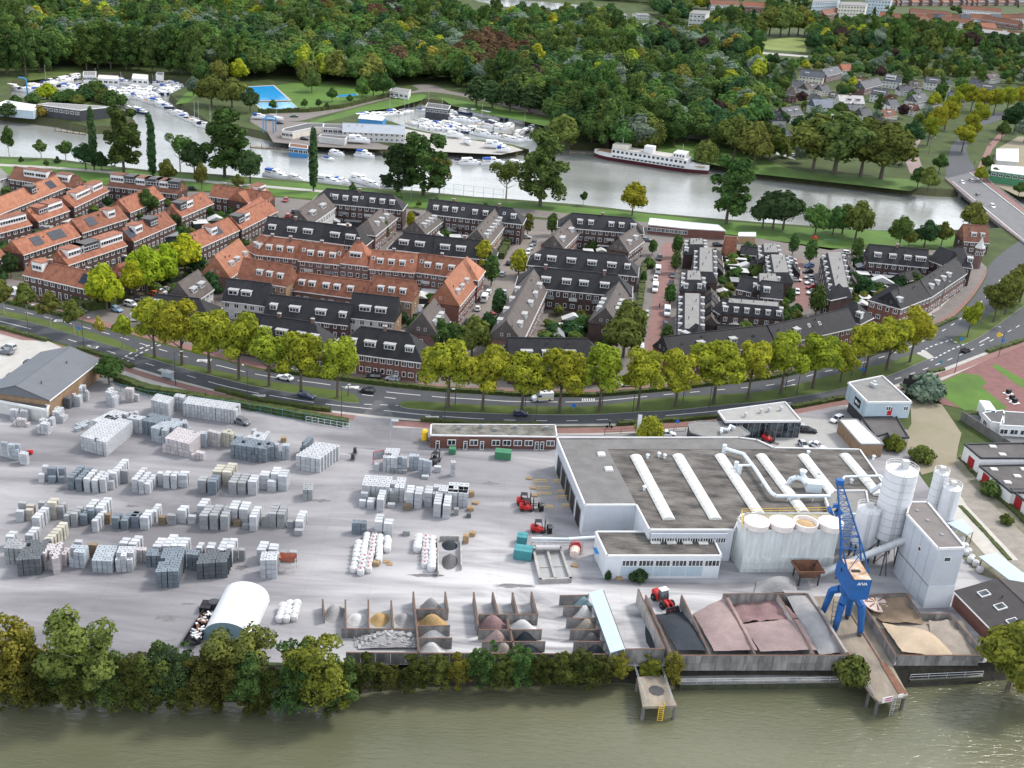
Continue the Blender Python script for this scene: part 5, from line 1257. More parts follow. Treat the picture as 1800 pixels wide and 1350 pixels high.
b=MB();b.quad((-2.6,-2,3.6),(2.6,-2,3.6),(1.6,-1.2,1.6),(-1.6,-1.2,1.6));b.quad((2.6,-2,3.6),(2.6,2,3.6),(1.6,1.2,1.6),(1.6,-1.2,1.6));b.quad((2.6,2,3.6),(-2.6,2,3.6),(-1.6,1.2,1.6),(1.6,1.2,1.6));b.quad((-2.6,2,3.6),(-2.6,-2,3.6),(-1.6,-1.2,1.6),(-1.6,1.2,1.6))
b.quad((-1.7,-1.3,1.75),(1.7,-1.3,1.75),(1.7,1.3,1.75),(-1.7,1.3,1.75),1)
for x0,x1,y0,y1 in((-2.75,2.75,-2.15,-2),(-2.75,2.75,2,2.15),(-2.75,-2.6,-2,2),(2.6,2.75,-2,2)):b.b2(x0,x1,y0,y1,3.2,3.75)
b.build('bin',[m_rust,m_dgrey],t)
b=MB()
for x in(-2,2):
 for y in(-1.6,1.6):b.b2(x-.12,x+.12,y-.12,y+.12,0,3.2)
b.build('support_frame',m_dgrey,t)
# blue quay crane
p=P(1478,1098);cr=thing('quay_crane','blue lattice jib crane on four legs straddling the jetty','crane',p);o=Vector(p)
feet=[P(1466.5,1112)-o,P(1511,1116)-o,P(1489,1086)-o,P(1446,1080)-o]
topz=7.2;tops=[f*.42+Vector((0,0,topz))for f in feet]
for f,tp_ in zip(feet,tops):
 b=MB();k=Vector((f.x*.80,f.y*.80,topz-1.2));b.tube(f+Vector((0,0,.7)),k,.55,.72,6);b.tube(k,tp_,.72,.8,6);b.build('leg',m_crblue,cr)
 b=MB();b.box(f+Vector((0,0,.35)),(1.9,.7,.7),1.2);b.build('bogie',m_dgrey,cr)
b=MB()
b.prism([tuple(t_)[:2]for t_ in tops],topz-.6,topz+.4,0);b.lathe([(1.7,topz+.4),(1.5,topz+2.2)],n=16);b.build('portal',m_crblue,cr)
b=MB();b.lathe([(2.0,topz+2.2),(2.0,topz+2.5)],n=20);b.build('turntable',m_steel,cr)
b=MB()
for i in range(7):b.tube((-3.0,-3.4+i*.25,.8+i*.9),(-1.8,-3.4+i*.25,.8+i*.9),.05,n=4);
b.path([(-3.0,-3.6,.5),(-3.0,-1.8,6.8)],.06);b.path([(-1.8,-3.6,.5),(-1.8,-1.8,6.8)],.06);b.build('ladder',m_dgrey,cr)
hz=topz+2.5;hp=P(1499,1015,hz+2)-o;hp.z=0;hrz=radians(6)
b=MB();b.poly([(-1.7,-4.2,hz),(-1.7,-4.2,hz+4.2),(-1.7,2.6,hz+4.2),(-1.7,4.2,hz+2.6),(-1.7,4.2,hz)][::-1]);b.poly([(1.7,-4.2,hz),(1.7,-4.2,hz+4.2),(1.7,2.6,hz+4.2),(1.7,4.2,hz+2.6),(1.7,4.2,hz)])
b.quad((-1.7,-4.2,hz),(1.7,-4.2,hz),(1.7,-4.2,hz+4.2),(-1.7,-4.2,hz+4.2));b.quad((1.7,4.2,hz),(-1.7,4.2,hz),(-1.7,4.2,hz+2.6),(1.7,4.2,hz+2.6));b.quad((1.7,4.2,hz+2.6),(-1.7,4.2,hz+2.6),(-1.7,2.6,hz+4.2),(1.7,2.6,hz+4.2))
b.quad((-1.7,-4.2,hz),(-1.7,4.2,hz),(1.7,4.2,hz),(1.7,-4.2,hz))
mh=b.build('machine_house',m_crblue,cr,hp,hrz)
b=MB();b.b2(-1.6,1.6,-4.1,2.5,hz+4.2,hz+4.3,0);b.b2(-1.2,.4,-1.8,-1.1,hz+4.3,hz+4.45,1);b.build('house_roof',[mat('pale_rusty_roof',(.55,.47,.40),.85,.3,.7,col2=(.40,.22,.10)),m_black],mh)
b=MB();b.b2(-1.73,-1.69,1.2,1.9,hz+2.2,hz+3.0);b.build('porthole',m_black,mh)
b=MB();x=-.9;zc=hz+3.1;yy=-4.24
def stroke(b,x0,z0,x1,z1,w=.13):
 d=Vector((x1-x0,0,z1-z0));n=Vector((-d.z,0,d.x)).normalized()*w/2
 a0=Vector((x0,yy,z0));a1=Vector((x1,yy,z1));b.quad(a0-n,a1-n,a1+n,a0+n)
for ch in 'AIVA':
 if ch=='A':stroke(b,x,zc,x+.28,zc+.6);stroke(b,x+.28,zc+.6,x+.5,zc);stroke(b,x+.12,zc+.2,x+.42,zc+.2,.1);x+=.56
 elif ch=='I':stroke(b,x,zc,x+.12,zc+.6);x+=.28
 else:stroke(b,x,zc+.6,x+.2,zc);stroke(b,x+.2,zc,x+.48,zc+.6);x+=.46
b.build('lettering',m_white,mh)
jb0=[hp+Matrix.Rotation(hrz,3,'Z')@Vector(v)for v in((-2.0,-1.6,hz+4.3),(2.0,-1.6,hz+4.3),(2.0,2.4,hz+4.3),(-2.0,2.4,hz+4.3))]
mid_c=P(1496,958,hz+9.5)-o;tip=P(1476,850,30.0)-o
jb1=[mid_c+Vector(v)for v in((-1.9,-1.4,0),(1.9,-1.4,0),(1.7,1.6,.8),(-1.7,1.6,.8))]
b=MB()
for i in range(4):b.tube(jb0[i],jb1[i],.17,.15,6);b.tube(jb1[i],jb1[(i+1)%4],.11,n=5);b.tube(jb0[i],jb1[(i+1)%4],.08,n=5)
b.build('gantry',m_crblue,cr)
b=MB();n=9;jt=[tip+Vector(v)for v in((-.45,-.4,0),(.45,-.4,0),(.4,.4,.1),(-.4,.4,.1))]
rings=[[jb1[i].lerp(jt[i],k/n)for i in range(4)]for k in range(n+1)]
for i in range(4):b.tube(jb1[i],jt[i],.15,.10,6)
for k in range(n):
 for i in range(4):
  b.tube(rings[k+1][i],rings[k+1][(i+1)%4],.06,n=4)
  b.tube(rings[k][i],rings[k+1][(i+1)%4]if k%2 else rings[k+1][i].lerp(rings[k+1][(i+1)%4],1.0),.05,n=4)
b.build('jib',m_crblue,cr)
b=MB();b.box(tip+Vector((0,0,.3)),(1.3,1.0,1.0));b.build('jib_head',m_crblue,cr)
g0=P(1466,905,13.2)-o
b=MB();b.tube(tip,g0+Vector((0,0,2.0)),.04,n=4);b.tube(tip+Vector((.3,0,0)),g0+Vector((.3,0,2.0)),.04,n=4);b.build('hoist_rope',m_dgrey,cr)
b=MB()
for s in(-1,1):
 b.quad(g0+Vector((s*.1,-1,.1)),g0+Vector((s*.1,1,.1)),g0+Vector((s*1.5,1,.9)),g0+Vector((s*1.5,-1,.9)));b.quad(g0+Vector((s*1.5,-1,.9)),g0+Vector((s*1.5,1,.9)),g0+Vector((s*.9,.8,1.6)),g0+Vector((s*.9,-.8,1.6)))
 b.tube(g0+Vector((s*1.3,0,1.0)),g0+Vector((0,0,2.2)),.12)
 for y in(-1,1):b.tri(g0+Vector((s*.1,y,.1)),g0+Vector((s*1.5,y,.9)),g0+Vector((s*.9,y*.9,1.6)))
b.box(g0+Vector((0,0,2.1)),(.9,.7,.7));b.build('grab_bucket',m_crblue,cr)
# jetties
def rail_line(b,pts,h=1.05,every=2.0,r=.04,bars=(.55,1.05)):
 for i in range(len(pts)-1):
  a,c=Vector(pts[i]),Vector(pts[i+1]);n=max(1,int((c-a).length/every))
  for k in range(n+1):p=a.lerp(c,k/n);b.tube(p,p+Vector((0,0,h)),r,n=5)
  for z in bars:b.tube(a+Vector((0,0,z)),c+Vector((0,0,z)),r,n=5)
m_deck=mat('jetty_deck',(.30,.255,.195),.9,.3,.35,.2,2,col2=(.15,.13,.11),stretch=(1,.5,1))
def jetty(label,px,z,rails,extra=None):
 pts=[P(x,y,z)for x,y in px];c=sum(pts,Vector())/len(pts);t=thing('jetty',label,'jetty',(c.x,c.y,0))
 loc=[(p.x-c.x,p.y-c.y)for p in pts]
 b=MB();b.prism(loc,z-.5,z,0,0);b.build('deck',m_deck,t)
 b=MB()
 for p in loc:b.tube((p[0]*.93,p[1]*.96,WZ-2),(p[0]*.93,p[1]*.96,z-.3),.32,n=8)
 b.build('pile',m_concd,t)
 b=MB()
 for r in rails:rail_line(b,[P(x,y,z)-Vector((c.x,c.y,0))for x,y in r])
 b.build('handrail',m_steel,t)
 return t,c
jt,jc=jetty('long jetty with crane rails and a rusty walkway',[(1421,1048),(1500,1048),(1508,1060),(1597,1222),(1546,1234),(1530,1218),(1490,1160),(1440,1090)],.25,[[(1507,1181),(1535,1227)]])
b=MB()
for(a,d)in(((1466,1108),(1536,1222)),((1496,1080),(1585,1222))):
 p,r=P(*a,.3)-Vector((jc.x,jc.y,0)),P(*d,.3)-Vector((jc.x,jc.y,0));v=r-p;b.box((p+r)/2,(v.length,.25,.14),atan2(v.y,v.x))
b.build('crane_rail',m_rust,jt)
b=MB();b.prism([tuple(P(x,y,.3)-Vector((jc.x,jc.y,0)))[:2]for x,y in((1547,1166),(1557,1166),(1594,1218),(1580,1221))],.25,.38);b.build('rusty_walkway',m_rust,jt)
b=MB();a,d=P(1546,1233,.2)-Vector((jc.x,jc.y,0)),P(1597,1222,.2)-Vector((jc.x,jc.y,0));v=d-a;rz=atan2(v.y,v.x)
b2_=MB();b2_.b2(.3,2.4,-.35,-.25,-.2,.9,0);b2_.b2(.8,2.2,-.37,-.35,.5,.75,1);b2_.b2(.8,2.2,-.37,-.35,.05,.3,1);b2_.build('notice_board',[m_white,mat('sign_magenta',(.42,.03,.16),.5,.05,1)],jt,tuple(a),rz)
b2_=MB();b2_.b2(3.6,4.6,-.35,-.25,.2,.9);b2_.build('notice_board',m_white,jt,tuple(a),rz)
b2_=MB()
for s in(2.6,3.3):b2_.tube((s,-.3,-3.5),(s,-.3,.9),.06,n=5)
for k in range(9):b2_.tube((2.6,-.3,-3.3+k*.45),(3.3,-.3,-3.3+k*.45),.04,n=4)
b2_.build('ladder',m_steel,jt,tuple(a),rz)
jt2,jc2=jetty('short crumbling jetty with a hole in its deck and a yellow ladder',[(1120,1190),(1166,1186),(1190,1240),(1130,1242)],-.3,[[(1113,1172),(1136,1236)],[(1163,1180),(1182,1236)]])
b=MB();b.lathe([(1.4,0),(1.2,.02),(.05,.03)],n=9);p=P(1154,1214,-.28)-Vector((jc2.x,jc2.y,0));b.build('broken_hole',mat('wet_hole',(.05,.05,.05),.5,.2,1),jt2,tuple(p))
a=P(1163,1241,-.3)-Vector((jc2.x,jc2.y,0));b=MB()
for s in(-.4,.4):b.tube((s,-.25,-3),(s,-.25,.9),.07,n=5)
for k in range(8):b.tube((-.4,-.25,-2.8+k*.42),(.4,-.25,-2.8+k*.42),.045,n=4)
b.build('ladder',m_yel,jt2,tuple(a))
for k,(px,lab)in enumerate((([(1195,1188),(1487,1184),(1487,1200),(1195,1204)],'concrete quay ledge left of the crane jetty'),([(1602,1172),(1728,1170),(1728,1190),(1600,1196)],'concrete quay ledge right of the crane jetty'))):
 pts=[P(x,y,-2.0)for x,y in px];c=sum(pts,Vector())/4;t=thing('quay_ledge',lab,'quay',(c.x,c.y,0))
 b=MB();b.prism([(p.x-c.x,p.y-c.y)for p in pts],WZ-1,-2.0,0,1);b.build('ledge',[mat('algae_concrete',(.045,.05,.03),.9,.4,.8),m_conc],t)
 b=MB();rail_line(b,[pts[3]-Vector((c.x,c.y,0))+Vector((0,.3,0)),pts[2]-Vector((c.x,c.y,0))+Vector((0,.3,0))],1.0,3.0,.06);b.build('handrail',m_steel,t)
# the other buildings round the yard
def facade_windows(t,c,a_px,d_px,z,n,w,h,zb,panes=2,skip=()):
 a,d=P(*a_px,z)-c,P(*d_px,z)-c;v=d-a;rz=atan2(v.y,v.x);nn=Vector((sin(rz),-cos(rz),0))*.04
 for k in range(n):
  if k in skip:continue
  p=a.lerp(d,(k+.5)/n)+nn;window(t,p.x,p.y,zb,w,h,panes,rz)
of,oc=block('brick gate office with a mossy flat roof and white windows',[(757,765),(979,768),(976,747),(758,746)],3.4,m_brick_red,mat('mossy_felt',(.22,.215,.20),.95,.3,.5,.2,2,col2=(.07,.065,.05)),name='gate_office',rim=m_white,parapet=.1)
facade_windows(of,oc,(765,767),(978,769),3.4,11,2.0,1.5,1.1,2,skip=(0,2,4,9))
facade_windows(of,oc,(765,767),(978,769),3.4,22,.95,2.2,.05,1,skip=tuple(k for k in range(22)if k not in(0,5,8,18,19)))
for x,y in((806,755),(845,752),(870,758),(905,753),(960,755)):
 A=rel(oc,x,y,3.4);b=MB();b.box((0,0,.4),(.9,.7,.8));b.build('roof_unit',m_lead,of,(A.x,A.y,3.4))
lb,lbc=block('plain white lean-to against the long grey roofed hall',[(-30,700),(82,722),(86,714),(80,712),(-30,690)],3.2,m_white_dirty,m_felt_dk,name='lean_to')
def pitched(label,e0,e1,D,he,hr,wall,roof,name,gable_wins=True):return house(label,e0,e1,he=he,D=D,hr=hr,wall=wall,roof=roof,wins=False,name=name,cat='hall')
m_slate=mat('long_grey_sheet',(.12,.13,.145),.7,.08,.3,coord='object');lines(m_slate,0,1.2,.25,.06)
lh=pitched('long grey roofed brick hall at the left edge',(85,704),(176,633),16,4.6,2.6,m_brick_tan,m_slate,'storage_hall')
of2,o2=block('raised grey office box on stilts beside the road',[(1491,674),(1525,708),(1602,708),(1551,662)],7.6,m_bluegrey,m_felt,name='office_building',z0=3.2)
facade_windows(of2,o2,(1525,708),(1602,708),7.6,5,1.4,1.2,5.4,2,skip=(0,1,3));
b=MB();b.b2(-.6,.6,-.05,0,4.0,6.2);a=P(1567,708,7.6)-o2;b.build('door',m_red,of2,(a.x,a.y,0),.1)
b=MB();p=[P(x,y,7.6)-o2 for x,y in((1498,678),(1522,703),(1585,703),(1548,668))]
b.prism([tuple(v)[:2]for v in p],.0,3.2);b.build('base',m_dgrey,of2)
a,d=P(1491,674,7.6)-o2,P(1525,708,7.6)-o2;v=d-a;rz=atan2(v.y,v.x);m_=a.lerp(d,.58)
b=MB();b.b2(-1.7,1.7,-.1,-.02,4.2,6.4,0);b.b2(-1.2,-.2,-.13,-.1,4.9,5.7,1);b.b2(-.1,1.3,-.13,-.1,5.3,5.5,1);b.b2(-.1,1.1,-.13,-.1,4.9,5.1,1);b.build('sign_panel',[m_black,m_white],of2,(m_.x,m_.y,0),rz)
A=P(1535,680,7.6)-o2;b=MB();b.box((0,0,.5),(1.2,2.0,.9),.5);b.tube((.4,.9,.3),(.4,.9,1.3),.5,.5,9);b.build('air_unit',m_steel,of2,(A.x,A.y,7.65))
b=MB();a,d=P(1572,715,4)-o2,P(1588,735,0)-o2;b.tube(a,d,.08);b.tube(a+Vector((.9,0,0)),d+Vector((.9,0,0)),.08);b.build('outdoor_stair',m_red,of2)
st,sc2=block('low brown roofed store behind the raised office',[(1515,735),(1540,768),(1560,762),(1566,770),(1597,770),(1575,733)],3.4,m_white_dirty,m_roofc,name='store_building',rim=m_dgrey)
bs,bsc=block('brick shed with a pale flat roof in the car park',[(1475,738),(1513,781),(1553,781),(1506,737)],3.6,m_brick_tan,mat('pale_felt',(.50,.49,.46),.85,.12,.5),name='brick_store',rim=m_lead,parapet=.15)
sh,shc=block('showroom with a flat pale roof and dark glass walls',[(1262,724),(1275,742),(1408,741),(1380,708)],4.6,m_dgrey,mat('pale_roof',(.31,.305,.295),.85,.12,.4),name='showroom',rim=m_white)
a,d=P(1275,742,4.6)-shc,P(1408,741,4.6)-shc;v=d-a;L=hypot(v.x,v.y);rz=atan2(v.y,v.x)
b=MB();b.b2(.3,L-.3,-.05,.0,.2,4.2)
b.build('glass_wall',m_carglass,sh,(a.x,a.y,0),rz)
b=MB()
for k in range(14):b.b2(L*k/13-.05,L*k/13+.05,-.12,-.05,.1,4.3)
b.build('mullion',m_lead,sh,(a.x,a.y,0),rz)
for x,y in((1310,733),(1337,726),(1351,724),(1372,722)):
 A=P(x,y,4.6)-shc;b=MB();b.tube((0,0,0),(0,0,1),.35,.3,8);b.tube((0,0,1),(0,0,1.2),.55,.4,8);b.build('roof_vent',m_steel,sh,(A.x,A.y,4.65))
dr,drc=block('round ended grey terrace roof behind the hall',[(1210,745),(1214,760),(1240,768),(1305,768),(1318,762),(1296,745),(1255,741),(1225,741)],3.6,m_dgrey,m_felt,name='canteen',rim=m_lead,parapet=.15)
b=MB();pts=[P(x,y,4.4)-drc for x,y in((1268,760),(1268,753),(1280,756),(1284,748),(1292,752))];b.path(pts,.35,8);b.build('duct_pipe',m_pipe,dr)
ga,gc=block('white garage shed with a red door, higher part at the top',[(1696,782),(1724,806),(1830,806),(1800,780)],4.4,m_white,m_roofc,name='garage',rim=m_dgrey)
gb_,gbc=block('long white garage shed with two red doors',[(1722,820),(1752,845),(1778,866),(1830,866),(1830,818)],3.4,m_white,m_roofc,name='garage',rim=m_dgrey)
gd,gdc=block('white garage shed at the right edge, one red door',[(1777,861),(1830,905),(1850,905),(1850,861)],3.2,m_white,m_felt,name='garage',rim=m_dgrey)
def red_door(t,c,a_px,d_px,z,f,w=2.6,h=2.9):
 a,d=P(*a_px,z)-c,P(*d_px,z)-c;v=d-a;p=a.lerp(d,f);rz=atan2(v.y,v.x);b=MB()
 for k in range(4):b.b2(-w/2+w*k/4+.02,-w/2+w*(k+1)/4-.02,-.1,.0,.05,h)
 b.build('door',m_dred,t,(p.x,p.y,0),rz)
red_door(ga,gc,(1696,782),(1724,806),4.4,.55);red_door(gb_,gbc,(1722,820),(1752,845),3.4,.45);red_door(gd,gdc,(1777,861),(1830,905),3.2,.30)
for t_,c_,z_,pts_ in((ga,gc,4.4,((1745,786),(1762,800))),(gb_,gbc,3.4,((1747,826),(1788,838),(1771,849),(1800,826)))):
 for x,y in pts_:A=P(x,y,z_)-c_;b=MB();b.box((0,0,.15),(1.6,1.3,.3));b.box((0,0,.33),(1.3,1.0,.08));b.build('rooflight',m_sky,t_,(A.x,A.y,z_+.04))
dk=pitched('brick shed with a charcoal corrugated roof by the quay',(1679,1040),(1760,1122),18,3.4,2.2,m_brick_red,mat('charcoal_sheet',(.055,.05,.05),.85,.2,.4),'quay_shed')
for fx,ty in((.18,.45),(.45,.5),(.72,.45)):
 put('rooflight',ME_ROOFLIGHT,dk,(17*fx,9*ty,3.4+2.2*ty+.3),rot=(atan2(2.2,9),0,0),scale=1.7)
bsx,bxc=block('open sided store with a pale blue roof beside the plant tower',[(1664,919),(1700,940),(1712,934),(1692,912)],3.2,m_steel,m_bluegrey,name='bag_store',z0=2.9,rim=None)
bsy,byc=block('long pale blue canopy roof at the right edge',[(1720,978),(1752,972),(1830,1030),(1830,1062)],3.0,m_steel,m_bluegrey,name='canopy',z0=2.75,rim=None)
b=MB()
for x,y in((1725,985),(1750,978),(1790,1010)):p=P(x,y,2.75)-byc;b.tube((p.x,p.y,0),(p.x,p.y,2.75),.12)
b.build('post',m_dgrey,bsy)
b=MB()
for x,y in((1666,921),(1700,941),(1710,935),(1692,914)):p=P(x,y,2.9)-bxc;b.tube((p.x,p.y,0),(p.x,p.y,2.9),.1)
b.build('post',m_dgrey,bsx)
ta,tb_=P(380,1092,0),P(382,1045,0)
t=thing('arched_tent','white arched storage tent half hidden by the bank trees','tent',tuple(P(421,1080)),0);o=P(421,1080)
b=MB();R=4.3;n=14;L0,L1=-8.0,4.8
for j in range(n):
 t0,t1=pi*j/n,pi*(j+1)/n
 f=lambda tt,y:(R*cos(tt),y,3.9*sin(tt)**.8)
 for y0 in range(6):
  ya,yb=L0+(L1-L0)*y0/6,L0+(L1-L0)*(y0+1)/6
  b.quad(f(t0,ya),f(t0,yb),f(t1,yb),f(t1,ya),1 if 6<=j<=7 and y0 in(2,3,4)else 0)
 b.tri(f(t0,L0),(0,L0,0),f(t1,L0),2);b.tri(f(t0,L1),f(t1,L1),(0,L1,0),2)
b.build('canvas',[mat('tent_white',(.55,.56,.57),.6,.05,.5),mat('tent_window',(.62,.58,.42),.6,.1,.6),mat('tent_end',(.22,.33,.38),.6,.1,.6)],t,rz=-.03)
# yard: stacks of paving, bags, bays, heaps, machines
zA=lambda x,y:(x/5.625,690+y/5.625)
zB=lambda x,y:(240+x/4.737,690+y/4.737)
zC=lambda x,y:(220+x/5.143,850+y/5.143)
zD=lambda x,y:(590+x/6.667,770+y/6.667)
zE=lambda x,y:(590+x/4.704,900+y/4.704)
zF=lambda x,y:(x/5.625,800+y/5.625)
zM=lambda x,y:(x/3.913,900+y/3.913)
zI=lambda x,y:(x/3.913,580+y/3.913)
def pack_mat(name,c):
 m=mat('pack_'+name,c,.85,.12,1.3,.15,6,objrand=.13);lines(m,2,.155,.30,.18);return m
PK={'w':('white',pack_mat('white',(.41,.425,.445))),'g':('grey',pack_mat('grey',(.26,.27,.28))),'b':('slate blue',pack_mat('slate',(.155,.185,.215))),'lb':('pale blue',pack_mat('pale_blue',(.33,.365,.40))),'c':('cream',pack_mat('cream',(.40,.38,.32))),'p':('pinkish white',pack_mat('pinkish',(.43,.40,.405))),'d':('dark grey',pack_mat('dark',(.10,.11,.12))),'r':('brown',pack_mat('brown',(.20,.15,.10))),'k':('black',pack_mat('black',(.06,.065,.075)))}
b=MB();e=.47
b.prism([(-e,-e+.06),(-e+.06,-e),(e-.06,-e),(e,-e+.06),(e,e-.06),(e-.06,e),(-e+.06,e),(-e,e-.06)],.02,.96);ME_PACK=b.mesh('pack',PK['w'][1])
b=MB();b.prism([(-e,-e+.06),(-e+.06,-e),(e-.06,-e),(e,-e+.06),(e,e-.06),(e-.06,e),(-e+.06,e),(-e,e-.06)],.02,.96);b.box((0,0,.965),(.26,.16,.03),0,1);ME_PACKD=b.mesh('pack',[PK['w'][1],m_black])
b=MB();b.b2(-.49,.49,-.46,.46,.01,.98);ME_SLAB=b.mesh('pack',PK['w'][1])
ORD=['first','second','third','fourth','fifth','sixth','seventh','eighth','ninth','tenth','eleventh','twelfth','thirteenth','fourteenth','fifteenth','sixteenth','seventeenth','eighteenth','nineteenth','twentieth','twenty-first','twenty-second','twenty-third']
STK=[]
def stacks(desc,FL,FR,BL,nc,nr,nh,col,hp=.9,rag=.12,hole=None):
 """a bed of stacks; FL, FR, BL: front-left, front-right, back-left corners of the tops in pixels"""
 h=nh*hp;a,c,d=P(*FL,h),P(*FR,h),P(*BL,h)
 u=(c-a)/nc;w=(d-a)/nr;rz=atan2(u.y,u.x);sx=u.length
 nn=Vector((-sin(rz),cos(rz),0));sy=max(.35,abs(w.dot(nn)))
 rnd=random.Random(len(STK)+5)
 for j in range(nr):
  for i in range(nc):
   n=nh
   if rnd.random()<rag:n=max(1,nh-rnd.choice((1,1,2)))
   p=a+u*(i+.5)+w*(j+.5)+Vector((rnd.uniform(-.05,.05),rnd.uniform(-.05,.05),0))
   row='front row' if j==0 else 'back row' if j==nr-1 else ORD[j]+' row'
   where=(ORD[i]+' from left, '+row)if nc>1 else row
   if nc==1 and nr==1:where='standing alone'
   STK.append((j+.001*len(STK),'paver',f'{PK[col][0]} paver stack, {where}, {desc}','stacks of paver packs',p.x,p.y,rz+rnd.uniform(-.03,.03),sx,sy,n,hp,col))
stacks('big white bed left of centre',zA(790,430),zA(1045,495),zA(1060,220),8,11,4,'w',rag=.02)
stacks('rear bed behind the big white bed',zA(905,275),zA(1060,312),zA(1130,165),5,6,4,'w',rag=.05)
stacks('short rear bed by the blue stacks',zA(1240,195),zA(1340,215),zA(1270,165),3,2,4,'w')
stacks('white strip joining the blue bed',zA(1255,252),zA(1400,275),zA(1300,215),4,3,4,'w')
stacks('blue bed behind the white strip',zB(35,230),zB(205,265),zB(118,168),6,5,4,'b',rag=.05)
stacks('ragged bed right of the blue one',zB(215,255),zB(400,275),zB(270,210),6,3,3,'lb',rag=.4)
stacks('pale blue bed in the middle',zB(112,288),zB(245,322),zB(235,230),6,4,4,'lb')
stacks('pinkish bed in the middle',zB(235,378),zB(438,430),zB(345,285),6,6,4,'p',rag=.04)
stacks('low line before the pinkish bed',zB(212,440),zB(558,512),zB(230,422),10,1,2,'p',rag=.2)
stacks('short gap right of the pinkish bed',zB(500,340),zB(582,346),zB(510,318),4,1,4,'lb')
stacks('narrow line left of the cream stacks',zB(590,322),zB(692,346),zB(604,306),5,1,4,'p')
stacks('cream bed in the middle',zB(700,330),zB(795,352),zB(740,296),5,3,4,'c')
stacks('loose line behind the slate bed',zB(800,360),zB(870,372),zB(820,340),3,1,3,'lb',rag=.3)
stacks('white bed behind the slate bed',zB(920,372),zB(1062,402),zB(970,296),5,4,4,'w')
stacks('slate bed in the middle',zB(778,432),zB(1078,472),zB(835,368),9,3,4,'b',rag=.08)
stacks('low line before the slate bed',zB(842,468),zB(990,502),zB(856,450),4,1,3,'b')
stacks('corner of the slate bed',zB(985,520),zB(1060,500),zB(1000,500),2,1,2,'b')
stacks('right end of the slate bed',zB(1072,462),zB(1140,452),zB(1085,420),2,2,4,'b')
stacks('grey line right of the slate bed',zB(1148,436),zB(1268,446),zB(1158,416),4,1,4,'lb')
stacks('bed beside the weighbridge',zB(1318,525),zB(1522,556),zB(1500,408),5,7,4,'w',rag=.03)
stacks('blue pair behind the weighbridge bed',zB(1358,430),zB(1402,440),zB(1432,362),2,4,4,'b')
stacks('long white bed along the fence',zB(388,88),zB(832,152),zB(425,28),18,3,4,'w',rag=.03)
stacks('white bed at the fence corner',zB(122,62),zB(270,96),zB(165,6),6,3,4,'w',rag=.06)
stacks('white link along the fence',zB(310,32),zB(392,44),zB(330,6),4,2,4,'w')
stacks('low stub below the white link',zB(274,80),zB(322,90),zB(282,66),2,1,2,'p')
stacks('cluster by the round tree',zI(726,428),zI(790,445),zI(760,388),3,2,4,'w',rag=.3)
stacks('pair left of the fence corner',zI(858,405),zI(912,412),zI(868,390),3,1,4,'p')
stacks('low stub left of the fence corner',zI(920,446),zI(952,450),zI(928,436),2,1,2,'w')
stacks('three beside the long grey hall',zI(540,400),zI(600,400),zI(552,376),3,2,4,'w',rag=.2)
stacks('dark group by the grey hall',zI(440,468),zI(482,476),zI(452,450),2,1,3,'d',rag=.4)
stacks('white group by the grey hall',zI(484,452),zI(550,462),zI(500,432),3,2,3,'w',rag=.5)
stacks('jumble below the grey hall',zI(338,560),zI(436,575),zI(362,520),4,2,3,'w',rag=.5)
stacks('jumble by the lean-to',zI(252,640),zI(330,655),zI(300,582),3,3,3,'w',rag=.5)
stacks('line against the lean-to',zI(68,552),zI(190,562),zI(74,536),7,1,3,'w')
stacks('low jumble at the lean-to corner',zI(90,612),zI(195,625),zI(100,596),5,1,2,'p',rag=.4)
stacks('slabs by the big white bed',zI(512,690),zI(590,660),zI(535,640),2,2,1,'lb')
stacks('left edge group',zI(5,775),zI(45,780),zI(12,765),1,1,4,'lb')
stacks('group by the red drum',zI(50,790),zI(120,800),zI(70,775),3,2,4,'lb',rag=.3)
stacks('low stubs by the red drum',zI(130,850),zI(185,860),zI(140,830),2,2,3,'w',rag=.6)
stacks('dark group at the left edge',zM(25,248),zM(165,255),zM(55,182),4,3,4,'g')
stacks('dark grey bed, lower left',zM(105,335),zM(275,322),zM(190,192),4,6,4,'d',rag=.04)
stacks('mauve bed, lower left',zM(288,285),zM(362,290),zM(330,215),3,3,4,'p',rag=.2)
stacks('mauve file, lower left',zM(352,330),zM(398,318),zM(395,212),1,5,4,'p',rag=.1)
stacks('short file by the mauve bed',zM(418,292),zM(458,296),zM(440,215),1,3,3,'p',rag=.3)
stacks('pale blue trio, lower left',zM(466,272),zM(578,282),zM(496,222),3,2,4,'lb',rag=.2)
stacks('pale blue bed, lower left',zM(630,335),zM(772,340),zM(672,226),4,4,3,'lb',rag=.15)
stacks('whitish bed, lower left',zM(785,305),zM(905,305),zM(822,236),3,3,4,'w',rag=.1)
stacks('mauve pair, lower left',zM(932,262),zM(1000,266),zM(944,238),3,2,3,'p')
stacks('slate trio, lower middle',zM(1000,300),zM(1112,305),zM(1020,250),3,2,3,'b',rag=.2)
stacks('tall slate bed, lower middle',zM(1066,415),zM(1226,408),zM(1125,246),4,7,4,'b',rag=.04)
stacks('slate pair, lower middle',zM(1282,290),zM(1362,296),zM(1296,258),2,2,4,'b')
stacks('dark bed, lower middle',zM(1346,360),zM(1560,345),zM(1390,262),5,4,4,'d',rag=.15)
stacks('three white files by the hopper',zC(1215,695),zC(1372,692),zC(1235,615),3,3,4,'w',hp=1.05,rag=0)
stacks('bed in the centre of the yard',zD(300,556),zD(798,590),zD(345,430),9,3,4,'w',rag=.03)
stacks('right half of the centre bed',zD(1140,612),zD(1545,648),zD(1160,540),7,2,4,'w',rag=.1)
stacks('tall files right of centre',zD(1310,640),zD(1556,652),zD(1330,515),4,3,4,'w',rag=.0)
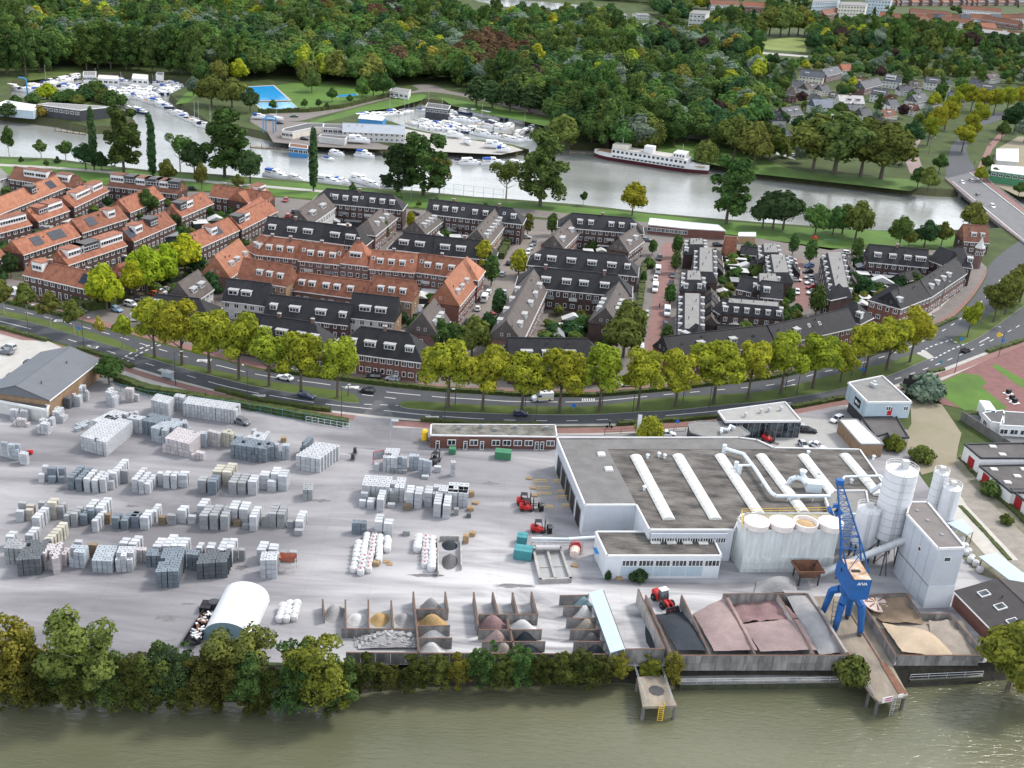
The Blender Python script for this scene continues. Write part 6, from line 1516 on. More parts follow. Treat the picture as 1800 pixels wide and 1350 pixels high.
stacks('low pair in the centre bed',zD(885,612),zD(1000,618),zD(895,585),2,1,4,'w')
stacks('upper centre bed by the sign',zD(552,232),zD(725,238),zD(592,115),4,4,4,'w',rag=.15)
stacks('pair in the upper centre',zD(722,235),zD(832,242),zD(730,205),2,2,4,'lb',rag=.2)
stacks('tall pair in the upper centre',zD(860,215),zD(972,222),zD(868,180),2,2,4,'lb',rag=0)
stacks('grey pair in the upper centre',zD(975,250),zD(1122,285),zD(985,228),3,1,4,'lb',rag=.1)
stacks('lone tall stack by the forklift lane',zD(1346,292),zD(1402,292),zD(1352,262),1,1,4,'w')
stacks('low line in the upper centre',zD(640,375),zD(830,385),zD(650,350),4,1,1,'g',rag=0)
stacks('file by the white bags',zE(130,92),zE(252,98),zE(138,60),3,2,3,'b',rag=0)
stacks('files beside the weighbridge road',zC(1605,60),zC(1695,60),zC(1612,-5),2,2,3,'g',rag=0)
def slabs(desc,z,lst,dy=1.15):
 """slab stacks: (left, top of the front face, width in zoomed pixels, stacks deep, height, colour)"""
 n_=0
 for x,y,w,n,h,c in lst:
  a,d=P(*z(x,y),h),P(*z(x+w,y),h);sx=max(1.0,(d-a).length*.93);m_=(a+d)/2;rnd=random.Random(len(STK)*3+1);n_+=1
  vx=.10 if m_.x<-60 else .02
  for j in range(n):
   k=max(1,round(h/1.05));hh=h*(1 if j or n==1 else 1)
   p=m_+Vector((vx*dy*j+rnd.uniform(-.05,.05),.5+dy*j,0))
   row={0:'front',1:'second',2:'third',3:'fourth',4:'fifth',5:'rear'}[j]
   STK.append((j*.9+.001*len(STK),'slab',f'{PK[c][0]} slab stack, {ORD[n_ - 1]} file from left, {row} one, {desc}','stacks of concrete slabs',p.x,p.y,rnd.uniform(-.02,.04),sx,dy*.93,k,hh/k,c))
slabs('upper slab line, left half',zA,[(405,735,60,1,3.2,'w'),(372,815,60,1,2.0,'w'),(465,755,85,1,3,'b'),(465,838,80,1,1.6,'b'),(570,755,65,1,3,'b'),(572,842,55,1,1.5,'b'),(655,842,70,5,3,'b'),(735,862,68,5,3,'b'),(815,858,66,4,3.2,'w'),(895,872,65,4,3,'w'),(975,862,65,4,3.2,'w'),(1075,802,75,6,3.4,'w'),(1065,882,58,1,2,'w'),(1180,778,82,1,3,'g'),(1295,862,64,5,3.2,'w'),(1360,882,60,4,3,'w'),(1420,908,60,4,2.4,'w')])
slabs('upper slab line, right half',zB,[(168,676,48,1,3,'w'),(215,692,56,2,3.2,'w'),(277,696,52,2,3.2,'w'),(337,692,82,2,3,'w'),(500,735,76,2,3,'g'),(582,745,80,3,3.2,'b'),(627,660,82,3,3.4,'c'),(706,665,82,4,3.6,'c'),(760,750,74,4,3,'g'),(836,755,74,4,3,'g'),(920,745,80,3,3.3,'w'),(1015,692,88,2,3.4,'w'),(1085,745,78,2,2.5,'w'),(1112,680,72,3,3.6,'w'),(1170,700,82,3,3.6,'w')])
slabs('middle slab line, left half',zF,[(145,562,85,1,2.4,'w'),(168,478,88,1,2.6,'g'),(245,505,88,1,2.4,'c'),(242,548,78,1,2.4,'c'),(305,622,84,5,3,'w'),(368,475,78,1,3,'g'),(455,475,98,2,3.8,'c'),(542,515,80,2,2.8,'g'),(622,605,64,3,2.4,'g'),(690,585,70,3,3,'g'),(782,598,74,2,2.4,'b'),(862,552,64,1,3,'b'),(842,515,82,3,3.2,'w'),(932,525,90,4,3.2,'w'),(902,655,62,4,2.6,'w'),(1022,592,64,1,2.2,'r'),(1096,625,78,2,2.6,'b'),(1186,652,75,3,2.2,'b'),(1285,605,64,2,2.6,'b')])
slabs('middle slab line, right half',zC,[(42,302,78,2,2.6,'b'),(126,312,84,3,2.8,'w'),(222,255,58,3,2.6,'w'),(292,308,72,1,1.9,'r'),(372,292,86,1,2.2,'g'),(466,245,84,2,3,'w'),(560,302,74,1,1.7,'w'),(643,205,84,3,3,'w'),(662,294,84,4,3.3,'g'),(757,290,80,4,3.5,'g'),(852,300,78,4,3.3,'g'),(932,226,84,3,3.6,'w'),(1022,236,88,3,3.6,'w'),(968,345,76,1,1.2,'r'),(1117,305,72,4,3.4,'w'),(1052,378,66,1,1.0,'g'),(1228,305,72,1,2.4,'g'),(1286,275,78,4,3.2,'g'),(1367,280,78,3,3.2,'g'),(1457,348,66,1,1.5,'g'),(1532,344,78,4,2.4,'w'),(1522,428,82,1,1.2,'g')])
slabs('slab line behind the dark beds',zC,[(238,572,88,3,3,'w'),(326,568,84,4,3,'w'),(402,566,68,3,3,'w'),(467,568,78,3,3,'w'),(637,584,56,2,3,'w'),(727,584,78,2,3,'w'),(826,604,68,4,3.2,'w'),(890,604,76,4,3.2,'w'),(950,606,60,1,2.5,'g'),(1020,606,60,1,2.5,'g'),(1182,604,86,3,3.2,'w'),(1287,596,88,2,3,'w'),(1392,625,76,1,2.2,'g'),(1482,625,72,1,2.2,'g')])
slabs('lower left slab line',zF,[(42,808,92,2,3,'w'),(236,796,88,3,3,'w'),(426,838,88,6,3,'c'),(726,862,82,1,2.8,'w'),(862,892,92,1,2.8,'r'),(1172,874,90,2,3.4,'w'),(1262,884,90,3,3.4,'w')])
slabs('centre slab line',zD,[(287,652,94,3,2.4,'w'),(272,742,84,1,1.5,'w'),(360,754,96,2,1.7,'w'),(477,724,90,6,3,'w'),(622,660,94,1,2.2,'g'),(602,782,94,1,.9,'w'),(787,792,98,1,1.3,'r'),(820,640,94,3,3.8,'w'),(922,658,94,3,3.8,'w'),(1037,648,98,3,3.4,'w'),(1142,776,94,5,3.2,'w'),(1252,796,94,6,3.2,'w'),(1382,838,62,1,1.5,'g'),(1537,892,50,1,1,'d'),(457,314,56,1,1.8,'w'),(567,324,64,1,1.4,'g'),(1152,344,88,1,1.4,'w'),(1002,454,92,1,.7,'w')])
slabs('two files above the white bags',zE,[(316,84,70,3,3.2,'w'),(396,100,76,2,3,'w'),(552,162,64,1,1.1,'g')])
def put_stack(kind,x,y,rz,sx,sy,n,hp,col,parent,dx=0,dy=0):
 for k in range(n):
  me=ME_SLAB if kind=='slab' else(ME_PACKD if k==n-1 else ME_PACK)
  o=put('pack',me,parent,(dx,dy,k*hp),0,(sx,sy,hp));paint(o,PK[col][1])
for kind in('paver','slab'):
 mine=sorted([s for s in STK if s[1]==kind])
 keep,rest=mine[:296],mine[296:]
 for(_,kd,lab,grp,x,y,rz,sx,sy,n,hp,col)in keep:
  t=thing(kind+'_stack',lab,'stack',(x,y,.06),rz,grp);put_stack(kd,x,y,rz,sx,sy,n,hp,col,t)
 if rest:
  b=MB();cols=list(PK)
  for(_,kd,lab,grp,x,y,rz,sx,sy,n,hp,col)in rest:
   for k in range(n):
    b.box((x,y,.06+k*hp+hp*.49),(sx*.95,sy*.95,hp*.95),rz,cols.index(col))
   b.box((x,y,.07+n*hp-hp*.03),(sx*.26,sy*.16,.03),rz,len(cols))
  o=b.build(kind+'_stacks_behind',[PK[c][1]for c in cols]+[m_black])
  tag(o,f'further {kind} stacks standing behind the ones in front','stacks',kind='stuff')
b=MB();b.lathe([(.30,0),(.50,.08),(.55,.45),(.52,.85),(.30,1.0),(.22,1.05)],n=8);b.box((0,0,1.05),(.3,.3,.05),.3,1)
for s in(-1,1):b.tube((s*.4,.4,.9),(s*.1,.1,1.25),.03,n=4);b.tube((s*.4,-.4,.9),(s*.1,-.1,1.25),.03,n=4)
ME_BAGR=b.mesh('bag',[mat('bag_white',(.58,.58,.58),.8,.1,1.5),m_red]);
b=MB();b.lathe([(.30,0),(.52,.08),(.58,.45),(.54,.85),(.34,1.0),(.12,1.12)],n=8);ME_BAGW=b.mesh('bag',mat('bag_white',(.58,.58,.58)))
def bags(desc,a,c,n,red=False,s=1.45,z=0.0):
 s*=.92;A,C=P(*a,.5),P(*c,.5)
 for k in range(n):
  p=A.lerp(C,k/max(1,n-1));t=thing('big_bag',f'{"red topped" if red else "plain"} bulk bag, {ORD[k]} from back, {desc}','bag',(p.x+random.uniform(-.1,.1),p.y,.06),random.uniform(-.3,.3),'white bulk bags in the yard')
  put('bag',ME_BAGR if red else ME_BAGW,t,scale=s*random.uniform(.92,1.08))
bags('second file, left bag rows',zE(262,200),zE(215,420),9)
bags('red lidded file, left bag rows',zE(318,205),zE(270,480),10,True)
bags('fourth file, left bag rows',zE(370,215),zE(355,400),8)
bags('short file at the right of left bag rows',zE(430,225),zE(425,310),4)
bags('first file, left bag rows',zE(188,270),zE(150,480),7)
bags('front of left bag rows',zE(240,390),zE(205,500),4,True)
bags('left file beside the grit bay',zE(685,225),zE(680,310),4,s=1.7)
bags('middle file beside the grit bay',zE(745,230),zE(735,440),8,True)
bags('right file beside the grit bay',zE(800,235),zE(795,470),8,s=1.6)
bags('left file by the arched tent',q('N',185,660),q('N',165,740),4,s=1.5)
bags('middle file by the arched tent',q('N',235,640),q('N',205,740),4,s=1.5)
bags('right file by the arched tent',q('N',285,640),q('N',260,730),4,s=1.5)
bags('outer file in the bag store',(1690,950),(1722,1002),6,s=1.4);bags('inner file in the bag store',(1676,935),(1705,985),5,s=1.4)
m_bay=mat('bay_concrete',(.27,.26,.25),.9,.22,.7,.2,2,objrand=.18,stretch=(1,1,.25),col2=(.10,.096,.094))
m_bayl=mat('bay_concrete_pale',(.36,.345,.33),.9,.3,.6,.2,2,objrand=.12,stretch=(1,1,.3))
UNIT={}
m_cap=mat('cap_steel',(.13,.08,.06),.9,.3,1)
def unit_box(m):
 if m.name not in UNIT:
  b=MB();b.box((0,0,.5),(.985,1,.985));UNIT[m.name]=b.mesh('panel',m)
 return UNIT[m.name]
def bay_wall(label,a,c,h,m=None,th=.28,pw=2.6,ca=True,z0=0.0):
 A,C=P(*a,h),P(*c,h);v=C-A;L=hypot(v.x,v.y);rz=atan2(v.y,v.x)
 t=thing('bay_wall',label,'wall',(A.x,A.y,z0),rz,'concrete walls of the gravel bays')
 n=max(1,round(L/pw));cr=1 if h<2 else 2
 for k in range(n):
  for j in range(cr):put('panel',unit_box(m or m_bay),t,(L*(k+.5)/n,random.uniform(-.02,.02),h*j/cr),0,(L/n,th*random.uniform(.9,1.05),h/cr))
 if ca:
  b=MB();b.box((L/2,0,h+.02),(L,th+.02,.04));b.build('rusty_cap',m_cap,t)
 for k in range(n+1):
  pass
 return t
zG=lambda x,y:(820+x/3.342,1020+y/3.342)
zH=lambda x,y:(1120+x/3.342,1010+y/3.342)
zJ=lambda x,y:(560+x/4.233,1020+y/4.233)
for lab,a,c,h in(('long grey front wall of the left bays above the shrubs',(608,1147),(1071,1150),2.3),('tall front wall between the blue roof and the small jetty',(1099,1141),(1168,1140),3.3),('longest front wall below the pink gravel',(1182,1152),(1487,1152),3.2),('front wall of the sand bay right of the crane',(1579,1152),(1723,1152),2.2),('pale side wall left of the black grit',(1135,1046),(1182,1152),3.0),('tall side wall with a dusty face beside the small jetty',(1122,1035),(1168,1140),3.2),('side wall between black grit and pink gravel',(1198,1046),(1249,1150),2.6),('side wall between the two pink gravels',(1272,1044),(1328,1150),2.8),('back wall of the pink gravel bay',(1272,1044),(1417,1043),3.0),('side wall between pink and grey gravel',(1366,1043),(1431,1149),2.9),('side wall along the crane jetty',(1419,1043),(1487,1150),3.0),('left wall of the sand bay along the crane rails',(1509,1049),(1575,1152),2.2),('back wall of the sand bay',(1509,1047),(1590,1043),2.2),('short slanting wall below the plant tower',(1590,1043),(1618,1079),2.2),('low wall at the foot of the plant tower',(1618,1079),(1670,1079),2.0),('right wall of the sand bay by the brick shed',(1670,1079),(1731,1148),2.0),('long divider right of the rubble bay',(726.5,1040),(737,1146),2.5),('cross wall behind the ochre sand',(731,1071),(788,1071),2.3),('cross wall in front of the ochre sand',(733.6,1100),(791.5,1099.6),2.3),('lowest cross wall right of the rubble bay',(736,1122),(795,1121.6),2.3),('thin wall at the top right of the grey heap',(782.5,1040),(787.5,1071),2.5),('wall behind the rubble heap',(600,1105),(733.6,1105.5),2.0),('leftmost short divider of the sand pens',(567,1053),(570,1080),2.0),('second short divider of the sand pens',(607,1054),(608,1103),2.0),('third short divider of the sand pens',(647.4,1054),(648,1103),2.0),('fourth short divider of the sand pens',(687.6,1055.5),(691,1103),2.0),('left wall of the white powder bays',(832.6,1041),(841,1098),2.5),('cross wall below the white powder bays',(841,1080),(944,1080),2.4),('middle cross wall by the red heap',(841,1107),(953,1107),2.2),('lowest cross wall by the pink heap',(847,1128),(959,1128),2.2),('first divider of the white powder bays',(866,1041),(876,1079),2.4),('second divider of the white powder bays',(901,1041.5),(910,1079),2.4),('right divider of the white powder bays',(934,1040),(945,1080),2.5),('spine wall between red and black heaps',(892,1087),(907,1149),2.2),('topmost cross wall left of the blue roof',(984,1047),(1035,1046),2.2),('second cross wall left of the blue roof',(990.5,1066),(1041,1066),2.2),('third cross wall left of the blue roof',(996,1087),(1049,1087),2.2),('fourth cross wall left of the blue roof',(1002.5,1107),(1056,1107),2.2),('lowest cross wall left of the blue roof',(1008.5,1128),(1062,1128),2.2),('wall under the right edge of the blue roof',(1060,1038),(1097,1138),3.0),('left wall of the grit bay among the bags',zE(845,205),zE(850,490),1.3),('right wall of the grit bay among the bags',zE(1035,205),zE(1040,440),1.3),('back wall of the grit bay among the bags',zE(860,198),zE(1020,196),1.3)):
 bay_wall(lab,a,c,h,m_bayl if 'dusty' in lab or 'pale' in lab or 'grit bay' in lab or 'between pink' in lab else m_bay,ca='grit bay' not in lab)
c4=[P(1035,1042,3.2),P(1059,1035,3.6),P(1098,1140,3.6),P(1073,1147,3.2)];o=sum(c4,Vector())/4;o.z=0
t=thing('bay_roof','narrow pale blue metal roof over a gravel bay','roof',o);b=MB();pt=[p-o for p in c4];b.quad(pt[3],pt[2],pt[1],pt[0]);b.quad(*[p-Vector((0,0,.15))for p in pt]);
for i in range(4):b.quad(pt[i]-Vector((0,0,.15)),pt[(i+1)%4]-Vector((0,0,.15)),pt[(i+1)%4],pt[i])
m_rb=mat('roof_sheet_blue',(.40,.50,.58),.5,.06,.5);b.build('roof_sheet',m_rb,t)
b=MB()
for p in pt:b.tube((p.x,p.y,0),(p.x,p.y,p.z-.1),.1,n=6)
b.build('post',m_steel,t)
def gmat(n,c,var=.15):return mat('gravel_'+n,c,.97,var,.45,.5,3.5)
G={'black':gmat('black',(.030,.036,.045)),'pink':gmat('pink',(.29,.215,.205)),'grey':gmat('grey',(.29,.285,.285)),'sand':gmat('sand',(.42,.335,.24),.1),'white':gmat('white',(.52,.51,.50),.08),'ochre':gmat('ochre',(.37,.25,.115)),'red':gmat('red',(.22,.14,.14)),'teal':gmat('teal',(.20,.29,.32)),'dark':gmat('dark',(.12,.115,.115)),'tan':gmat('tan',(.29,.25,.21)),'brown':gmat('brown',(.215,.155,.105))}
from mathutils import noise as mnoise
def heap(label,px,hts,m,bulge=.8,group='heaps of sand and gravel',nz=.25,name='gravel_heap',n=16):
 """px: ground corners near-left, near-right, far-right, far-left; hts: heights there"""
 c4=[P(x,y,0)for x,y in px];o=sum(c4,Vector())/4;b=MB();seed=random.uniform(0,90)
 for j in range(n+1):
  for i in range(n+1):
   u,v=i/n,j/n
   p=(c4[0]*(1-u)+c4[1]*u)*(1-v)+(c4[3]*(1-u)+c4[2]*u)*v
   z=(hts[0]*(1-u)+hts[1]*u)*(1-v)+(hts[3]*(1-u)+hts[2]*u)*v
   z+=bulge*sin(pi*u)*sin(pi*v)+nz*(mnoise.noise(Vector((p.x*.35+seed,p.y*.35,0)))+.5*mnoise.noise(Vector((p.x*.9,p.y*.9+seed,0))))*min(1,z+.1)
   b.v.append((p.x-o.x,p.y-o.y,max(.0,z)+.02))
 for j in range(n):
  for i in range(n):k=j*(n+1)+i;b.f.append((k,k+1,k+n+2,k+n+1));b.m.append(0)
 return tag(b.build(name,G[m],None,(o.x,o.y,.07),smooth_=True),label,'heap',group)
heap('black grit heap in front of the red wheel loader',[(1187,1163),(1249,1163),(1207,1076),(1152,1082)],(2.5,2.3,.1,.1),'black',.9)
heap('pale pink gravel slope left of the bay with tracks',[(1252,1163),(1328,1163),(1276,1066),(1218,1080)],(2.3,2.5,2.4,.2),'pink',.7)
heap('pink gravel heap in the walled middle bay',[(1333,1163),(1432,1163),(1400,1105),(1300,1108)],(2.2,2.5,2.2,1.4),'pink',.8)
heap('low darker pink gravel at the back of the middle bay',[(1302,1106),(1400,1104),(1368,1062),(1278,1064)],(1.3,2.0,1.6,.3),'red',.1,nz=.7)
heap('pale grey gravel heap beside the crane jetty',[(1437,1163),(1488,1162),(1420,1056),(1372,1056)],(1.6,1.8,2.2,2.4),'grey',1.0)
heap('broad cream sand heap right of the crane',[(1582,1160),(1690,1160),(1640,1110),(1548,1105)],(1.8,.1,.1,1.2),'sand',1.5)
heap('trampled floor of tan sand across the whole sand bay',[(1578,1162),(1732,1160),(1668,1090),(1512,1056)],(.35,.3,.3,.3),'tan',.3,nz=.5)
heap('rough brown sand at the back of the sand bay',[(1550,1104),(1622,1104),(1594,1058),(1516,1060)],(1.0,1.0,1.4,.6),'brown',.5,nz=.8)
heap('thin spread of sand along the right wall of its bay',[(1640,1156),(1728,1156),(1690,1100),(1630,1100)],(.4,.3,1.2,.9),'tan',.5,nz=.5)
heap('grey gravel mound above the crane bays',[(1325,1046),(1400,1044),(1395,1018),(1330,1024)],(.3,.6,.8,.3),'grey',1.8)
for lab,x,y,rx,ry,h,m in(('ochre sand heap between two cross walls',760,1097,27,9,1.9,'ochre'),('grey pointed heap at the top of the divider',757,1068,19,7,1.9,'grey'),('white powder heap, upper, right of the rubble',760,1118,24,7,1.3,'white'),('white powder heap, lower, right of the rubble',758,1143,25,9,1.5,'white'),('large red gravel heap spilling from its bay',865,1104,32,13,2.4,'red'),('pink gravel heap below the red one',872,1126,25,10,2.0,'pink'),('tan gravel heap nearest the shrubs',884,1149,22,9,2.0,'tan'),('pale heap right of the red one',918,1104,26,8,1.6,'white'),('black heap, upper, right of the spine wall',922,1125,22,8,1.6,'black'),('black heap, lower, right of the spine wall',928,1147,26,8,1.5,'black'),('teal grit heap by the blue roof',1024,1064,18,8,1.8,'teal'),('white heap by the blue roof',1026,1084,20,9,2.2,'white'),('tan heap by the blue roof',1030,1106,24,10,2.0,'tan'),('dark heap, upper, by the blue roof',1038,1127,20,8,1.6,'dark'),('dark heap, lower, by the blue roof',1046,1148,20,8,1.4,'black'),('grey sand heap in the first pen',588,1078,18,16,1.5,'grey'),('pale sand with a dark rim in the third pen',668,1090,17,12,.9,'ochre'),('white heap in the second pen',628,1090,17,11,.8,'white'),('greyish heap in the fourth pen',710,1090,17,12,1.0,'grey'),('black grit heap among the white bags',790.5,988,14,14,1.5,'dark'),('fresh black grit at the back of its bay',790.5,960,14,9,.8,'black'),('dark spill along the dusty side wall',1148,1115,14,30,.7,'black')):
 p=P(x,y);s=scale_at(p);R=rx*s;Ry=ry*s/.55;b=MB();n=14
 prof=[(1.0,0),(.82,.12),(.6,.42),(.38,.74),(.18,.94),(.03,1.0)]
 seed=random.uniform(0,99)
 for r_,z_ in prof:
  for i in range(n):
   t_=2*pi*i/n;k=1+.16*mnoise.noise(Vector((cos(t_)*1.3+seed,sin(t_)*1.3,z_)))
   b.v.append((R*r_*k*cos(t_),Ry*r_*k*sin(t_),h*z_*(1+.1*k)+.02))
 for kk in range(len(prof)-1):
  for i in range(n):j=(i+1)%n;b.f.append((kk*n+i,kk*n+j,(kk+1)*n+j,(kk+1)*n+i));b.m.append(0)
 tag(b.build('gravel_heap',G[m],None,(p.x,p.y,.06),smooth_=True),lab,'heap','heaps of sand and gravel')
b=MB();rnd=random.Random(4)
for k in range(620):
 u=rnd.random();x=625+u*105;y=1112+rnd.random()*28;p=P(x,y);hh=1.9*max(0,1-((x-690)/62)**2)*max(.15,1-abs(y-1127)/20)+.1
 s=rnd.uniform(.18,.62);b.box((p.x,p.y,hh*rnd.uniform(.5,1)),(s*1.5,s,s*.6),rnd.uniform(0,3),0,None,rnd.uniform(-.7,.7))
tag(b.build('rubble_heap',mat('rubble',(.42,.415,.41),.9,.45,1.2,col2=(.22,.22,.23)),None,(0,0,.06)),'heap of broken white and grey paving rubble','rubble',kind='stuff')
heap('core of the broken paving heap behind its wall',[(630,1143),(733,1143),(728,1110),(655,1112)],(.3,.6,.6,.1),'grey',1.3,name='rubble_mound')
def forklift(label,px,rz,red=True,z=.06):
 p=P(*px);t=thing('forklift',label,'forklift',(p.x,p.y,z),rz,'forklifts in the yard');c=m_red if red else m_dgrey
 b=MB();loft(b,[ring(-1.5,.62,.45,1.25,.2),ring(-1.1,.75,.35,1.45,.2),ring(-.3,.75,.35,1.25,.1),ring(.55,.72,.35,.85,.1),ring(1.0,.65,.4,.8,.1)]);b.build('body',c,t)
 b=MB();
 for x0,x1 in((-.75,-.65),(.75,.45)):
  for s in(-1,1):b.tube((x0,s*.55,1.2 if x0<0 else .8),(x1,s*.5,2.35),.06,n=5)
 b.b2(-.75,.55,-.58,.58,2.32,2.4);b.build('cab_guard',m_black,t)
 b=MB();b.box((-.35,0,1.35),(.5,.55,.12));b.box((-.6,0,1.65),(.12,.55,.6));b.build('seat',m_black,t)
 b=MB()
 for s in(-.42,.42):b.b2(1.1,1.25,s-.07,s+.07,.15,2.7)
 for z_ in(.5,1.5,2.6):b.b2(1.1,1.25,-.45,.45,z_,z_+.1)
 b.build('mast',m_dgrey,t)
 b=MB()
 for s in(-.35,.35):b.b2(1.28,2.6,s-.07,s+.07,.1,.16);b.b2(1.26,1.36,s-.07,s+.07,.1,.9)
 b.build('fork',m_black,t)
 for x in(-.95,.75):
  for s in(-1,1):put('wheel',ME_WHEEL,t,(x,s*.68,.36),rot=(-s*pi/2,0,0),scale=1.1)
 t.scale=(1.12,)*3
 return t
forklift('red forklift standing between its twin and the stone clamp',(926,897),.05);forklift('red forklift parked right beside another, further back',(921,887),.05);forklift('red forklift by the settling basin with a large clamp',(946,935),.05);forklift('dark forklift working in the upper centre stacks',zD(1165,290),1.2,False);forklift('red forklift beside the showroom glass',(1350,776),-.6)
def clamp(label,px,rz):
 p=P(*px);t=thing('stone_clamp',label,'clamp',(p.x,p.y,.06),rz);b=MB();b.b2(-.3,.3,-.9,.9,1.3,1.5);b.build('crossbar',m_dgrey,t)
 for s in(-1,1):b=MB();b.b2(-.5,.5,s*.8-.07,s*.8+.07,.1,1.4);b.tube((0,s*.8,1.3),(.9,s*.3,1.4),.06);b.build('jaw',m_black,t)
clamp('black stone clamp lying beside the forklift pair',(950,897),.2);clamp('black stone clamp in front of the basin forklift',(965,936),.1)
p=P(1165,1062);t=thing('wheel_loader','red wheel loader tipping into the black grit','loader',(p.x,p.y,.06),radians(-62))
b=MB();loft(b,[ring(-2.8,.95,.9,1.9,.25),ring(-2.2,1.1,.7,2.1,.25),ring(-.8,1.1,.7,2.0,.2),ring(-.6,.9,.7,1.6,.1)]);b.build('engine_body',m_red,t)
b=MB();loft(b,[ring(-.9,.75,1.3,3.1,.15),ring(.2,.75,1.3,3.15,.15),ring(.6,.72,1.3,2.1,.15)]);b.build('cab',m_carglass,t);b=MB();b.b2(-1.0,.3,-.85,.85,3.12,3.25);b.build('cab_roof',m_white,t)
b=MB();loft(b,[ring(.4,.55,.6,1.4,.1),ring(1.8,.55,.6,1.2,.1)]);
for s in(-.5,.5):b.tube((.8,s,1.5),(2.4,s,1.3),.16,n=6);b.tube((2.4,s,1.3),(3.2,s,.5),.15,n=6)
b.build('lift_arm',m_red,t)
b=MB();b.quad((3.1,-1.35,1.3),(3.1,1.35,1.3),(3.1,1.35,.1),(3.1,-1.35,.1));b.quad((3.1,-1.35,.1),(3.1,1.35,.1),(4.2,1.35,.15),(4.2,-1.35,.15));b.b2(3.05,3.12,-1.35,1.35,.1,1.35)
for s in(-1.35,1.35):b.tri((3.1,s,1.3),(3.1,s,.1),(4.2,s,.15))
b.build('bucket',m_dgrey,t)
for x in(-1.7,1.35):
 for s in(-1,1):put('wheel',ME_WHEEL,t,(x,s*1.05,.75),rot=(-s*pi/2,0,0),scale=(2.3,2.3,3.0))
px=[(938,966),(985,963),(1003,1016),(950,1018)];c4=[P(x,y,1.0)for x,y in px];o=sum(c4,Vector())/4;o.z=0;t=thing('settling_basin','open concrete settling basin with a pipe bridge behind it','basin',o);loc=[p-o for p in c4]
b=MB()
for i in range(4):
 a,d=loc[i],loc[(i+1)%4];v=d-a;b.box(((a+d)/2).to_tuple()[:2]+(.55,),(v.length+.5,.5,1.1),atan2(v.y,v.x))
a,d=(loc[0]+loc[1])/2,(loc[2]+loc[3])/2;v=d-a;b.box(((a+d)/2).to_tuple()[:2]+(.55,),(v.length,.5,1.1),atan2(v.y,v.x));a,d=loc[0].lerp(loc[3],.55),loc[1].lerp(loc[2],.55);v=d-a;b.box(((a+d)/2).to_tuple()[:2]+(.3,),(v.length,.2,.6),atan2(v.y,v.x))
b.build('basin_wall',m_bayl,t);b=MB();b.flat([tuple(p)[:2]for p in loc],.45);b.build('sludge',mat('settled_water',(.30,.30,.30),.35,.12,.3),t)
b=MB();a,d=P(934,952,2.6)-o,P(1025,952,2.6)-o
for dz in(0,.9):b.tube(a+Vector((0,0,dz-.9)),d+Vector((0,0,dz-.9)),.12,n=6)
for f in(0,.25,.5,.75,1):p=a.lerp(d,f);b.tube((p.x,p.y,0),(p.x,p.y,p.z),.1,n=5)
for f in range(9):b.tube(a.lerp(d,f/9),a.lerp(d,(f+1)/9)-Vector((0,0,.9)),.06,n=4)
b.build('pipe_bridge',m_steel,t);b=MB();b.tube(a+Vector((1,-.6,-.9)),a.lerp(d,.55)+Vector((0,-.6,-.9)),.55,n=10);b.build('drum',mat('drum_grey',(.5,.48,.48),.6,.1,.5),t);b=MB();b.tube(P(1000,947,3.4)-o,P(1047,944,3.4)-o,.3,n=8);b.tube(a+Vector((0,0,.8)),P(1000,947,3.4)-o,.22,n=8);b.build('white_pipe',m_pipe,t)
p=P(1009,974);t=thing('concrete_mixer_bowl','red and cream mixer bowl lying beside the settling basin','mixer bowl',(p.x,p.y,.06),.4)
b=MB();b.tube((-.8,-1.6,.9),(.2,.2,1.0),.9,1.1,12);b.build('bowl',mat('mixer_cream',(.62,.52,.45),.7,.2,1),t);b=MB();b.tube((.2,.2,1.0),(.9,1.5,1.2),1.3,1.2,14);b.build('lid',m_red,t)
def container(label,px,L,W,H_,rz,m):
 p=P(*px);t=thing('container',label,'container',(p.x,p.y,.06),rz);b=MB();b.b2(-L/2,L/2,-W/2,W/2,.1,H_);b.build('body',m,t)
 b=MB()
 for k in range(int(L/.5)):
  for s in(-1,1):b.b2(-L/2+.25+k*.5-.06,-L/2+.25+k*.5+.06,s*W/2-.04,s*W/2+.04,.2,H_-.1)
 b.b2(-L/2,L/2,-.04,.04,H_,H_+.05);b.b2(-.04,.04,-W/2,W/2,H_,H_+.06);b.build('rib',m,t)
container('teal steel container by the settling basin, larger one in front',(919,980),2.6,3.6,2.2,1.45,m_teal);container('teal steel container set behind the larger one',(917,955),2.2,2.0,2.0,1.5,m_teal);container('green roofed skip container before the gate office',(884,805),3.8,2.3,1.9,-.05,m_green);container('small green bin left of the green skip',(795,797),1.6,1.5,1.4,0,m_green)
p=P(746,776);t=thing('gas_tank','upright yellow gas tank by the gate office','tank',(p.x,p.y,.06));b=MB();b.lathe([(.2,.3),(.75,.5),(.8,2.6),(.5,3.1),(.1,3.2)],n=14);b.build('vessel',m_yel,t);b=MB();b.b2(-.8,.8,-.8,.8,0,.3);b.build('footing',m_conc,t)
p=P(*zC(1468,770));t=thing('feed_hopper','rusty red feed hopper on a white frame by the white files','hopper',(p.x,p.y,.06));b=MB()
for s in(((-1.8,-1),(1.8,-1)),((1.8,-1),(1.8,1)),((1.8,1),(-1.8,1)),((-1.8,1),(-1.8,-1))):(a,d)=s;b.quad((a[0],a[1],2.9),(d[0],d[1],2.9),(d[0]*.6,d[1]*.4,1.7),(a[0]*.6,a[1]*.4,1.7));b.quad((a[0]*.6,a[1]*.4,1.7),(d[0]*.6,d[1]*.4,1.7),(d[0],d[1],2.92),(a[0],a[1],2.92))
b.build('bin',mat('hopper_rust',(.36,.13,.08),.85,.3,1),t);b=MB()
for x in(-1.7,1.7):
 for y in(-.9,.9):b.tube((x,y,0),(x,y,2.9),.08,n=5)
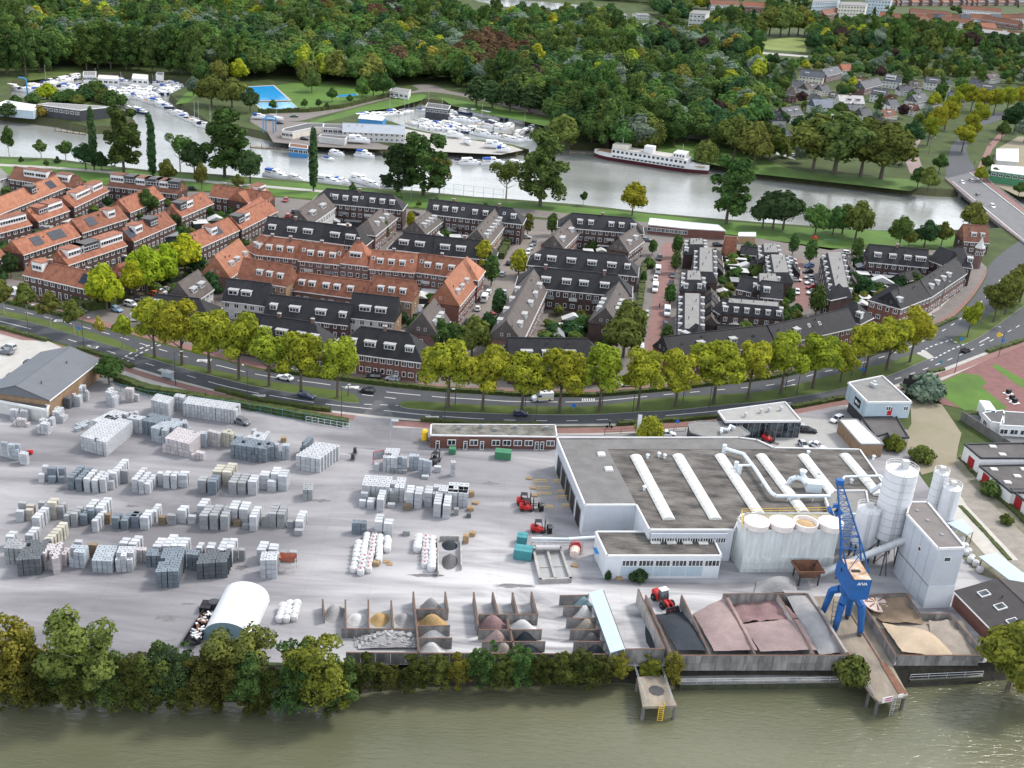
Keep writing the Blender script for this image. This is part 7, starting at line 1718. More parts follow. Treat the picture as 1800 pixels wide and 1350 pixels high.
for z_ in(1.6,):b.tube((-1.7,-.9,z_),(1.7,-.9,z_),.07,n=5);b.tube((-1.7,.9,z_),(1.7,.9,z_),.07,n=5)
b.build('frame',m_white,t)
def pallet(label,px,n=1,rz=0,m=None):
 p=P(*px);t=thing('pallet_pile',label,'pallets',(p.x,p.y,.06),rz,'wooden pallets about the yard')
 for k in range(n):
  b=MB();
  for y in(-.5,0,.5):b.b2(-.6,.6,y-.05,y+.05,0,.1)
  for x in range(6):b.b2(-.6+x*.2,-.45+x*.2,-.55,.55,.1,.14)
  b.build('pallet',m or m_wood,t,(0,0,k*.145))
for lab,x,y,n in(('brown pallet pile at the front of left bag rows',*zE(338,440),6),('flat pallet right of left bag rows',*zE(420,415),1),('flat pallet beside the flat one',*zE(445,432),1),('orange pallet pile right of the grit bay',*zE(1075,250),12),('tan pallet pile behind the grit bay',*zE(1130,195),6),('pallet pile at the right end of the centre slabs',*zD(1590,680),8),('second pallet pile at the right end of the centre slabs',*zD(1580,850),6),('third pallet pile at the right end of the centre slabs',*zD(1640,770),3),('low pallet beside the basin',1010,995,2),('pallets left by the loading doors, upper',930,842,2),('pallets left by the loading doors, middle',937,859,2),('pallets left by the loading doors, lower',940,872,2),('wood crate before the low office',1088,1018,4),('pallet pile by the weighbridge bed',*zB(1600,560),3),('pallet pile behind the slate stacks',*zB(1225,410),8)):pallet(lab,(x,y),n,random.uniform(-.2,.2))
for k,(x,y)in enumerate(((950,850),(955,862),(958,872),(960,895),(985,850),(990,868),(992,878),(1000,893))):
 p=P(x,y);t=thing('bollard_frame',f'yellow guard frame by the loading doors, {ORD[k]} counting from the back','guard',(p.x,p.y,.06),.1,'yellow guards at the loading doors');b=MB()
 for s in(-1.4,1.4):b.tube((s,0,0),(s,0,.9),.07,n=5)
 b.tube((-1.4,0,.9),(1.4,0,.9),.07,n=5);b.tube((-1.4,0,.45),(1.4,0,.45),.05,n=5);b.build('frame',m_yel,t)
p=P(*zA(300,610));t=thing('drum','red round drum lying among the left stacks','drum',(p.x,p.y,.06));b=MB();b.tube((-.5,0,.5),(.5,0,.5),.5,n=12);b.build('shell',m_red,t)
p=P(706,848-50+25);p=P(*zD(500,300));t=thing('info_board','red framed board at the edge of the upper stacks','board',(p.x,p.y,.06),.5);b=MB();b.tube((-1.3,0,0),(-1.3,0,3.2),.08,n=5);b.tube((1.3,0,0),(1.3,0,3.2),.08,n=5);b.tube((-1.3,0,3.2),(1.3,0,3.2),.08,n=5);b.tube((-1.3,0,1.2),(1.3,0,1.2),.08,n=5);b.build('frame',m_red,t);b=MB();b.b2(-1.2,1.2,-.03,.03,1.3,3.1);b.build('panel',m_steel,t)
p=P(622,803);t=thing('barrier','white barrier arms with a control island on the gate lane','barrier',(p.x,p.y,.06));b=MB();b.b2(-.5,.5,-2.4,2.4,0,.18);b.build('island',m_concd,t)
b=MB();b.b2(-.35,.35,1.2,1.9,.18,1.5);b.b2(-.35,.35,-1.9,-1.2,.18,1.5);b.build('control_post',m_dgrey,t);b=MB();b.tube((.3,1.6,1.1),(4.4,1.2,1.2),.07,n=5);b.tube((-.3,-1.5,1.1),(-4.2,-1.0,1.2),.07,n=5);b.build('arm',m_white,t)
p=P(353,1112);t=thing('flatbed_trailer','dark flatbed trailer loaded with scrap beside the arched tent','trailer',(p.x,p.y,.06),radians(84));b=MB();b.b2(-4.5,4.5,-1.2,1.2,.8,1.0);
for s in(-1,1):b.b2(-4.5,4.5,s*1.2-.05,s*1.2+.05,1.0,1.6)
b.build('bed',m_black,t);rnd=random.Random(2);b=MB()
for k in range(40):b.box((rnd.uniform(-4,4),rnd.uniform(-.9,.9),1.1+rnd.random()*.5),(rnd.uniform(.3,1.6),rnd.uniform(.2,.5),rnd.uniform(.1,.4)),rnd.uniform(0,3),rnd.choice((0,1,2)))
b.build('scrap',[m_white,m_rust,m_steel],t)
for x in(-3,-1.8,2.6):
 for s in(-1,1):put('wheel',ME_WHEEL,t,(x,s*1.0,.5),rot=(-s*pi/2,0,0),scale=1.5)
container('black open skip beside the arched tent',(363,1072),1.9,2.6,1.2,0,m_black)
p=P(376,1068);t=thing('water_tank','round dark tank with a pale lid at the tent corner','tank',(p.x,p.y,.06));b=MB();b.lathe([(.95,0),(.95,1.3),(.2,1.4)],n=14);b.build('shell',m_dgrey,t)
p=P(1538,1078);p=P(*q('Q',770,670));t=thing('round_lid','large spoked lid lying on the sand','lid',(p.x,p.y,1.3));b=MB();b.lathe([(2.6,0),(2.6,.2),(.2,.45)],n=20);
for i in range(4):t_=pi*i/4;b.box((0,0,.36),(4.4,.18,.14),t_,1)
b.build('disc',[mat('lid_pink',(.60,.48,.42),.8,.2,1),m_rust],t);t.rotation_euler=(.08,.1,0)
# trees one by one
def trees(kind,leaf,lab,lst,group=None,z=0.0,wide=1.0):
 """lab holds {} for the ordinal from the left; lst of (foot x, foot y, height[, leaf[, width]])"""
 for k,e in enumerate(lst):tree(kind,e[:2],e[2],e[3]if len(e)>3 and e[3]else leaf,lab.format(ORD[k]if k<20 else 'last')if '{}' in lab else lab,group,(e[4]if len(e)>4 else 1)*wide,z)
GP='plane trees along the main road'
trees('plane','plane','yellow green plane on the left median, {} from the left',[(272,628,16),(320,641,16.5),(368,654,16.5),(420,667,18),(473,679,15.5),(529,692,16),(593,699,15.5)],GP,.19)
trees('plane','plane','yellow green plane on the right median, {} from the left',[(787,716,17),(848,721,17),(917,723,16),(983,724,16.5),(1053,722,17),(1121,719,16.5),(1187,714,16),(1254,708,17.5),(1314,701,16),(1372,692,16.5),(1428,682,15.5),(1477,671,12),(1520,659,16),(1558,650,15.5),(1599,636,16)],GP,.19)
trees('small','olive','slim young plane on the far left median, {} from the left',[(8,552,10),(48,561,10.5),(89,574,10),(131,586,9.5),(176,599,7,'gold',.7),(218,612,9.5,'plane')],'young trees on the left median',.19)
trees('plane','olive','young plane on the median beyond the crossing, {} from the left',[(1700,592,11.5,'plane',.8),(1746,566,13.5),(1766,553,13.5),(1783,539,13),(1792,531,13)],GP,.19)
trees('round','lime','bright lime green tree by the orange terraces, {} from the left',[(189,547,14.5,None,.85),(238,526,12,None,.75),(259,519,15.5,None,.85),(293,503,13.5,None,.8),(326,485,14,None,.9)],'lime green trees beside the left quarter')
GR_='tall trees on the near river bank'
trees('poplar','green','tall spreading poplar on the near bank, {} from the left',[(218,303,28,'mid',1.5),(395,311,31,'mid',1.65),(699,342,22,'dark',1.7),(744,343,28,'mid',1.5),(949,362,32,'mid',1.5),(1276,393,30,'mid',1.45)],GR_)
trees('lombardy','dark','dark columnar poplar on the near bank, {} from the left',[(166,299,26),(269,315,27),(551,336,26)],GR_)
trees('round','dark','rounded dark tree on the near bank, {} from the left',[(151,298,11),(179,300,8),(342,308,14),(440,323,14),(1340,401,15),(1358,403,16),(1376,404,16)],GR_)
trees('round','olive','rounded olive tree on the near bank, {} from the left',[(295,322,10),(419,336,7),(355,333,11,'olive',.7),(1503,421,16),(1654,432,10)],GR_)
trees('sparse','green','thin see-through tree on the near bank, {} from the left',[(317,301,17),(772,344,17,'olive',1.1),(889,356,19,'olive',1.3)],GR_)
trees('bush','mid','clipped bush between the club house and the left marina, {} from the left',[(28,183,5),(58,181,6),(84,172,8,'lime'),(104,179,6),(121,178,7),(137,182,5,'olive'),(150,176,8,'dark'),(166,172,10),(186,180,7,'olive'),(202,187,9),(74,204,6,'gold'),(14,204,7,'dark')],'bushes by the left marina',wide=1.2)
trees('round','willow','big pale green tree behind the far lawn, {} from the left',[(1352,62,27),(1371,64,30),(1386,63,29),(1402,62,28),(1414,62,24,'plane')],GR_,wide=1.15);trees('lombardy','dark','dark columnar poplar by the far lawn, {} from the left',[(1276,66,26),(1318,72,28)],GR_,wide=1.5)
trees('small','mid','small open tree by the river walk, {} from the left',[(17,281,14,None,.6),(73,281,8.5,None,1.2),(116,286,9,None,1.2),(38,292,4,'dark'),(82,298,4,'dark'),(102,296,5,'dark'),(1025,362,6),(620,342,5)],GR_)
trees('round','green','green park tree beside the playground, {} from the left',[(1432,414,13),(1463,414,12,'mid'),(1480,411,12.5),(1580,434,12.5),(1624,434,11,'dark'),(1596,436,8,'olive')],GR_)
trees('round','lime','lone yellow green round tree above the white school roof',[(1111,379,14,'plane')],GR_)
trees('round','olive','broad olive tree at the bridge foot',[(1709,408,13,'olive',1.15)],GR_)
trees('conifer','dark','dark conifer by the bridge house, {} from the left',[(1692,432,9),(1706,440,7)],GR_)
trees('column','mid','neat round headed street tree by the red street, {} from the left',[(1168,618,9),(1176,539,8),(1186,480,8.5),(1188,452,9),(1211,519,8.5)],'street trees',wide=1.1)
trees('column','mid','small street tree by the short red street, {} from the left',[(1392,450,9),(1422,465,10),(1433,556,11),(1487,534,8),(1504,457,9),(1386,540,7)],'street trees',wide=1.1)
trees('column','olive','street tree along the side street, {} from the left',[(848,480,12,'plane'),(863,503,11,'mid'),(911,486,10,'plane',1.3),(927,414,9),(970,414,9,'mid'),(875,560,10,'dark'),(1146,448,6,'mid'),(1130,500,5,'mid')],'street trees',wide=1.1)
trees('column','plane','little tree between the black blocks, {} from the left',[(676,425,8,'mid'),(680,412,7),(699,400,6),(721,404,7.5),(516,524,8,'dark'),(497,524,6,'dark'),(617,530,7,'dark'),(783,552,9,'dark',1.4)],'garden trees')
trees('round','olive','broad olive tree at the foot of the red street',[(1095,628,17,'olive')],'garden trees')
trees('round','mid','dark tree behind the planes at the side street corner, {} from the left',[(772,618,10),(796,620,9),(829,626,12,'olive'),(856,600,9,'dark')],'garden trees')
trees('round','mid','dark garden tree among the orange terraces, {} from the left',[(20,488,8,'dark'),(78,512,5),(190,368,5,'dark'),(183,462,7,'dark'),(205,402,5),(259,384,11,'mid'),(243,392,5),(312,404,7,'dark'),(322,412,4),(370,386,5),(322,345,6),(345,486,8,'dark'),(150,340,5),(372,528,9,'dark')],'garden trees',wide=.9)
trees('bush','mid','garden shrub behind the right hand terraces, {} from the left',[(980,610,4),(1002,590,5,'dark'),(1022,580,5),(1036,576,4),(1040,440,4),(1140,470,4),(1345,596,4),(1330,485,5),(1500,505,6,'dark'),(1520,515,6,'dark'),(1545,520,5),(1580,505,5,'dark'),(1605,500,5),(1510,470,5,'dark'),(1545,610,6,'dark'),(1480,540,4),(630,425,4),(610,455,5)],'garden trees',wide=1.2)
trees('round','lime','small green tree by the long grey hall',[(192,676,8,'mid')]);trees('bush','olive','rounded olive bush behind the white flag',[(1140,770,6.5,'plane')])
trees('bush','grey','large grey green bush by the raised office',[(1621,700,8,'grey',1.3)]);trees('bush','mid','weedy bush on the sandy lot, {} from the left',[(1570,790,4.5,'ivylime'),(1619,810,4.5,'olive',1.3),(1740,870,4),(1768,920,2.5,'olive')],'weeds')
trees('bush','mid','low garden bush at the hall wall, {} from the left',[(1120,1018,2.6,'dark',1.2),(1068,1018,2.2,'dark',.6)])
trees('bush','ivy','green bush growing beside the crane jetty',[(1494,1197,5.5,'ivy',.9)],z=-1)
GBK='trees and shrubs along the near quay'
trees('bank','ivy','leafy bank tree before the yard, {} from the left',[(14,1216,14.5,'ivylime',1.1),(66,1226,9),(104,1222,9.5,'mid'),(132,1232,8,'ivy',1.1),(198,1226,9,'mid'),(238,1226,9),(276,1230,10.5),(308,1226,12.5,'dark'),(350,1230,8.5),(396,1228,11.5,'ivy',1.1),(436,1232,11,'mid'),(474,1236,9),(516,1236,12.5,'mid'),(556,1240,13.5,'ivylime',1.15),(592,1236,9.5,'mid')],GBK,-1.5,1.05)
trees('sparse','olive','tall thin tree rising above the bank shrubs, {} from the left',[(152,1225,16,'olive',1.1),(424,1226,14,'olive',1.0),(172,1228,11)],GBK,-1.5)
trees('bank','ivy','low shrub under the bay walls, {} from the left',[(640,1210,6.5),(682,1212,6),(724,1208,6.5),(768,1204,6),(806,1202,6,'ivylime'),(848,1200,9,'mid',.8),(880,1204,6),(912,1200,7.5,'mid',.8),(950,1202,6),(985,1202,7,'ivy',.9),(1020,1200,6.5),(1056,1196,5),(1086,1190,5,'ivylime'),(1142,1188,4.5,'ivylime'),(1180,1196,6,'ivylime',.8)],GBK,-1.5,1.3)
trees('bank','ivy','undergrowth at the water line, {} from the left',[(30,1238,6),(85,1240,6),(160,1240,5.5),(215,1240,6),(262,1240,6),(322,1242,6),(374,1242,6),(455,1244,6.5),(505,1246,7,'grey'),(575,1244,7),(615,1226,5)],GBK,-2.6,1.3)
trees('round','ivylime','big yellow green willow bush at the lower right corner',[(1770,1214,14,'ivylime',1.05)],GBK,-1.5);trees('bank','ivy','shrub right of the corner willow bush',[(1815,1216,11,'ivylime',1.2)],GBK,-1.5)
GF='large trees beyond the river'
trees('poplar','mid','tall tree in the row behind the left marina, {} from the left',[(-8,132,30),(12,130,27),(46,133,28),(70,126,24),(90,124,22),(152,123,27,'green'),(172,120,27),(195,121,29,'green'),(222,123,28),(245,123,27,'green'),(268,126,28),(298,128,29),(320,130,28,'green'),(342,131,29)],GF,wide=1.25)
trees('round','olive','rounded tree on the spit by the pool, {} from the left',[(372,186,16,'olive',1.4),(408,190,16,'olive',1.3),(360,150,14,'mid'),(385,152,15),(420,145,14,'lime'),(440,198,13,'dark',1.1),(340,170,11,'grey')],GF)
trees('round','mid','garden tree on the pool lawn, {} from the left',[(548,162,13),(584,179,8),(560,190,5,'dark'),(575,193,4,'dark'),(615,182,5),(636,178,14,'green',.8),(656,170,14),(674,172,15),(480,195,6),(535,190,5)],GF)
trees('column','dark','dark upright tree on the marina dyke, {} from the left',[(837,186,17),(865,190,16),(896,196,18),(930,200,17),(975,205,18)],GF,wide=1.8)
trees('round','mid','tall bushy tree above the moored ship, {} from the left',[(985,232,17),(1004,245,20,'dark',1.1),(1024,225,22,'green'),(1040,250,19,'dark',1.2),(1068,255,21,'mid',1.1),(1084,258,17,'grey'),(1104,226,14,'olive'),(1150,214,13)],GF)
trees('willow','willow','weeping willow by the far bank, {} from the left',[(1135,264,18),(1238,290,12),(973,165,18),(1048,128,13),(1072,130,13),(1098,130,13)],GF)
trees('round','mid','rounded tree on the villa bank, {} from the left',[(1184,257,14),(1207,250,14),(1262,268,16),(1290,278,22,'olive',1.2),(1325,292,22,'olive',1.1),(1352,282,18,'olive')],GF)
trees('round','olive','huge olive crowned tree above the far quay, {} from the left',[(1428,302,28,'olive',1.25),(1466,306,31,'mid',1.3),(1512,310,29,'olive',1.3),(1548,314,28,'olive',1.25)],GF)
trees('round','dark','tree at the left end of the bridge, {} from the left',[(1585,290,14),(1600,262,16),(1612,330,10,'mid'),(1630,336,12,'willow'),(1650,304,10,'green'),(1570,262,13)],GF)
trees('plane','plane','yellow green plane by the curved road beyond the bridge, {} from the left',[(1630,255,16),(1644,240,17),(1660,228,17),(1672,205,16),(1690,268,15),(1702,250,16),(1716,232,17),(1688,190,16),(1706,196,17),(1726,200,17),(1746,202,17),(1768,200,17),(1790,198,17)],GP)
trees('round','mid','tree right of the curved road, {} from the left',[(1760,245,11),(1782,232,18,'dark',1.2),(1800,250,18,'grey'),(1732,300,8),(1745,318,7),(1722,320,8,'plane'),(1790,345,7)],GF)
# the woods: one mass of crowns
VEG=bpy.data.collections.new('wood_crowns')
spec=[('round',0,'mid'),('round',1,'dark'),('round',2,'mid'),('poplar',0,'mid'),('poplar',1,'green'),('round',0,'green'),('round',1,'olive'),('round',2,'rust'),('round',0,'grey'),('willow',0,'willow'),('round',1,'plane'),('round',2,'gold'),('conifer',0,'dark'),('round',0,'purple')]
for k,(kd,i,lf)in enumerate(spec):
 me=TREE[kd][i][1].copy();lm=LEAF[lf].copy();lm.node_tree.nodes['Noise Texture'].inputs['Scale'].default_value=.17;mv=lm.node_tree.nodes['Map Range'].inputs;mv['To Min'].default_value=.95;mv['To Max'].default_value=1.55;me.materials[0]=lm;VEG.objects.link(bpy.data.objects.new('crown_%s'%chr(97+k),me))
NOT=[[(0,118),(330,118),(350,150),(330,215),(0,215)],[(300,150),(460,140),(700,158),(760,146),(1000,205),(1000,215),(960,230),(940,280),(430,260),(350,215)],[(1085,70),(1090,40),(1186,32),(1190,66)],[(1180,76),(1190,44),(1240,44),(1250,76)],[(800,42),(790,-20),(1150,8),(1150,38),(900,44)],[(1328,66),(1425,60),(1425,122),(1330,112)],[(1320,44),(1420,50),(1420,64),(1330,64)],[(1165,270),(1190,245),(1290,265),(1400,295),(1640,312),(1660,260),(1700,160),(1820,150),(1820,450),(1650,400),(1400,330)],[(1560,200),(1640,232),(1640,320),(1580,320)],[(96,36),(146,32),(150,50),(100,58)]]
CLEAR=[]
def to_px(x,y,z=0.0):
 v=Vector((x,y,z-CAM_H));d=v.dot(CF);return 900+FPX*v.dot(CR)/d,675-FPX*v.dot(CU)/d
# villas and far terraces beyond the river
def villa(label,e0,e1,D=9,he=5,hr=4,roof=None,wall=None,ends='gg',dm=(),boxes=(),open_=13,fl=2):
 house(label,e0,e1,he=he,D=D,hr=hr,roof=roof or m_slate2,wall=wall or m_white_dirty,ends=ends,dormers=dm,boxes=boxes,fl=fl,name='villa',group='villas beyond the river',chim=1)
 CLEAR.append((min(e0[0],e1[0])-3,max(e0[0],e1[0])+3,min(e0[1],e1[1])-6,max(e0[1],e1[1])+open_+13))
m_slate2=mat('slate_roof',(.075,.08,.092),.7,.2,.5,objrand=.2)
zV=lambda x,y:(1340+x/6,90+y/6)
V=[('white dormered house at the far left of the villas',(1345,206),(1358,212),None,None,'gg',((.5,3),)),('brick villa with a hipped slate roof by the large trees',(1352,235),(1392,238),m_slate2,m_brick_red,'hh',()),('slate villa with paired white dormers by the street',(1382,204),(1412,200),None,None,'gg',((.3,2.5),(.7,2.5))),('blue roofed white villa with a big plain roof',(1433,188),(1466,188),mat('roof_blue_slate',(.09,.115,.16),.6,.1,.4),None,'gg',()),('grey roofed long villa behind the yellow trees',(1405,133),(1447,138),None,m_cream,'gg',((.3,3),)),('brick cottage with a thatch brown roof',(1378,165),(1400,168),m_tile_gr,m_brick_red,'hh',()),('brick house with white dormers, far row',(1453,134),(1480,127),None,m_brick_pink,'gg',((.4,3),)),('orange roofed white house in the far row',(1482,124),(1500,124),m_tile_or,None,'gg',()),('white balconied slate house, far right row',(1552,142),(1582,146),None,None,'gg',(),((.4,7,m_white),)),('long slate villa with a white dormer band',(1530,166),(1558,170),None,None,'gg',((.5,8,5),)),('angled slate bungalow in the villa quarter',(1520,156),(1552,148),None,m_brick_pink,'gg',()),('white villa with a pale gable behind rust trees',(1476,180),(1520,182),mat('pale_roof_tile',(.45,.43,.42),.8,.15,.5),None,'gg',((.4,3),(.75,3))),('dark roofed little house between rust trees',(1516,204),(1534,204),None,None,'gg',()),('low slate house above the olive trees',(1530,222),(1578,226),None,m_brick_pink,'gg',((.65,2.5),)),('pale shed roofed house with a glazed front',(1466,216),(1490,216),mat('pale_roof_tile2',(.42,.42,.42),.8,.15,.5),None,'gg',()),('small slate house with a skylight near the big plane row',(1610,168),(1624,168),None,m_brick_dark,'gg',()),('grey gabled villa with a carport',(1612,180),(1634,176),None,None,'gg',((.3,2.5),)),('white dormer band villa in the far right row',(1628,146),(1672,150),None,None,'gg',((.3,6,4),)),('blue grey villa with a steep plain roof',(1668,174),(1698,177),mat('roof_blue_slate',(.1,.1,.1)),None,'gg',((.5,1.6),)),('dark villa with white dormers at the far right',(1712,156),(1750,160),None,m_brick_dark,'gg',((.6,6,4),)),('low slate villa right of the rust trees',(1646,200),(1664,196),None,m_brick_pink,'gg',()),('hip roofed dark house above the ship',(1072,168),(1110,170),m_tile_gr,m_brick_dark,'hh',((.45,3.4,4),)),('slate roof peeping from the ship side trees',(1176,205),(1206,208),None,None,'gg',()),('grey slate house on the villa lawn, two dormers',(1243,196),(1274,200),None,m_cream,'gg',((.7,2),)),('tile roofed cottage deep in the wood',(1140,100),(1168,103),m_tile_gr,m_brick_pink,'gg',()),('white gabled house deep in the wood',(1186,108),(1212,112),None,None,'gg',()),('flat white modern house in the wood',(1254,114),(1286,116),None,None,'gg',()),('slate house with two white dormers in the wood',(1287,122),(1322,122),None,m_cream,'gg',((.25,2.4),(.75,2.4)))]
for v in V:villa(v[0],v[1],v[2],roof=v[3],wall=v[4],ends=v[5],dm=v[6],boxes=v[7]if len(v)>7 else())
rv=random.Random(12)
for k,(x,y)in enumerate(((1392,152),(1420,158),(1445,160),(1500,146),(1582,160),(1600,152),(1565,186),(1590,192),(1420,176),(1455,172),(1495,196),(1555,206),(1700,146),(1740,140),(1225,132),(1160,132),(1300,160),(1320,182))):
 villa(f'small pale villa half hidden by garden trees, {ORD_[k % 16]} of the {"inner" if k < 16 else "outer"} scatter',(x,y),(x+rv.uniform(15,24),y+rv.uniform(-3,4)),he=3.6,hr=3.4,D=8,roof=(m_slate2,GR,m_slate2,BR)[k%4],wall=(m_white,m_white_dirty,m_cream)[k%3],dm=((.5,2.5),)if k%2 else(),open_=11)
def far(label,e0,e1,D=10,he=6,hr=4.5,roof=None,wall=None,**k):
 house(label,e0,e1,he=he,D=D,hr=hr,roof=roof or m_tile_br,wall=wall or m_white_dirty,name='terraced_house',group='far terraces at the top of the picture',**k);CLEAR.append((min(e0[0],e1[0]),max(e0[0],e1[0]),min(e0[1],e1[1])-5,max(e0[1],e1[1])+20))
for k,(x0,y0,x1,y1)in enumerate(((1545,28,1598,34),(1655,37,1712,42),(1725,34,1790,44),(1790,30,1850,36),(1600,22,1670,28),(1250,8,1300,10),(1305,10,1345,13),(1690,16,1760,22),(1450,26,1478,22),(1725,56,1760,60),(1770,62,1830,68),(1610,36,1633,37),(1727,48,1752,49))):far(f'far red roofed white terrace near the horizon, {ORD[k]} of the scattered rows',(x0,y0),(x1,y1),roof=m_tile_br if k%3 else m_tile_or,wall=m_white if k%2 else m_brick_red)
def slab_block(label,px,h,floors,wall,roof=None,name='apartment_building'):
 t,c=block(label,px,h,wall,roof or m_felt,name=name,rim=m_lead,parapet=.5)
 pts=world_poly(px,h);a,d=Vector(pts[0]),Vector(pts[1]);v=d-a;rz=atan2(v.y,v.x);n=max(3,int(v.length/4))
 for f in range(floors):
  for k in range(n):p=a.lerp(d,(k+.5)/n)-Vector(c[:2]);window(t,p.x,p.y-.05,h*f/floors+1.1,2.6,1.6,2,rz)
 CLEAR.append((min(p[0]for p in px),max(p[0]for p in px),min(p[1]for p in px),max(p[1]for p in px)+22));return t,c
slab_block('long grey apartment block at the top of the picture, left wing',[(1428,4),(1472,2),(1478,-4),(1432,-2)],16,4,m_bluegrey)
slab_block('long grey apartment block at the top of the picture, middle wing',[(1474,9),(1522,11),(1526,4),(1480,3)],15,4,m_cream)
slab_block('long grey apartment block at the top of the picture, right wing',[(1522,0),(1566,2),(1570,-5),(1526,-6)],18,5,m_bluegrey)
slab_block('white office block by the small harbour',[(1212,24),(1240,26),(1248,19),(1220,18)],12,3,m_white_dirty,name='office_building')
slab_block('brick school block with a flat roof in the far right',[(1656,62),(1690,64),(1696,56),(1664,55)],9,2,m_brick_red,name='school_building')
slab_block('long brick block with pale roof in the far right',[(1710,56),(1820,66),(1824,58),(1716,50)],9,2,m_brick_dark,m_felt,name='school_building')
for k,(x,y)in enumerate(((1018,18),(1050,23),(1080,26),(760,2),(785,10),(865,18),(895,19),(1120,26))):far(f'low house at the far harbour edge, {ORD[k]} in the scatter',(x,y),(x+22,y+1),he=5,hr=1,roof=m_felt,D=14)
for k in range(34):
 x,y=1568+(k*67)%250,3+(k*29)%58
 if y>44 and x<1700:continue
 far(f'small far house with {"red" if k % 3 else "grey"} roof in the distant quarter, {ORD[k % 20]} of the {"upper" if k < 20 else "lower"} scatter',(x,y),(x+13+k%9,y+(1.4 if k%2 else-1)),roof=(OR,BR,m_slate2)[(k+1)%3],wall=m_white if k%2 else m_brick_pink,D=9)
def flat(label,px,h,wall,roof,name,n=0,rim=m_white,**k):
 t,c=block(label,px,h,wall,roof,name=name,rim=rim,parapet=.2,**k)
 if n:facade_windows(t,c,px[0],px[1],h,n,2.2,1.5,h-2.4,2)
 CLEAR.append((min(p[0]for p in px),max(p[0]for p in px),min(p[1]for p in px)-3,max(p[1]for p in px)+14));return t,c
flat('grey club house with a broad flat roof by the rowing jetty',[(66,184),(140,194),(196,188),(86,181)],5.5,m_dgrey,m_felt,'club_house',8)
flat('white roofed boat store left of the club house',[(-20,188),(58,195),(72,186),(12,177)],4,m_bluegrey,m_white,'boat_store')
flat('low curved yard office with a brown roof',[(496,230),(514,232),(552,224),(568,224),(568,217),(540,217),(500,226)],3.6,m_cream,m_felt_dk,'yard_office',3)
flat('boat workshop row with brown roof beside the yard office',[(568,224),(602,226),(606,219),(570,218)],3.8,m_white_dirty,m_felt_dk,'boat_workshop',4)
house('large blue grey roofed boat hall in the marina yard',(602,231),(712,236),he=4.5,D=14,hr=2.6,roof=mat('boat_hall_roof',(.30,.33,.37),.6,.08,.3),wall=m_white_dirty,name='boat_hall',cat='hall',doors=False);CLEAR.append((595,720,215,250))
house('blue walled boat shed with a white roof',(630,208),(672,212),he=4,D=9,hr=1,roof=m_white,wall=m_blue,name='boat_shed',cat='shed',wins=False)
flat('white flat boat store along the water, brown roof',[(560,240),(606,245),(612,240),(566,236)],3,m_white_dirty,m_felt_dk,'boat_store')
flat('white pool entrance building by the dyke road',[(685,160),(718,165),(722,158),(690,154)],3.5,m_white,m_felt,'pool_building',4)
flat('long school with a white flat roof above the river walk',[(1140,395),(1208,402),(1275,406),(1262,396),(1200,390),(1143,384)],3.6,m_brick_red,m_white,'school_building',9)
flat('small white roofed pavilion on the playground edge',[(1298,415),(1328,416),(1328,409),(1299,409)],3,m_wood,m_white,'pavilion')
flat('green and white site cabins at the right edge',[(1742,300),(1830,312),(1830,296),(1744,290)],6,m_green,m_white,'site_cabin',7)
flat('white site hall roof at the right edge',[(1752,282),(1790,285),(1790,262),(1752,262)],3,m_white_dirty,m_white,'site_hall')
flat('dark house boat with white windows in the marina corner',[(748,188),(788,193),(792,186),(752,181)],3.2,m_dgrey,m_felt_dk,'house_boat',5,z0=WZ)
flat('blue and white floating office at the marina pontoon',[(508,258),(541,262),(541,256),(510,252)],1.2,m_blue,m_rust,'house_boat',4,z0=WZ)
flat('white two storey office barge in the left marina',[(146,133),(168,133),(169,126),(147,126)],3.6,m_white,m_felt,'house_boat',4,z0=WZ)
flat('white floating home beside the office barge',[(172,138),(208,140),(208,134),(174,132)],1.5,m_white,m_cream,'house_boat',4,z0=WZ)
flat('cream floating home at the back of the left marina',[(232,138),(260,140),(260,132),(234,130)],2.5,m_white,m_cream,'house_boat',3,z0=WZ)
flat('small white pump house by the marina road',[(274,132),(287,134),(288,128),(276,127)],3,m_white,m_felt,'pump_house')
flat('white residential caravan beside the concrete fence, left',[(1727,726),(1742,742),(1764,745),(1764,722)],3,m_white,m_felt_dk,'mobile_home',1)
flat('white residential caravan at the right edge',[(1758,748),(1830,752),(1830,728),(1766,724)],3,m_white,m_felt_dk,'mobile_home',4)
m_pool=mat('pool_water',(.03,.30,.62),.1,.25,.5,.15,2,spec=.5)
for lab,px in(('large blue swimming pool on the lawn',[(424,154),(480,151),(508,176),(448,177),(440,168)]),('smaller blue pool below the large one',[(450,181),(510,180),(524,192),(462,193)]),('narrow turquoise paddling pool on the lawn',[(592,168),(626,165),(628,168),(594,171)])):
 c=P(*centre(px));t=thing('swimming_pool',lab,'pool',c);lo_=[tuple(P(x,y)-c)[:2]for x,y in px]
 b=MB();b.flat(lo_,.16);b.build('water',m_pool,t);b=MB();b.prism([(x*1.10,y*1.10)for x,y in lo_],0,.1);b.build('pool_edge',m_pale,t)
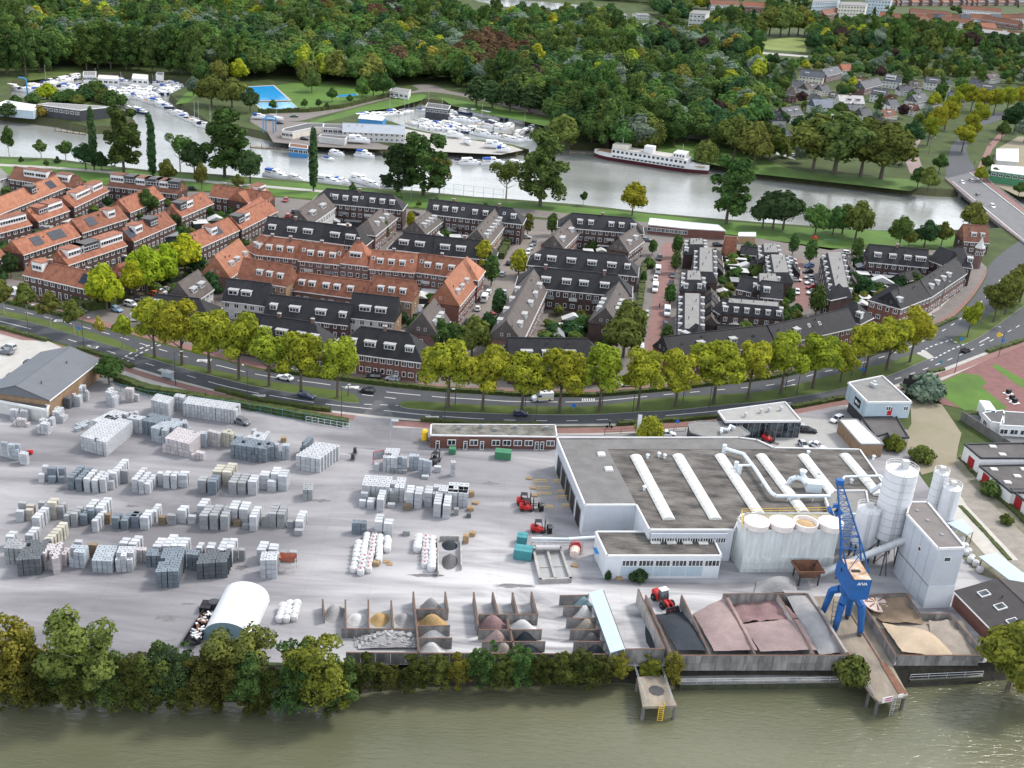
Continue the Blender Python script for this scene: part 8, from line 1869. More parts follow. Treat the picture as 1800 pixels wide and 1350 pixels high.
# bridge
bl=[(1661,314),(1700,348),(1745,385),(1790,420),(1850,462)];br=[(1716,300),(1748,328),(1800,366),(1850,400)]
lo_=[P(x,y,.5)for x,y in bl];ro_=[P(x,y,.5)for x,y in br][::-1];c=sum(lo_,Vector())/len(lo_);c.z=0
t=thing('road_bridge','concrete road bridge with red cycle lanes over the river','bridge',c);b=MB();b.prism([tuple(p-c)[:2]for p in lo_+ro_],-.7,.5,1,0);b.build('deck',[m_asph2,m_concd],t)
for nm,A in(('cycle_lane',[(1661,314),(1672,318),(1800,424),(1790,420)]),('cycle_lane',[(1716,300),(1708,302),(1800,375),(1800,366)])):b=MB();b.flat([tuple(P(x,y,.5)-c)[:2]for x,y in A],.56);b.build(nm,m_pink,t)
b=MB()
for A in([(1674,320),(1800,424)],[(1704,304),(1800,378)]):p,r=P(*A[0],.5)-c,P(*A[1],.5)-c;v=r-p;b.box(((p+r)/2).to_tuple()[:2]+(.68,),(v.length,.5,.3),atan2(v.y,v.x))
b.build('kerb',m_white_dirty,t);b=MB();rail_line(b,[p-c for p in lo_],1.1,3,.06);rail_line(b,[p-c for p in ro_],1.1,3,.06);b.build('handrail',m_steel,t)
for f in(.25,.55):p=lo_[0].lerp(lo_[3],f)-c;b=MB();b.box((p.x+2,p.y+4,-2),(1.6,9,3.4),-.5);b.build('pier',m_concd,t)
sheet('bridge_approach',[(1661,314),(1716,300),(1704,280),(1698,262),(1708,244),(1732,220),(1766,208),(1850,198),(1850,190),(1760,197),(1722,206),(1690,236),(1672,258),(1664,285)],.09,m_asph)
sheet('bridge_cycle_path',[(1716,300),(1728,300),(1745,262),(1775,226),(1768,222),(1736,256)],.1,m_pink);sheet('building_site',[(1735,318),(1752,262),(1790,240),(1850,240),(1850,350),(1790,345)],.05,m_dirt)
# the moored ship
a,d=P(1042,277,WZ),P(1243,309,WZ);L=(d-a).length;W=10.5;t=thing('passenger_ship','long white passenger ship with a dark red hull at the far bank','ship',tuple((a+d)/2+Vector((1,3.5,0))),atan2(d.y-a.y,d.x-a.x))
b=MB();secs=[];n=22
def shp(u):return W/2*(min(1,(u/.14)**.5)if u<.14 else max(.02,1-max(0,(u-.68)/.32)**2.1))
for i in range(n+1):
 u=i/n;x=-L/2+L*u;w=max(.3,shp(max(u,.004)));z1=3.0+1.6*max(0,u-.55)**1.3*2+.5*max(0,.2-u)*3
 secs.append([(x,-w*.8,-.8),(x,w*.8,-.8),(x,w*.97,1.35),(x,-w*.97,1.9)])
loft(b,secs);b.build('lower_hull',mat('ship_red',(.075,.016,.022),.6,.15,.4),t);b=MB();secs=[]
for i in range(n+1):
 u=i/n;x=-L/2+L*u;w=max(.3,shp(max(u,.004)));z1=3.6+2.2*max(0,u-.6)+.4*max(0,.2-u)*3
 secs.append([(x,-w*.97,1.9),(x,w*.97,1.9),(x,w,z1),(x,-w,z1)])
loft(b,secs);b.build('upper_hull',m_white,t);x0=-L/2
def deck(u0,u1,w,z0,z1,nm='deck_house',m=m_white,nw=0,wz=1.2):
 b=MB();b.b2(x0+L*u0,x0+L*u1,-w,w,z0,z1);o=b.build(nm,m,t)
 if nw:
  b=MB()
  for k in range(nw):
   xx=x0+L*(u0+(u1-u0)*(k+.5)/nw)
   for s in(-1,1):b.box((xx,s*(w+.01),(z0+z1)/2+.1),(L*(u1-u0)/nw*.55,.06,wz))
  b.build('windows',m_carglass,o)
 return o
deck(.03,.97,W*.30,3.55,3.8,'deck',m_teak);deck(.17,.83,W*.44,3.6,6.3,nw=17);deck(.17,.80,W*.46,6.3,6.45,'deck',mat('ship_deck',(.42,.40,.37),.8,.2,.5));deck(.70,.80,W*.40,6.4,8.9,nw=4,wz=.9);deck(.44,.52,W*.22,6.4,9.6,'funnel');deck(.17,.30,W*.36,6.45,8.3,'awning',m_cream)
b=MB()
for k in range(18):
 for s in(-1,1):b.box((x0+L*(.20+.035*k),s*W*.497,2.75),(1.5,.12,.8))
b.build('windows',m_carglass,t);b=MB();b.tube((x0+L*.24,0,6),(x0+L*.24,0,17),.12,n=5);b.tube((x0+L*.76,0,8),(x0+L*.76,0,13),.1,n=5);b.build('mast',m_alu,t)
# boats
def boats(desc,lst,group):
 cc=('blue','white','dark','cream','white');kd=('cruiser','trawler','cruiser','open','cruiser','sail')
 for k,e in enumerate(lst):
  x,y,dx,dy=e[:4];kind=e[4]if len(e)>4 else kd[(k*5+int(x))%6];can=e[5]if len(e)>5 else cc[(k*3+int(y))%5]
  nm={'cruiser':'cabin cruiser','trawler':'motor yacht','open':'open boat','sail':'sailing boat'}[kind]
  boat(f'white {nm} with {can} cover, {desc}, {ORD[k] if k < 20 else "last"} from left',(x,y),(x+dx,y+dy),kind,can,'blue' if(k*7+int(x))%11==0 else 'white',group=group,sc=1.08)
BM='boats moored in the marinas'
def line(x0,y0,x1,y1,n,dx,dy):return[(x0+(x1-x0)*(k+.5)/n+random.uniform(-1.5,1.5),y0+(y1-y0)*(k+.5)/n+random.uniform(-.8,.8),dx+random.uniform(-1,1),dy)for k in range(n)]
boats('upper left marina, back row',line(56,154,140,139,9,14,-2),BM);boats('left marina, quay row',line(20,158,105,170,9,14,2),BM);boats('left marina, jetty before the barge',line(110,158,172,155,7,14,1),BM);boats('left marina, second jetty row',line(118,163,175,162,5,-14,1),BM)
boats('left marina, row below the floating homes',line(178,146,318,152,14,13,2),BM);boats('left marina, middle jetty, upper side',line(180,164,310,158,14,13,3),BM);boats('left marina, middle jetty, lower side',line(182,168,300,166,11,-13,2),BM);boats('left marina, third jetty',line(238,176,320,160,8,13,3),BM);boats('left marina, short inner jetty',line(110,172,160,176,5,12,1),BM)
boats('left marina mouth, right bank',line(262,180,300,192,6,12,2),BM);boats('left marina mouth, left jetty',line(210,187,256,202,6,14,3),BM);boats('channel edge below the lawn',line(300,196,372,228,10,13,2),BM)
boats('on the near bank by the lawn',[(485,311,16,3,'trawler','blue'),(520,317,14,3,'cruiser','white'),(578,322,14,2,'trawler','white'),(600,322,14,2,'cruiser','blue'),(634,321,14,4,'trawler','white'),(655,328,14,4,'cruiser','white'),(690,331,14,4,'trawler','blue')],BM)
boats('moored off the boat yard',[(592,273,14,2,'cruiser','white'),(578,281,10,2,'open','blue'),(641,276,15,2,'trawler','blue'),(808,285,14,1,'open','dark'),(826,289,14,0,'trawler','white'),(866,289,14,0,'trawler','blue'),(908,290,14,1,'cruiser','white')],BM)
boats('right marina, upper dyke row',line(735,195,800,200,6,13,2),BM);boats('right marina, long outer row',line(800,197,915,216,9,13,3),BM);boats('right marina, left basin',line(632,210,722,198,10,13,-1),BM);boats('right marina, inner jetty',line(760,208,840,216,9,12,3),BM);boats('right marina, middle jetty',line(720,218,810,226,11,12,3),BM);boats('right marina, second middle jetty',line(740,225,830,232,9,-12,2),BM);boats('right marina, open water jetty',line(840,220,898,226,7,10,-3),BM);boats('right marina, near jetty',line(810,232,900,248,8,14,3),BM);boats('right marina, right end',line(906,240,948,222,8,9,-4),BM);boats('right marina, end jetty',line(900,250,935,246,5,13,2),BM)
for lab,x,y,dx,k,cn in(('white cabin cruiser on trestles before the boat hall',630,249,14,'trawler','white'),('white cruiser ashore at the boat hall door',668,243,14,'cruiser','white'),('white cruiser ashore on the right marina quay, upper',800,240,10,'cruiser','white'),('white boat propped upright on the quay',822,251,2,'cruiser','white'),('long white cruiser ashore on the quay end',870,258,14,'trawler','white'),('blue covered boat ashore on the quay end',885,265,14,'cruiser','blue'),('white sailing hull ashore near the travel lift',484,209,14,'sail','white'),('blue covered boat ashore near the pool hedge',456,207,14,'cruiser','blue')):boat(lab,(x,y),(x+dx,y+1),k,cn,z=.9,group='boats stored ashore')
for k,(lab,px,w)in enumerate((('wooden rowing club pontoon below the club house',[(97,229),(150,236),(152,234),(99,227)],0),('long floating pontoon in front of the marina yard',[(440,258),(541,265),(541,263),(440,255)],0),('pontoon with pile heads behind the moored ship',[(1000,267),(1080,270),(1080,267),(1000,264)],0),('left marina main jetty',[(176,160),(320,155),(320,154),(176,159)],0),('right marina main jetty',[(735,222),(900,236),(900,235),(735,221)],0),('right marina upper jetty',[(760,204),(905,222),(905,221),(760,203)],0))):
 pts=[P(x,y,WZ+.5)for x,y in px];c=sum(pts,Vector())/4;t=thing('pontoon',lab,'pontoon',(c.x,c.y,WZ));b=MB();b.prism([tuple(p-c)[:2]for p in pts],-.2,.5);b.build('deck',m_deck,t);b=MB()
 for f in range(6):p=pts[0].lerp(pts[1],f/5)-c;b.tube((p.x,p.y,-2),(p.x,p.y,2.6),.16,n=6)
 b.build('pile',m_dgrey,t)
# woods (scattered last, clear of houses)
pts,ks,sc_l,rt=[],[],[],[]
rnd=random.Random(5);Y=470.0
while Y<2700:
 st=9.7+max(0,(Y-700))*.009;X=-620.0
 while X<1250:
  x,y=X+rnd.uniform(-.45,.45)*st,Y+rnd.uniform(-.45,.45)*st;X+=st
  px,py=to_px(x,y)
  if not(-50<px<1850 and-60<py<330):continue
  if inside((px,py),[(-60,-90),(1900,-90),(1900,155),(1720,160),(1640,235),(1560,215),(1400,296),(1290,262),(1190,246),(1150,270),(990,262),(950,215),(1000,205),(760,144),(700,156),(460,138),(345,158),(330,118),(30,128),(-60,136)])is False:continue
  if any(inside((px,py),n_)for n_ in NOT)or any(c[0]<px<c[1]and c[2]<py<c[3]for c in CLEAR):continue
  town=(px>1330 and py>95)or(px>1230 and py<60)
  if town and rnd.random()<(.08 if py>95 else .5):continue
  f=mnoise.noise(Vector((x*.012,y*.012,3)));g_=rnd.random();k=0
  if any(((px-a_)/c_)**2+((py-b_)/d_)**2<1 and g_<.8 for a_,b_,c_,d_ in((850,118,52,26),(655,52,22,10),(690,138,26,9),(930,112,16,10),(1545,196,24,10),(1500,182,14,8),(1700,12,16,8),(570,40,8,6))):k=7
  elif g_<.025:k=10
  elif g_<.031:k=11
  elif g_<.13:k=8
  elif g_<.18:k=9
  elif g_<.22:k=12
  elif g_<.235:k=13
  elif g_<.32:k=6
  elif f>.15:k=rnd.choice((3,4,3,0))
  elif f<-.2:k=rnd.choice((1,1,2))
  else:k=rnd.choice((0,1,2,5))
  h=rnd.uniform(.9,1.35)*(.52 if town else .88 if k in(3,4)else 1)
  pts.append((x,y,0));ks.append(k);sc_l.append((h*rnd.uniform(.95,1.25),h*rnd.uniform(.95,1.25),h));rt.append((0,0,rnd.uniform(0,6.28)))
 Y+=st
def scatter_mesh(name,pts,ks,sc_l,rt):
 me=bpy.data.meshes.new(name);me.from_pydata(pts,[],[])
 me.attributes.new('kind_no','INT','POINT').data.foreach_set('value',ks)
 me.attributes.new('size','FLOAT_VECTOR','POINT').data.foreach_set('vector',[c for s in sc_l for c in s])
 me.attributes.new('turn','FLOAT_VECTOR','POINT').data.foreach_set('vector',[c for s in rt for c in s])
 return put(name,me)
wo=scatter_mesh('woodland',pts,ks,sc_l,rt)
tag(wo,'dense mixed woodland of green, rusty and yellow crowns beyond the marinas','woodland',kind='stuff')
ng=bpy.data.node_groups.new('woodland_nodes','GeometryNodeTree')
ng.interface.new_socket('Geometry',in_out='INPUT',socket_type='NodeSocketGeometry');ng.interface.new_socket('Geometry',in_out='OUTPUT',socket_type='NodeSocketGeometry')
gi,go,ip,ci=(ng.nodes.new(n)for n in('NodeGroupInput','NodeGroupOutput','GeometryNodeInstanceOnPoints','GeometryNodeCollectionInfo'))
ci.inputs['Collection'].default_value=VEG;ci.inputs['Separate Children'].default_value=True;ci.inputs['Reset Children'].default_value=True;ip.inputs['Pick Instance'].default_value=True
for nm,dt,so in(('kind_no','INT','Instance Index'),('size','FLOAT_VECTOR','Scale'),('turn','FLOAT_VECTOR','Rotation')):
 na=ng.nodes.new('GeometryNodeInputNamedAttribute');na.data_type=dt;na.inputs['Name'].default_value=nm;ng.links.new(na.outputs['Attribute'],ip.inputs[so])
ng.links.new(gi.outputs[0],ip.inputs['Points']);ng.links.new(ci.outputs[0],ip.inputs['Instance']);ng.links.new(ip.outputs[0],go.inputs[0])
wo.modifiers.new('woodland','NODES').node_group=ng
pts,ks,sc_l,rt=[],[],[],[]
for poly,n in(([(-40,335),(60,340),(240,354),(440,374),(500,390),(430,440),(330,520),(225,522),(-40,490)],520),([(560,378),(640,378),(650,394),(560,400)],20),([(760,395),(840,395),(830,425),(760,420)],25),([(430,515),(740,540),(770,500),(740,580),(560,560)],60),([(965,550),(1090,545),(1075,610),(950,612)],60),([(1240,440),(1350,440),(1420,590),(1240,610)],120),([(1500,450),(1690,468),(1640,512),(1545,535),(1490,545)],130),([(610,340),(720,352),(880,362),(880,372),(600,356)],30)):
 xs=[p[0]for p in poly];ys=[p[1]for p in poly]
 for _ in range(n):
  a=(rnd.uniform(min(xs),max(xs)),rnd.uniform(min(ys),max(ys)))
  if not inside(a,poly):continue
  p=P(*a);ok=True
  for h0,h1,dep in HOUSES:
   v=Vector((h1.x-h0.x,h1.y-h0.y));L=v.length;v/=L;w=Vector((p.x-h0.x,p.y-h0.y));s_,t_=w.dot(v),w.dot(Vector((-v.y,v.x)))
   if-1<s_<L+1 and-1.2<t_<dep+1.2:ok=False;break
  if not ok:continue
  pts.append((p.x,p.y,0));ks.append(rnd.choice((0,1,2,5,1,6)));h=rnd.uniform(.10,.28);sc_l.append((h*1.2,h*1.2,h));rt.append((0,0,rnd.uniform(0,6)))
ga_=scatter_mesh('garden_greenery',pts,ks,sc_l,rt);ga_.modifiers.new('greenery','NODES').node_group=ng
tag(ga_,'low shrubs and hedges filling the back gardens of the terraces','shrubbery',kind='stuff')
# vehicles
def cars(where,lst,group='cars parked along the streets'):
 seen={}
 for e in lst:
  x,y,dx,dy,col,kind=e
  seen[col]=seen.get(col,0)+1
  car(f'{col} {dict(hatch="hatchback", suv="tall car", estate="estate car", saloon="saloon")[kind]} {where}'+(f', {ORD[seen[col] - 1]} {col} one from the left' if sum(1 for q_ in lst if q_[4]==col and q_[5]==kind)>1 else ''),(x,y),(x+dx,y+dy),col,kind,group)
MV='cars driving on the main road'
car('white saloon driving left on the upper carriageway',(501,667),(488,664),'white','saloon',MV);car('dark estate driving right on the lower carriageway',(539,699),(552,702),'dark blue','estate',MV);car('black hatchback driving left at the gate junction',(646,690),(633,688),'black','hatch',MV);car('dark small car driving on the lower carriageway before the flag',(915,731),(930,731),'dark blue','hatch',MV);car('black hatchback driving at the right hand crossing',(1697,619),(1710,614),'black','hatch',MV)
van('white van with a yellow side stripe driving left',(953,704),(938,705),stripes=True,name='delivery_van')
cars('on the cycle side parking',[(656,666,-14,-1,'black','suv'),(690,669,-14,-2,'silver','hatch'),(515,651,-12,-3,'white','hatch'),(585,659,-12,-2,'silver','hatch'),(1102,678,-14,1,'white','saloon'),(68,530,13,3,'dark red','saloon'),(115,543,13,3,'light blue','estate'),(142,549,12,3,'grey','hatch'),(96,536,13,3,'silver','hatch'),(1634,560,12,-6,'silver','estate')])
van('white delivery van parked before the orange terrace',(27,519),(14,517));van('white van half hidden by trees at the car park',(240,560),(248,550))
cars('in the small car park',[(231,538,13,3,'white','suv'),(247,531,13,0,'black','hatch'),(206,547,12,4,'light blue','hatch'),(275,520,11,2,'orange','hatch'),(284,516,11,2,'white','saloon'),(293,512,11,2,'beige','saloon'),(367,470,8,-6,'dark blue','hatch')])
cars('on the left slab car park',[(16,614,-12,-3,'silver','suv'),(10,622,-12,-2,'grey','saloon'),(55,643,12,2,'dark blue','hatch'),(25,667,12,1,'black','hatch'),(5,678,12,2,'blue','saloon'),(425,745,14,4,'grey','suv')])
cars('along the side street',[(822,568,4,-9,'black','hatch'),(840,545,5,-9,'white','hatch'),(868,551,-5,9,'red','hatch'),(873,541,-5,9,'grey','hatch'),(859,516,4,-8,'white','estate'),(886,519,-4,8,'silver','hatch'),(883,484,3,-9,'silver','estate'),(894,465,4,-9,'black','hatch'),(728,378,12,1,'black','saloon'),(925,419,10,1,'silver','hatch'),(928,446,-3,8,'white','hatch'),(933,438,-3,8,'silver','hatch'),(938,430,-3,8,'grey','suv'),(805,600,10,1,'grey','hatch'),(922,455,-3,8,'white','suv')])
van('white van parked on the side street',(852,528),(857,517))
cars('along the red street',[(1159,456,-1,9,'black','suv'),(1152,493,-1,8,'white','hatch'),(1182,487,0,9,'grey','hatch'),(1180,501,0,9,'dark blue','hatch'),(1136,555,-1,9,'silver','hatch'),(1130,589,-1,9,'black','hatch'),(1136,424,9,1,'grey','estate'),(1170,576,0,8,'dark blue','suv')])
van('white camper van parked on the red street',(1156,478),(1156,466),name='camper_van');van('white high van on the left kerb of the red street',(1151,511),(1150,522));van('white box van on the right kerb of the red street',(1172,553),(1172,564));van('white van at the foot of the red street',(1125,622),(1125,635))
cars('in the short red street',[(1391,458,8,1,'silver','hatch'),(1393,465,9,1,'white','hatch'),(1395,474,9,1,'white','saloon'),(1396,484,9,1,'silver','hatch'),(1398,494,9,1,'white','estate'),(1401,516,1,8,'white','hatch'),(1422,470,-8,1,'blue','hatch'),(1420,480,-8,0,'black','hatch'),(1422,490,-8,0,'silver','hatch'),(1424,499,-8,1,'white','saloon'),(1425,507,-8,1,'red','hatch'),(1427,517,-8,1,'white','suv'),(1455,554,-8,2,'dark blue','hatch')])
cars('by the park lawn',[(1490,447,10,1,'white','estate'),(1520,447,10,1,'white','saloon'),(1262,433,10,0,'black','estate'),(1316,437,10,0,'grey','estate'),(1395,275,9,1,'white','saloon'),(914,187,8,1,'white','hatch'),(697,173,8,-1,'white','hatch'),(708,170,8,-1,'silver','hatch'),(492,218,9,0,'dark blue','hatch'),(517,206,9,0,'green','saloon'),(536,246,9,1,'black','estate')])
cars('among the orange terraces',[(305,332,10,1,'black','saloon'),(338,334,10,1,'black','hatch'),(317,357,8,-4,'white','hatch'),(293,371,8,-3,'blue','estate'),(224,405,8,-4,'silver','hatch'),(502,354,-4,5,'red','hatch'),(507,382,3,-5,'red','suv'),(517,374,3,-5,'dark blue','hatch'),(510,395,3,-5,'silver','hatch')])
cars('on the bridge road',[(1691,323,9,6,'white','hatch'),(1706,320,-9,-6,'silver','suv'),(1719,346,9,6,'grey','hatch'),(1744,365,9,7,'white','suv')],MV)
cars('in the office court',[(1384,748,10,1,'dark blue','saloon'),(1398,749,10,1,'silver','saloon'),(1420,760,13,1,'black','estate'),(1470,741,-10,4,'white','suv'),(1412,786,6,6,'silver','hatch'),(1436,787,10,4,'white','saloon'),(1172,766,10,0,'white','saloon')])
van('white coach parked behind the concrete fence',(1733,737),(1742,750),name='coach',sc=1.5,cat='coach')
# sheds, lamps, signs, fences
for k,(x,y,w,l,rz)in enumerate(((982,585,3,7,.1),(1000,572,8,3,.1),(988,606,4,7,.1),(1008,560,7,3,.1),(1010,606,5,6,.1),(1034,440,3.5,3,.1),(1057,440,3.5,3,.1),(1062,432,6,2,.1),(1275,578,4,3,.1),(1294,572,4,3,.1),(1300,588,8,3,.1),(1335,585,7,2,.1),(1275,600,6,4,.2),(1288,462,4,6,0),(1300,475,6,5,0),(1312,467,5,4,0),(1292,492,3,5,0),(1310,495,4,4,0),(1272,512,4,3,0),(1300,455,5,2,0),(1556,486,9,3,0),(1548,496,10,3,0),(1610,485,8,2.5,0),(1620,492,6,2,.1),(1515,468,4,4,0),(1517,480,4,4,0),(1552,505,4,4,.2),(1572,508,5,3,0),(1536,510,3,4,.2),(1521,522,4,4,.1),(1515,533,4,4,-.2),(1434,562,4,5,0),(1380,573,6,3,.3),(740,520,4,5,.1),(756,512,5,4,.2),(768,504,4,4,.2),(735,545,4,7,.2),(748,540,3,4,.2),(706,588,4,5,.1),(586,388,5,3,0),(620,388,6,3,0),(605,396,5,3,.1),(770,412,4,4,0),(800,415,4,4,.2),(822,418,4,7,.2),(790,405,6,2,0),(778,404,5,5,0),(115,388,5,4,.3),(75,402,7,4,.4),(280,414,5,4,.4),(352,390,5,5,.4),(380,385,6,4,.4),(300,412,5,5,.4),(335,387,4,3,.3),(205,448,6,4,.4),(150,480,6,4,.4),(280,440,7,4,.3),(375,430,5,5,.4),(30,410,5,3,.3),(165,400,5,3,.4),(1585,470,4,3,0),(1378,590,5,3,.2),(540,586,5,3,.1),(470,573,6,2.5,.1))):
 shed(f'{"gabled" if k % 3 == 0 else "flat roofed"} {"pale" if k % 4 else "grey"} garden shed, {["central gardens", "courtyard", "right gardens", "left gardens"][2 if x > 1230 else 1 if x > 900 else 0 if x > 430 else 3]}, {ORD[k % 20]} of the {["first", "second", "third", "fourth"][k // 20]} cluster',(x,y),w,l,2.3,rz,m_white_dirty if k%4 else m_lead,None,k%3==0)
lp_b=MB();lp_b.tube((0,0,0),(0,0,8.6),.11,.07,7);lp_b.path([(0,0,8.6),(.25,0,9.1),(.8,0,9.4),(1.6,0,9.45)],.06,6);ME_POST=lp_b.mesh('post',m_dgrey)
lp_b=MB();loft(lp_b,[ring(1.4,.08,9.36,9.5,.02),ring(1.7,.17,9.34,9.52,.04),ring(2.2,.12,9.36,9.5,.02)]);ME_LAMP=lp_b.mesh('lamp_head',m_white_dirty)
for k,(x,y,r)in enumerate(((51,593,.4),(148,616,.4),(309,677,.2),(436,706,2.4),(600,737,.2),(612,697,3),(781,744,.1),(800,712,3),(923,714,3),(941,746,0),(1058,715,3),(1112,725,0),(1200,708,3),(1246,716,0),(1400,694,.2),(1380,686,3),(1496,662,3),(1513,668,.4),(1678,656,2.6),(1755,627,2.6),(1652,541,.5),(1632,270,0))):t=thing('street_lamp',f'dark street lamp by the main road, {ORD[k] if k < 20 else "rear" if k == 21 else "penultimate"} along it from the left','street lamp',P(x,y),r,'lamps along the main road');put('post',ME_POST,t);put('lamp_head',ME_LAMP,t)
def flag(label,px,h,w,fh,m):p=P(*px);t=thing('flag_pole',label,'flag',p);b=MB();b.tube((0,0,0),(0,0,h),.07,n=6);b.build('pole',m_steel,t);b=MB();b.b2(.08,w,-.02,.02,h-fh,h-.1);b.build('flag',m,t)
flag('white upright banner flag before the olive bush',(1117,770),6.6,1.0,3.8,m_white);flag('white sideways banner on a pole at the gate',(686,782),7,1.8,.7,m_white)
p=P(1592,700);t=thing('totem_sign','black cross shaped roadside totem sign','sign',p);b=MB();b.b2(-.45,.45,-.25,.25,0,7.2);b.b2(-1.6,1.8,-.3,.3,4.4,6.0);b.build('board',m_black,t)
def roadsign(label,px,m,w=.9,h=2.2,rz=0):p=P(*px);t=thing('road_sign',label,'sign',p,rz,'road signs');b=MB();b.tube((0,0,0),(0,0,h+.4),.05,n=5);b.build('post',m_steel,t);b=MB();b.tube((0,-.04,h),(0,.04,h),w/2,n=14);b.build('plate',m,t)
m_sgb=mat('sign_blue',(.02,.16,.55),.4,.05,1);m_wsign=m_white
for lab,x,y,m,w,h in(('blue round arrow sign on the left median tip',140,590,m_sgb,1,2.2),('blue round sign on the right median grass',1008,722,m_sgb,1.1,1.5),('blue round sign at the crossing median',1688,604,m_sgb,1.1,1.6),('blue sign over a white plate by the path',1189,756,m_sgb,1.0,2.4),('blue round sign on the median by the planes',1514,664,m_sgb,1.1,2.6),('blue upper sign by the right hand hedge',1760,612,m_sgb,1.1,2.6),('yellow square sign by the right hand hedge',1752,606,m_yel,1.6,3.4),('green back of a sign at the crossing',1651,648,m_teal,1.1,2.2)):roadsign(lab,(x,y),m,w,h)
p=P(292,668);t=thing('bus_shelter','glass bus shelter on the lower kerb','shelter',p,radians(-24));b=MB()
for x in(-2,0,2):b.tube((x,.6,0),(x,.6,2.4),.05,n=5)
b.b2(-2.1,2.1,-.7,.8,2.4,2.5);b.build('frame',m_steel,t);b=MB();b.b2(-2,2,.6,.64,.3,2.2);b.build('glass',m_bluegrey,t);b=MB();b.b2(-1.4,1.4,.1,.45,.42,.5);b.build('seat',m_dgrey,t)
def person(label,px,c1,c2,walk=.25):
 p=P(*px);t=thing('person',label,'person',p,random.uniform(0,6));b=MB()
 for s in(-1,1):b.tube((s*walk*.5,s*.09,0),(0,s*.08,.88),.07,.10,7);b.tube((-s*walk*.5,s*.22,.85),(0,s*.19,1.42),.045,.065,6)
 b.build('trousers',c2,t);b=MB();b.lathe([(.15,.82),(.19,1.1),(.21,1.38),(.10,1.5),(.06,1.56)],n=10);b.build('jacket',c1,t);b=MB();b.lathe([(.05,1.54),(.10,1.62),(.11,1.70),(.07,1.8),(.01,1.82)],n=10);b.build('head',mat('skin',(.5,.32,.25),.7,.1,3),t);return t
person('person in dark clothes walking down the red street',(1159,541),m_black,m_dgrey);person('person in a dark coat on the path right of the bridge',(1713,287),m_black,m_dgrey);person('left one of two people walking beyond the bridge',(1738,257),m_dgrey,m_black);person('right one of two people walking beyond the bridge',(1741,257),m_black,m_dgrey)
t=person('person in dark clothes riding a bicycle before the factory',(1071,752),m_black,m_dgrey);t.location.z+=.35
p=P(1071,752,.05);t=thing('bicycle','dark bicycle ridden along the red cycle path','bicycle',p);b=MB()
for x in(-.55,.55):b.tube((x,-.02,.34),(x,.02,.34),.34,n=14)
b.build('wheel',m_tyre,t);b=MB();b.path([(-.55,0,.34),(-.1,0,.35),(.42,0,.8),(-.2,0,.8),(-.1,0,.35)],.03,5);b.tube((.55,0,.34),(.4,0,1.0),.03,n=5);b.tube((.4,-.25,1.0),(.4,.25,1.0),.025,n=5);b.build('frame',m_black,t)
def fence(label,px,h,m,every=2.5,mesh_=True):
 pts=[P(x,y)for x,y in px];o=pts[0];t=thing('fence',label,'fence',o,0,'fences');b=MB();c=MB()
 for i in range(len(pts)-1):
  a,d=pts[i]-o,pts[i+1]-o;n=max(1,int((d-a).length/every))
  for k in range(n+1):q_=a.lerp(d,k/n);b.tube(q_,q_+Vector((0,0,h)),.06,n=5)
  for z in((.1,h/2,h)if mesh_ else(h,)):c.tube(a+Vector((0,0,z)),d+Vector((0,0,z)),.04,n=4)
 b.build('post',m,t);c.build('rail',m,t)
fence('green mesh fence along the yard edge',[(196,684),(262,700),(420,719),(535,740),(612,753)],2.0,m_teal);fence('black railing in front of the factory forecourt',[(1062,764),(1120,762),(1205,758)],1.4,m_black,3);fence('dark railing by the raised office',[(1395,718),(1440,708),(1486,702)],1.4,m_black,3);fence('tall ball court fence by the river',[(722,362),(724,338),(780,340),(884,352)],4.5,m_teal,4)
fence('white framed sliding gate at the yard entrance',[(538,742),(614,755)],1.6,m_white,1.5)
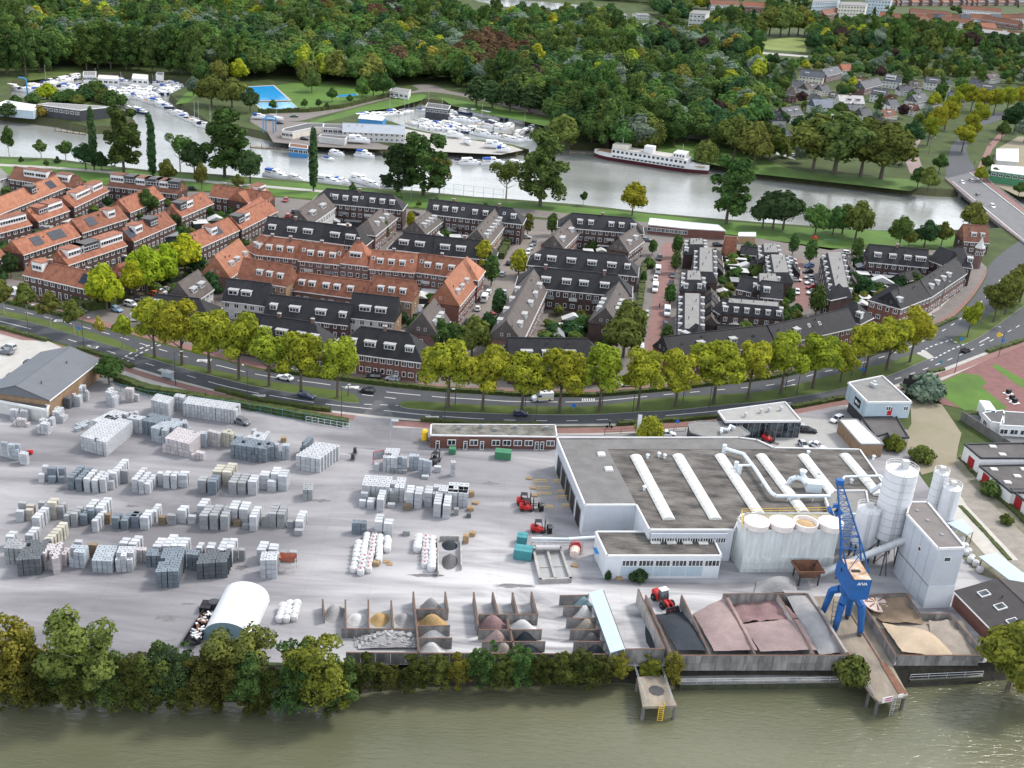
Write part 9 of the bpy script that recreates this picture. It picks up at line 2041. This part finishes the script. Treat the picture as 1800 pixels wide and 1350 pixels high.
for lab,px,h,w in(('clipped hedge between the lower carriageway and cycle path, far left',[(-60,562),(0,577),(83,600)],.9,1.3),('clipped hedge below the left crossing',[(140,613),(204,634)],.9,1.4),('short clipped hedge after the left crossing',[(211,637),(232,647)],.9,1.4),('long clipped hedge left of the yard gate',[(380,686),(450,704),(520,715),(580,723)],.9,1.3),('clipped hedge right of the yard gate',[(740,740),(830,747),(950,749)],.9,1.3),('clipped hedge before the showroom',[(1086,747),(1180,741),(1262,734),(1388,719)],.9,1.3),('clipped hedge by the raised office',[(1392,718),(1488,700)],.9,1.3),('clipped hedge at the right edge',[(1735,620),(1800,599),(1850,580)],.9,1.4),('short clipped hedge left of the right crossing',[(1632,657),(1657,650)],.9,1.3),('clipped hedge along the upper cycle path, left',[(0,528),(60,543),(120,558)],.9,1.3),('clipped hedge along the upper cycle path, middle',[(470,651),(560,662),(630,671),(750,684),(900,694)],.9,1.3),('clipped hedge along the upper cycle path, right',[(900,695),(1050,696),(1180,685),(1360,664),(1500,631),(1580,604),(1680,560)],.9,1.3),('ivy hedge on the yard fence',[(205,668),(262,690),(330,700),(420,714),(535,735),(610,747)],1.6,2.2),('dark hedge round the pool lawn',[(455,199),(540,197),(600,190),(690,168)],2.2,2.0),('tall hedge before the corner orange terrace',[(128,528),(150,545),(190,542),(222,524)],2.4,2.2),('green hedge beside the black riverside block',[(880,455),(905,405)],2.2,2.4),('green hedge along the red street gardens',[(1118,585),(1126,525),(1132,470)],1.8,1.8),('weedy strip along the garage wall',[(1690,805),(1730,850),(1800,915),(1850,955)],.5,1.8),('weeds between white slab and slab road',[(1688,890),(1730,935),(1775,985)],.3,1.0)):tag(hedge_line(px,h,w),lab,'hedge','hedges')
t=thing('concrete_fence','dark concrete panel fence beside the sandy lot','fence',P(1688,738));o=P(1688,738);A,D_=Vector((0,0,0)),P(1772,792)-o
for k in range(8):p=A.lerp(D_,(k+.5)/8);v=D_-A;put('panel',unit_box(m_concd),t,tuple(p),atan2(v.y,v.x),(v.length/8,.2,2.6))
b=MB();b.box((0,0,.04),(1,1,.08));ME_SLABF=b.mesh('paving_slab',m_yard)
for k,(x,y)in enumerate(((1772,692),(1778,702),(1783,708))):p=P(x,y);t=thing('waste_container',f'black underground waste bin inlet on a white base, {ORD[k]} from the back','bin',p,.5,'underground bins on the plaza');b=MB();b.b2(-.6,.6,-.5,.5,.1,1.3);b.build('inlet',m_black,t);b=MB();b.b2(-1.3,1.3,-1,1,0,.1);b.build('base',m_white,t)
p=P(160,173);t=thing('boat_crane','blue swan necked boat crane on the left marina quay','crane',P(49,170));b=MB();b.tube((0,0,0),(0,0,9),.5,.4,8);b.path([(0,0,9),(-1,0,9.6),(-4,0,9.8)],.35,7);b.build('arm',m_blue,t)
p=P(474,232);t=thing('travel_lift','blue and white boat lift gantry in the marina yard','lift',p);b=MB()
for x in(-2.5,2.5):
 for y in(-3,3):b.tube((x,y,0),(x,y,7),.3,n=6)
b.path([(-2.5,-3,7),(-2.5,3,7),(2.5,3,7),(2.5,-3,7),(-2.5,-3,7)],.3);b.build('gantry',m_blue,t)
p=P(1430,430);t=thing('play_tower','red and white climbing frame on the playground','play frame',p);b=MB()
for x in(-1.5,0,1.5):b.tube((x,0,0),(x,0,3),.12,n=6)
b.tube((-1.5,0,2.8),(1.5,0,2.8),.1);b.lathe([(.9,3),(.1,4)],(0,0,0),8);b.build('frame',m_red,t)
t=thing('goal_frame','green football goal on the playground','goal',P(1458,431));b=MB();b.path([(-2.5,0,0),(-2.5,0,2.2),(2.5,0,2.2),(2.5,0,0)],.08);b.build('frame',m_teal,t)
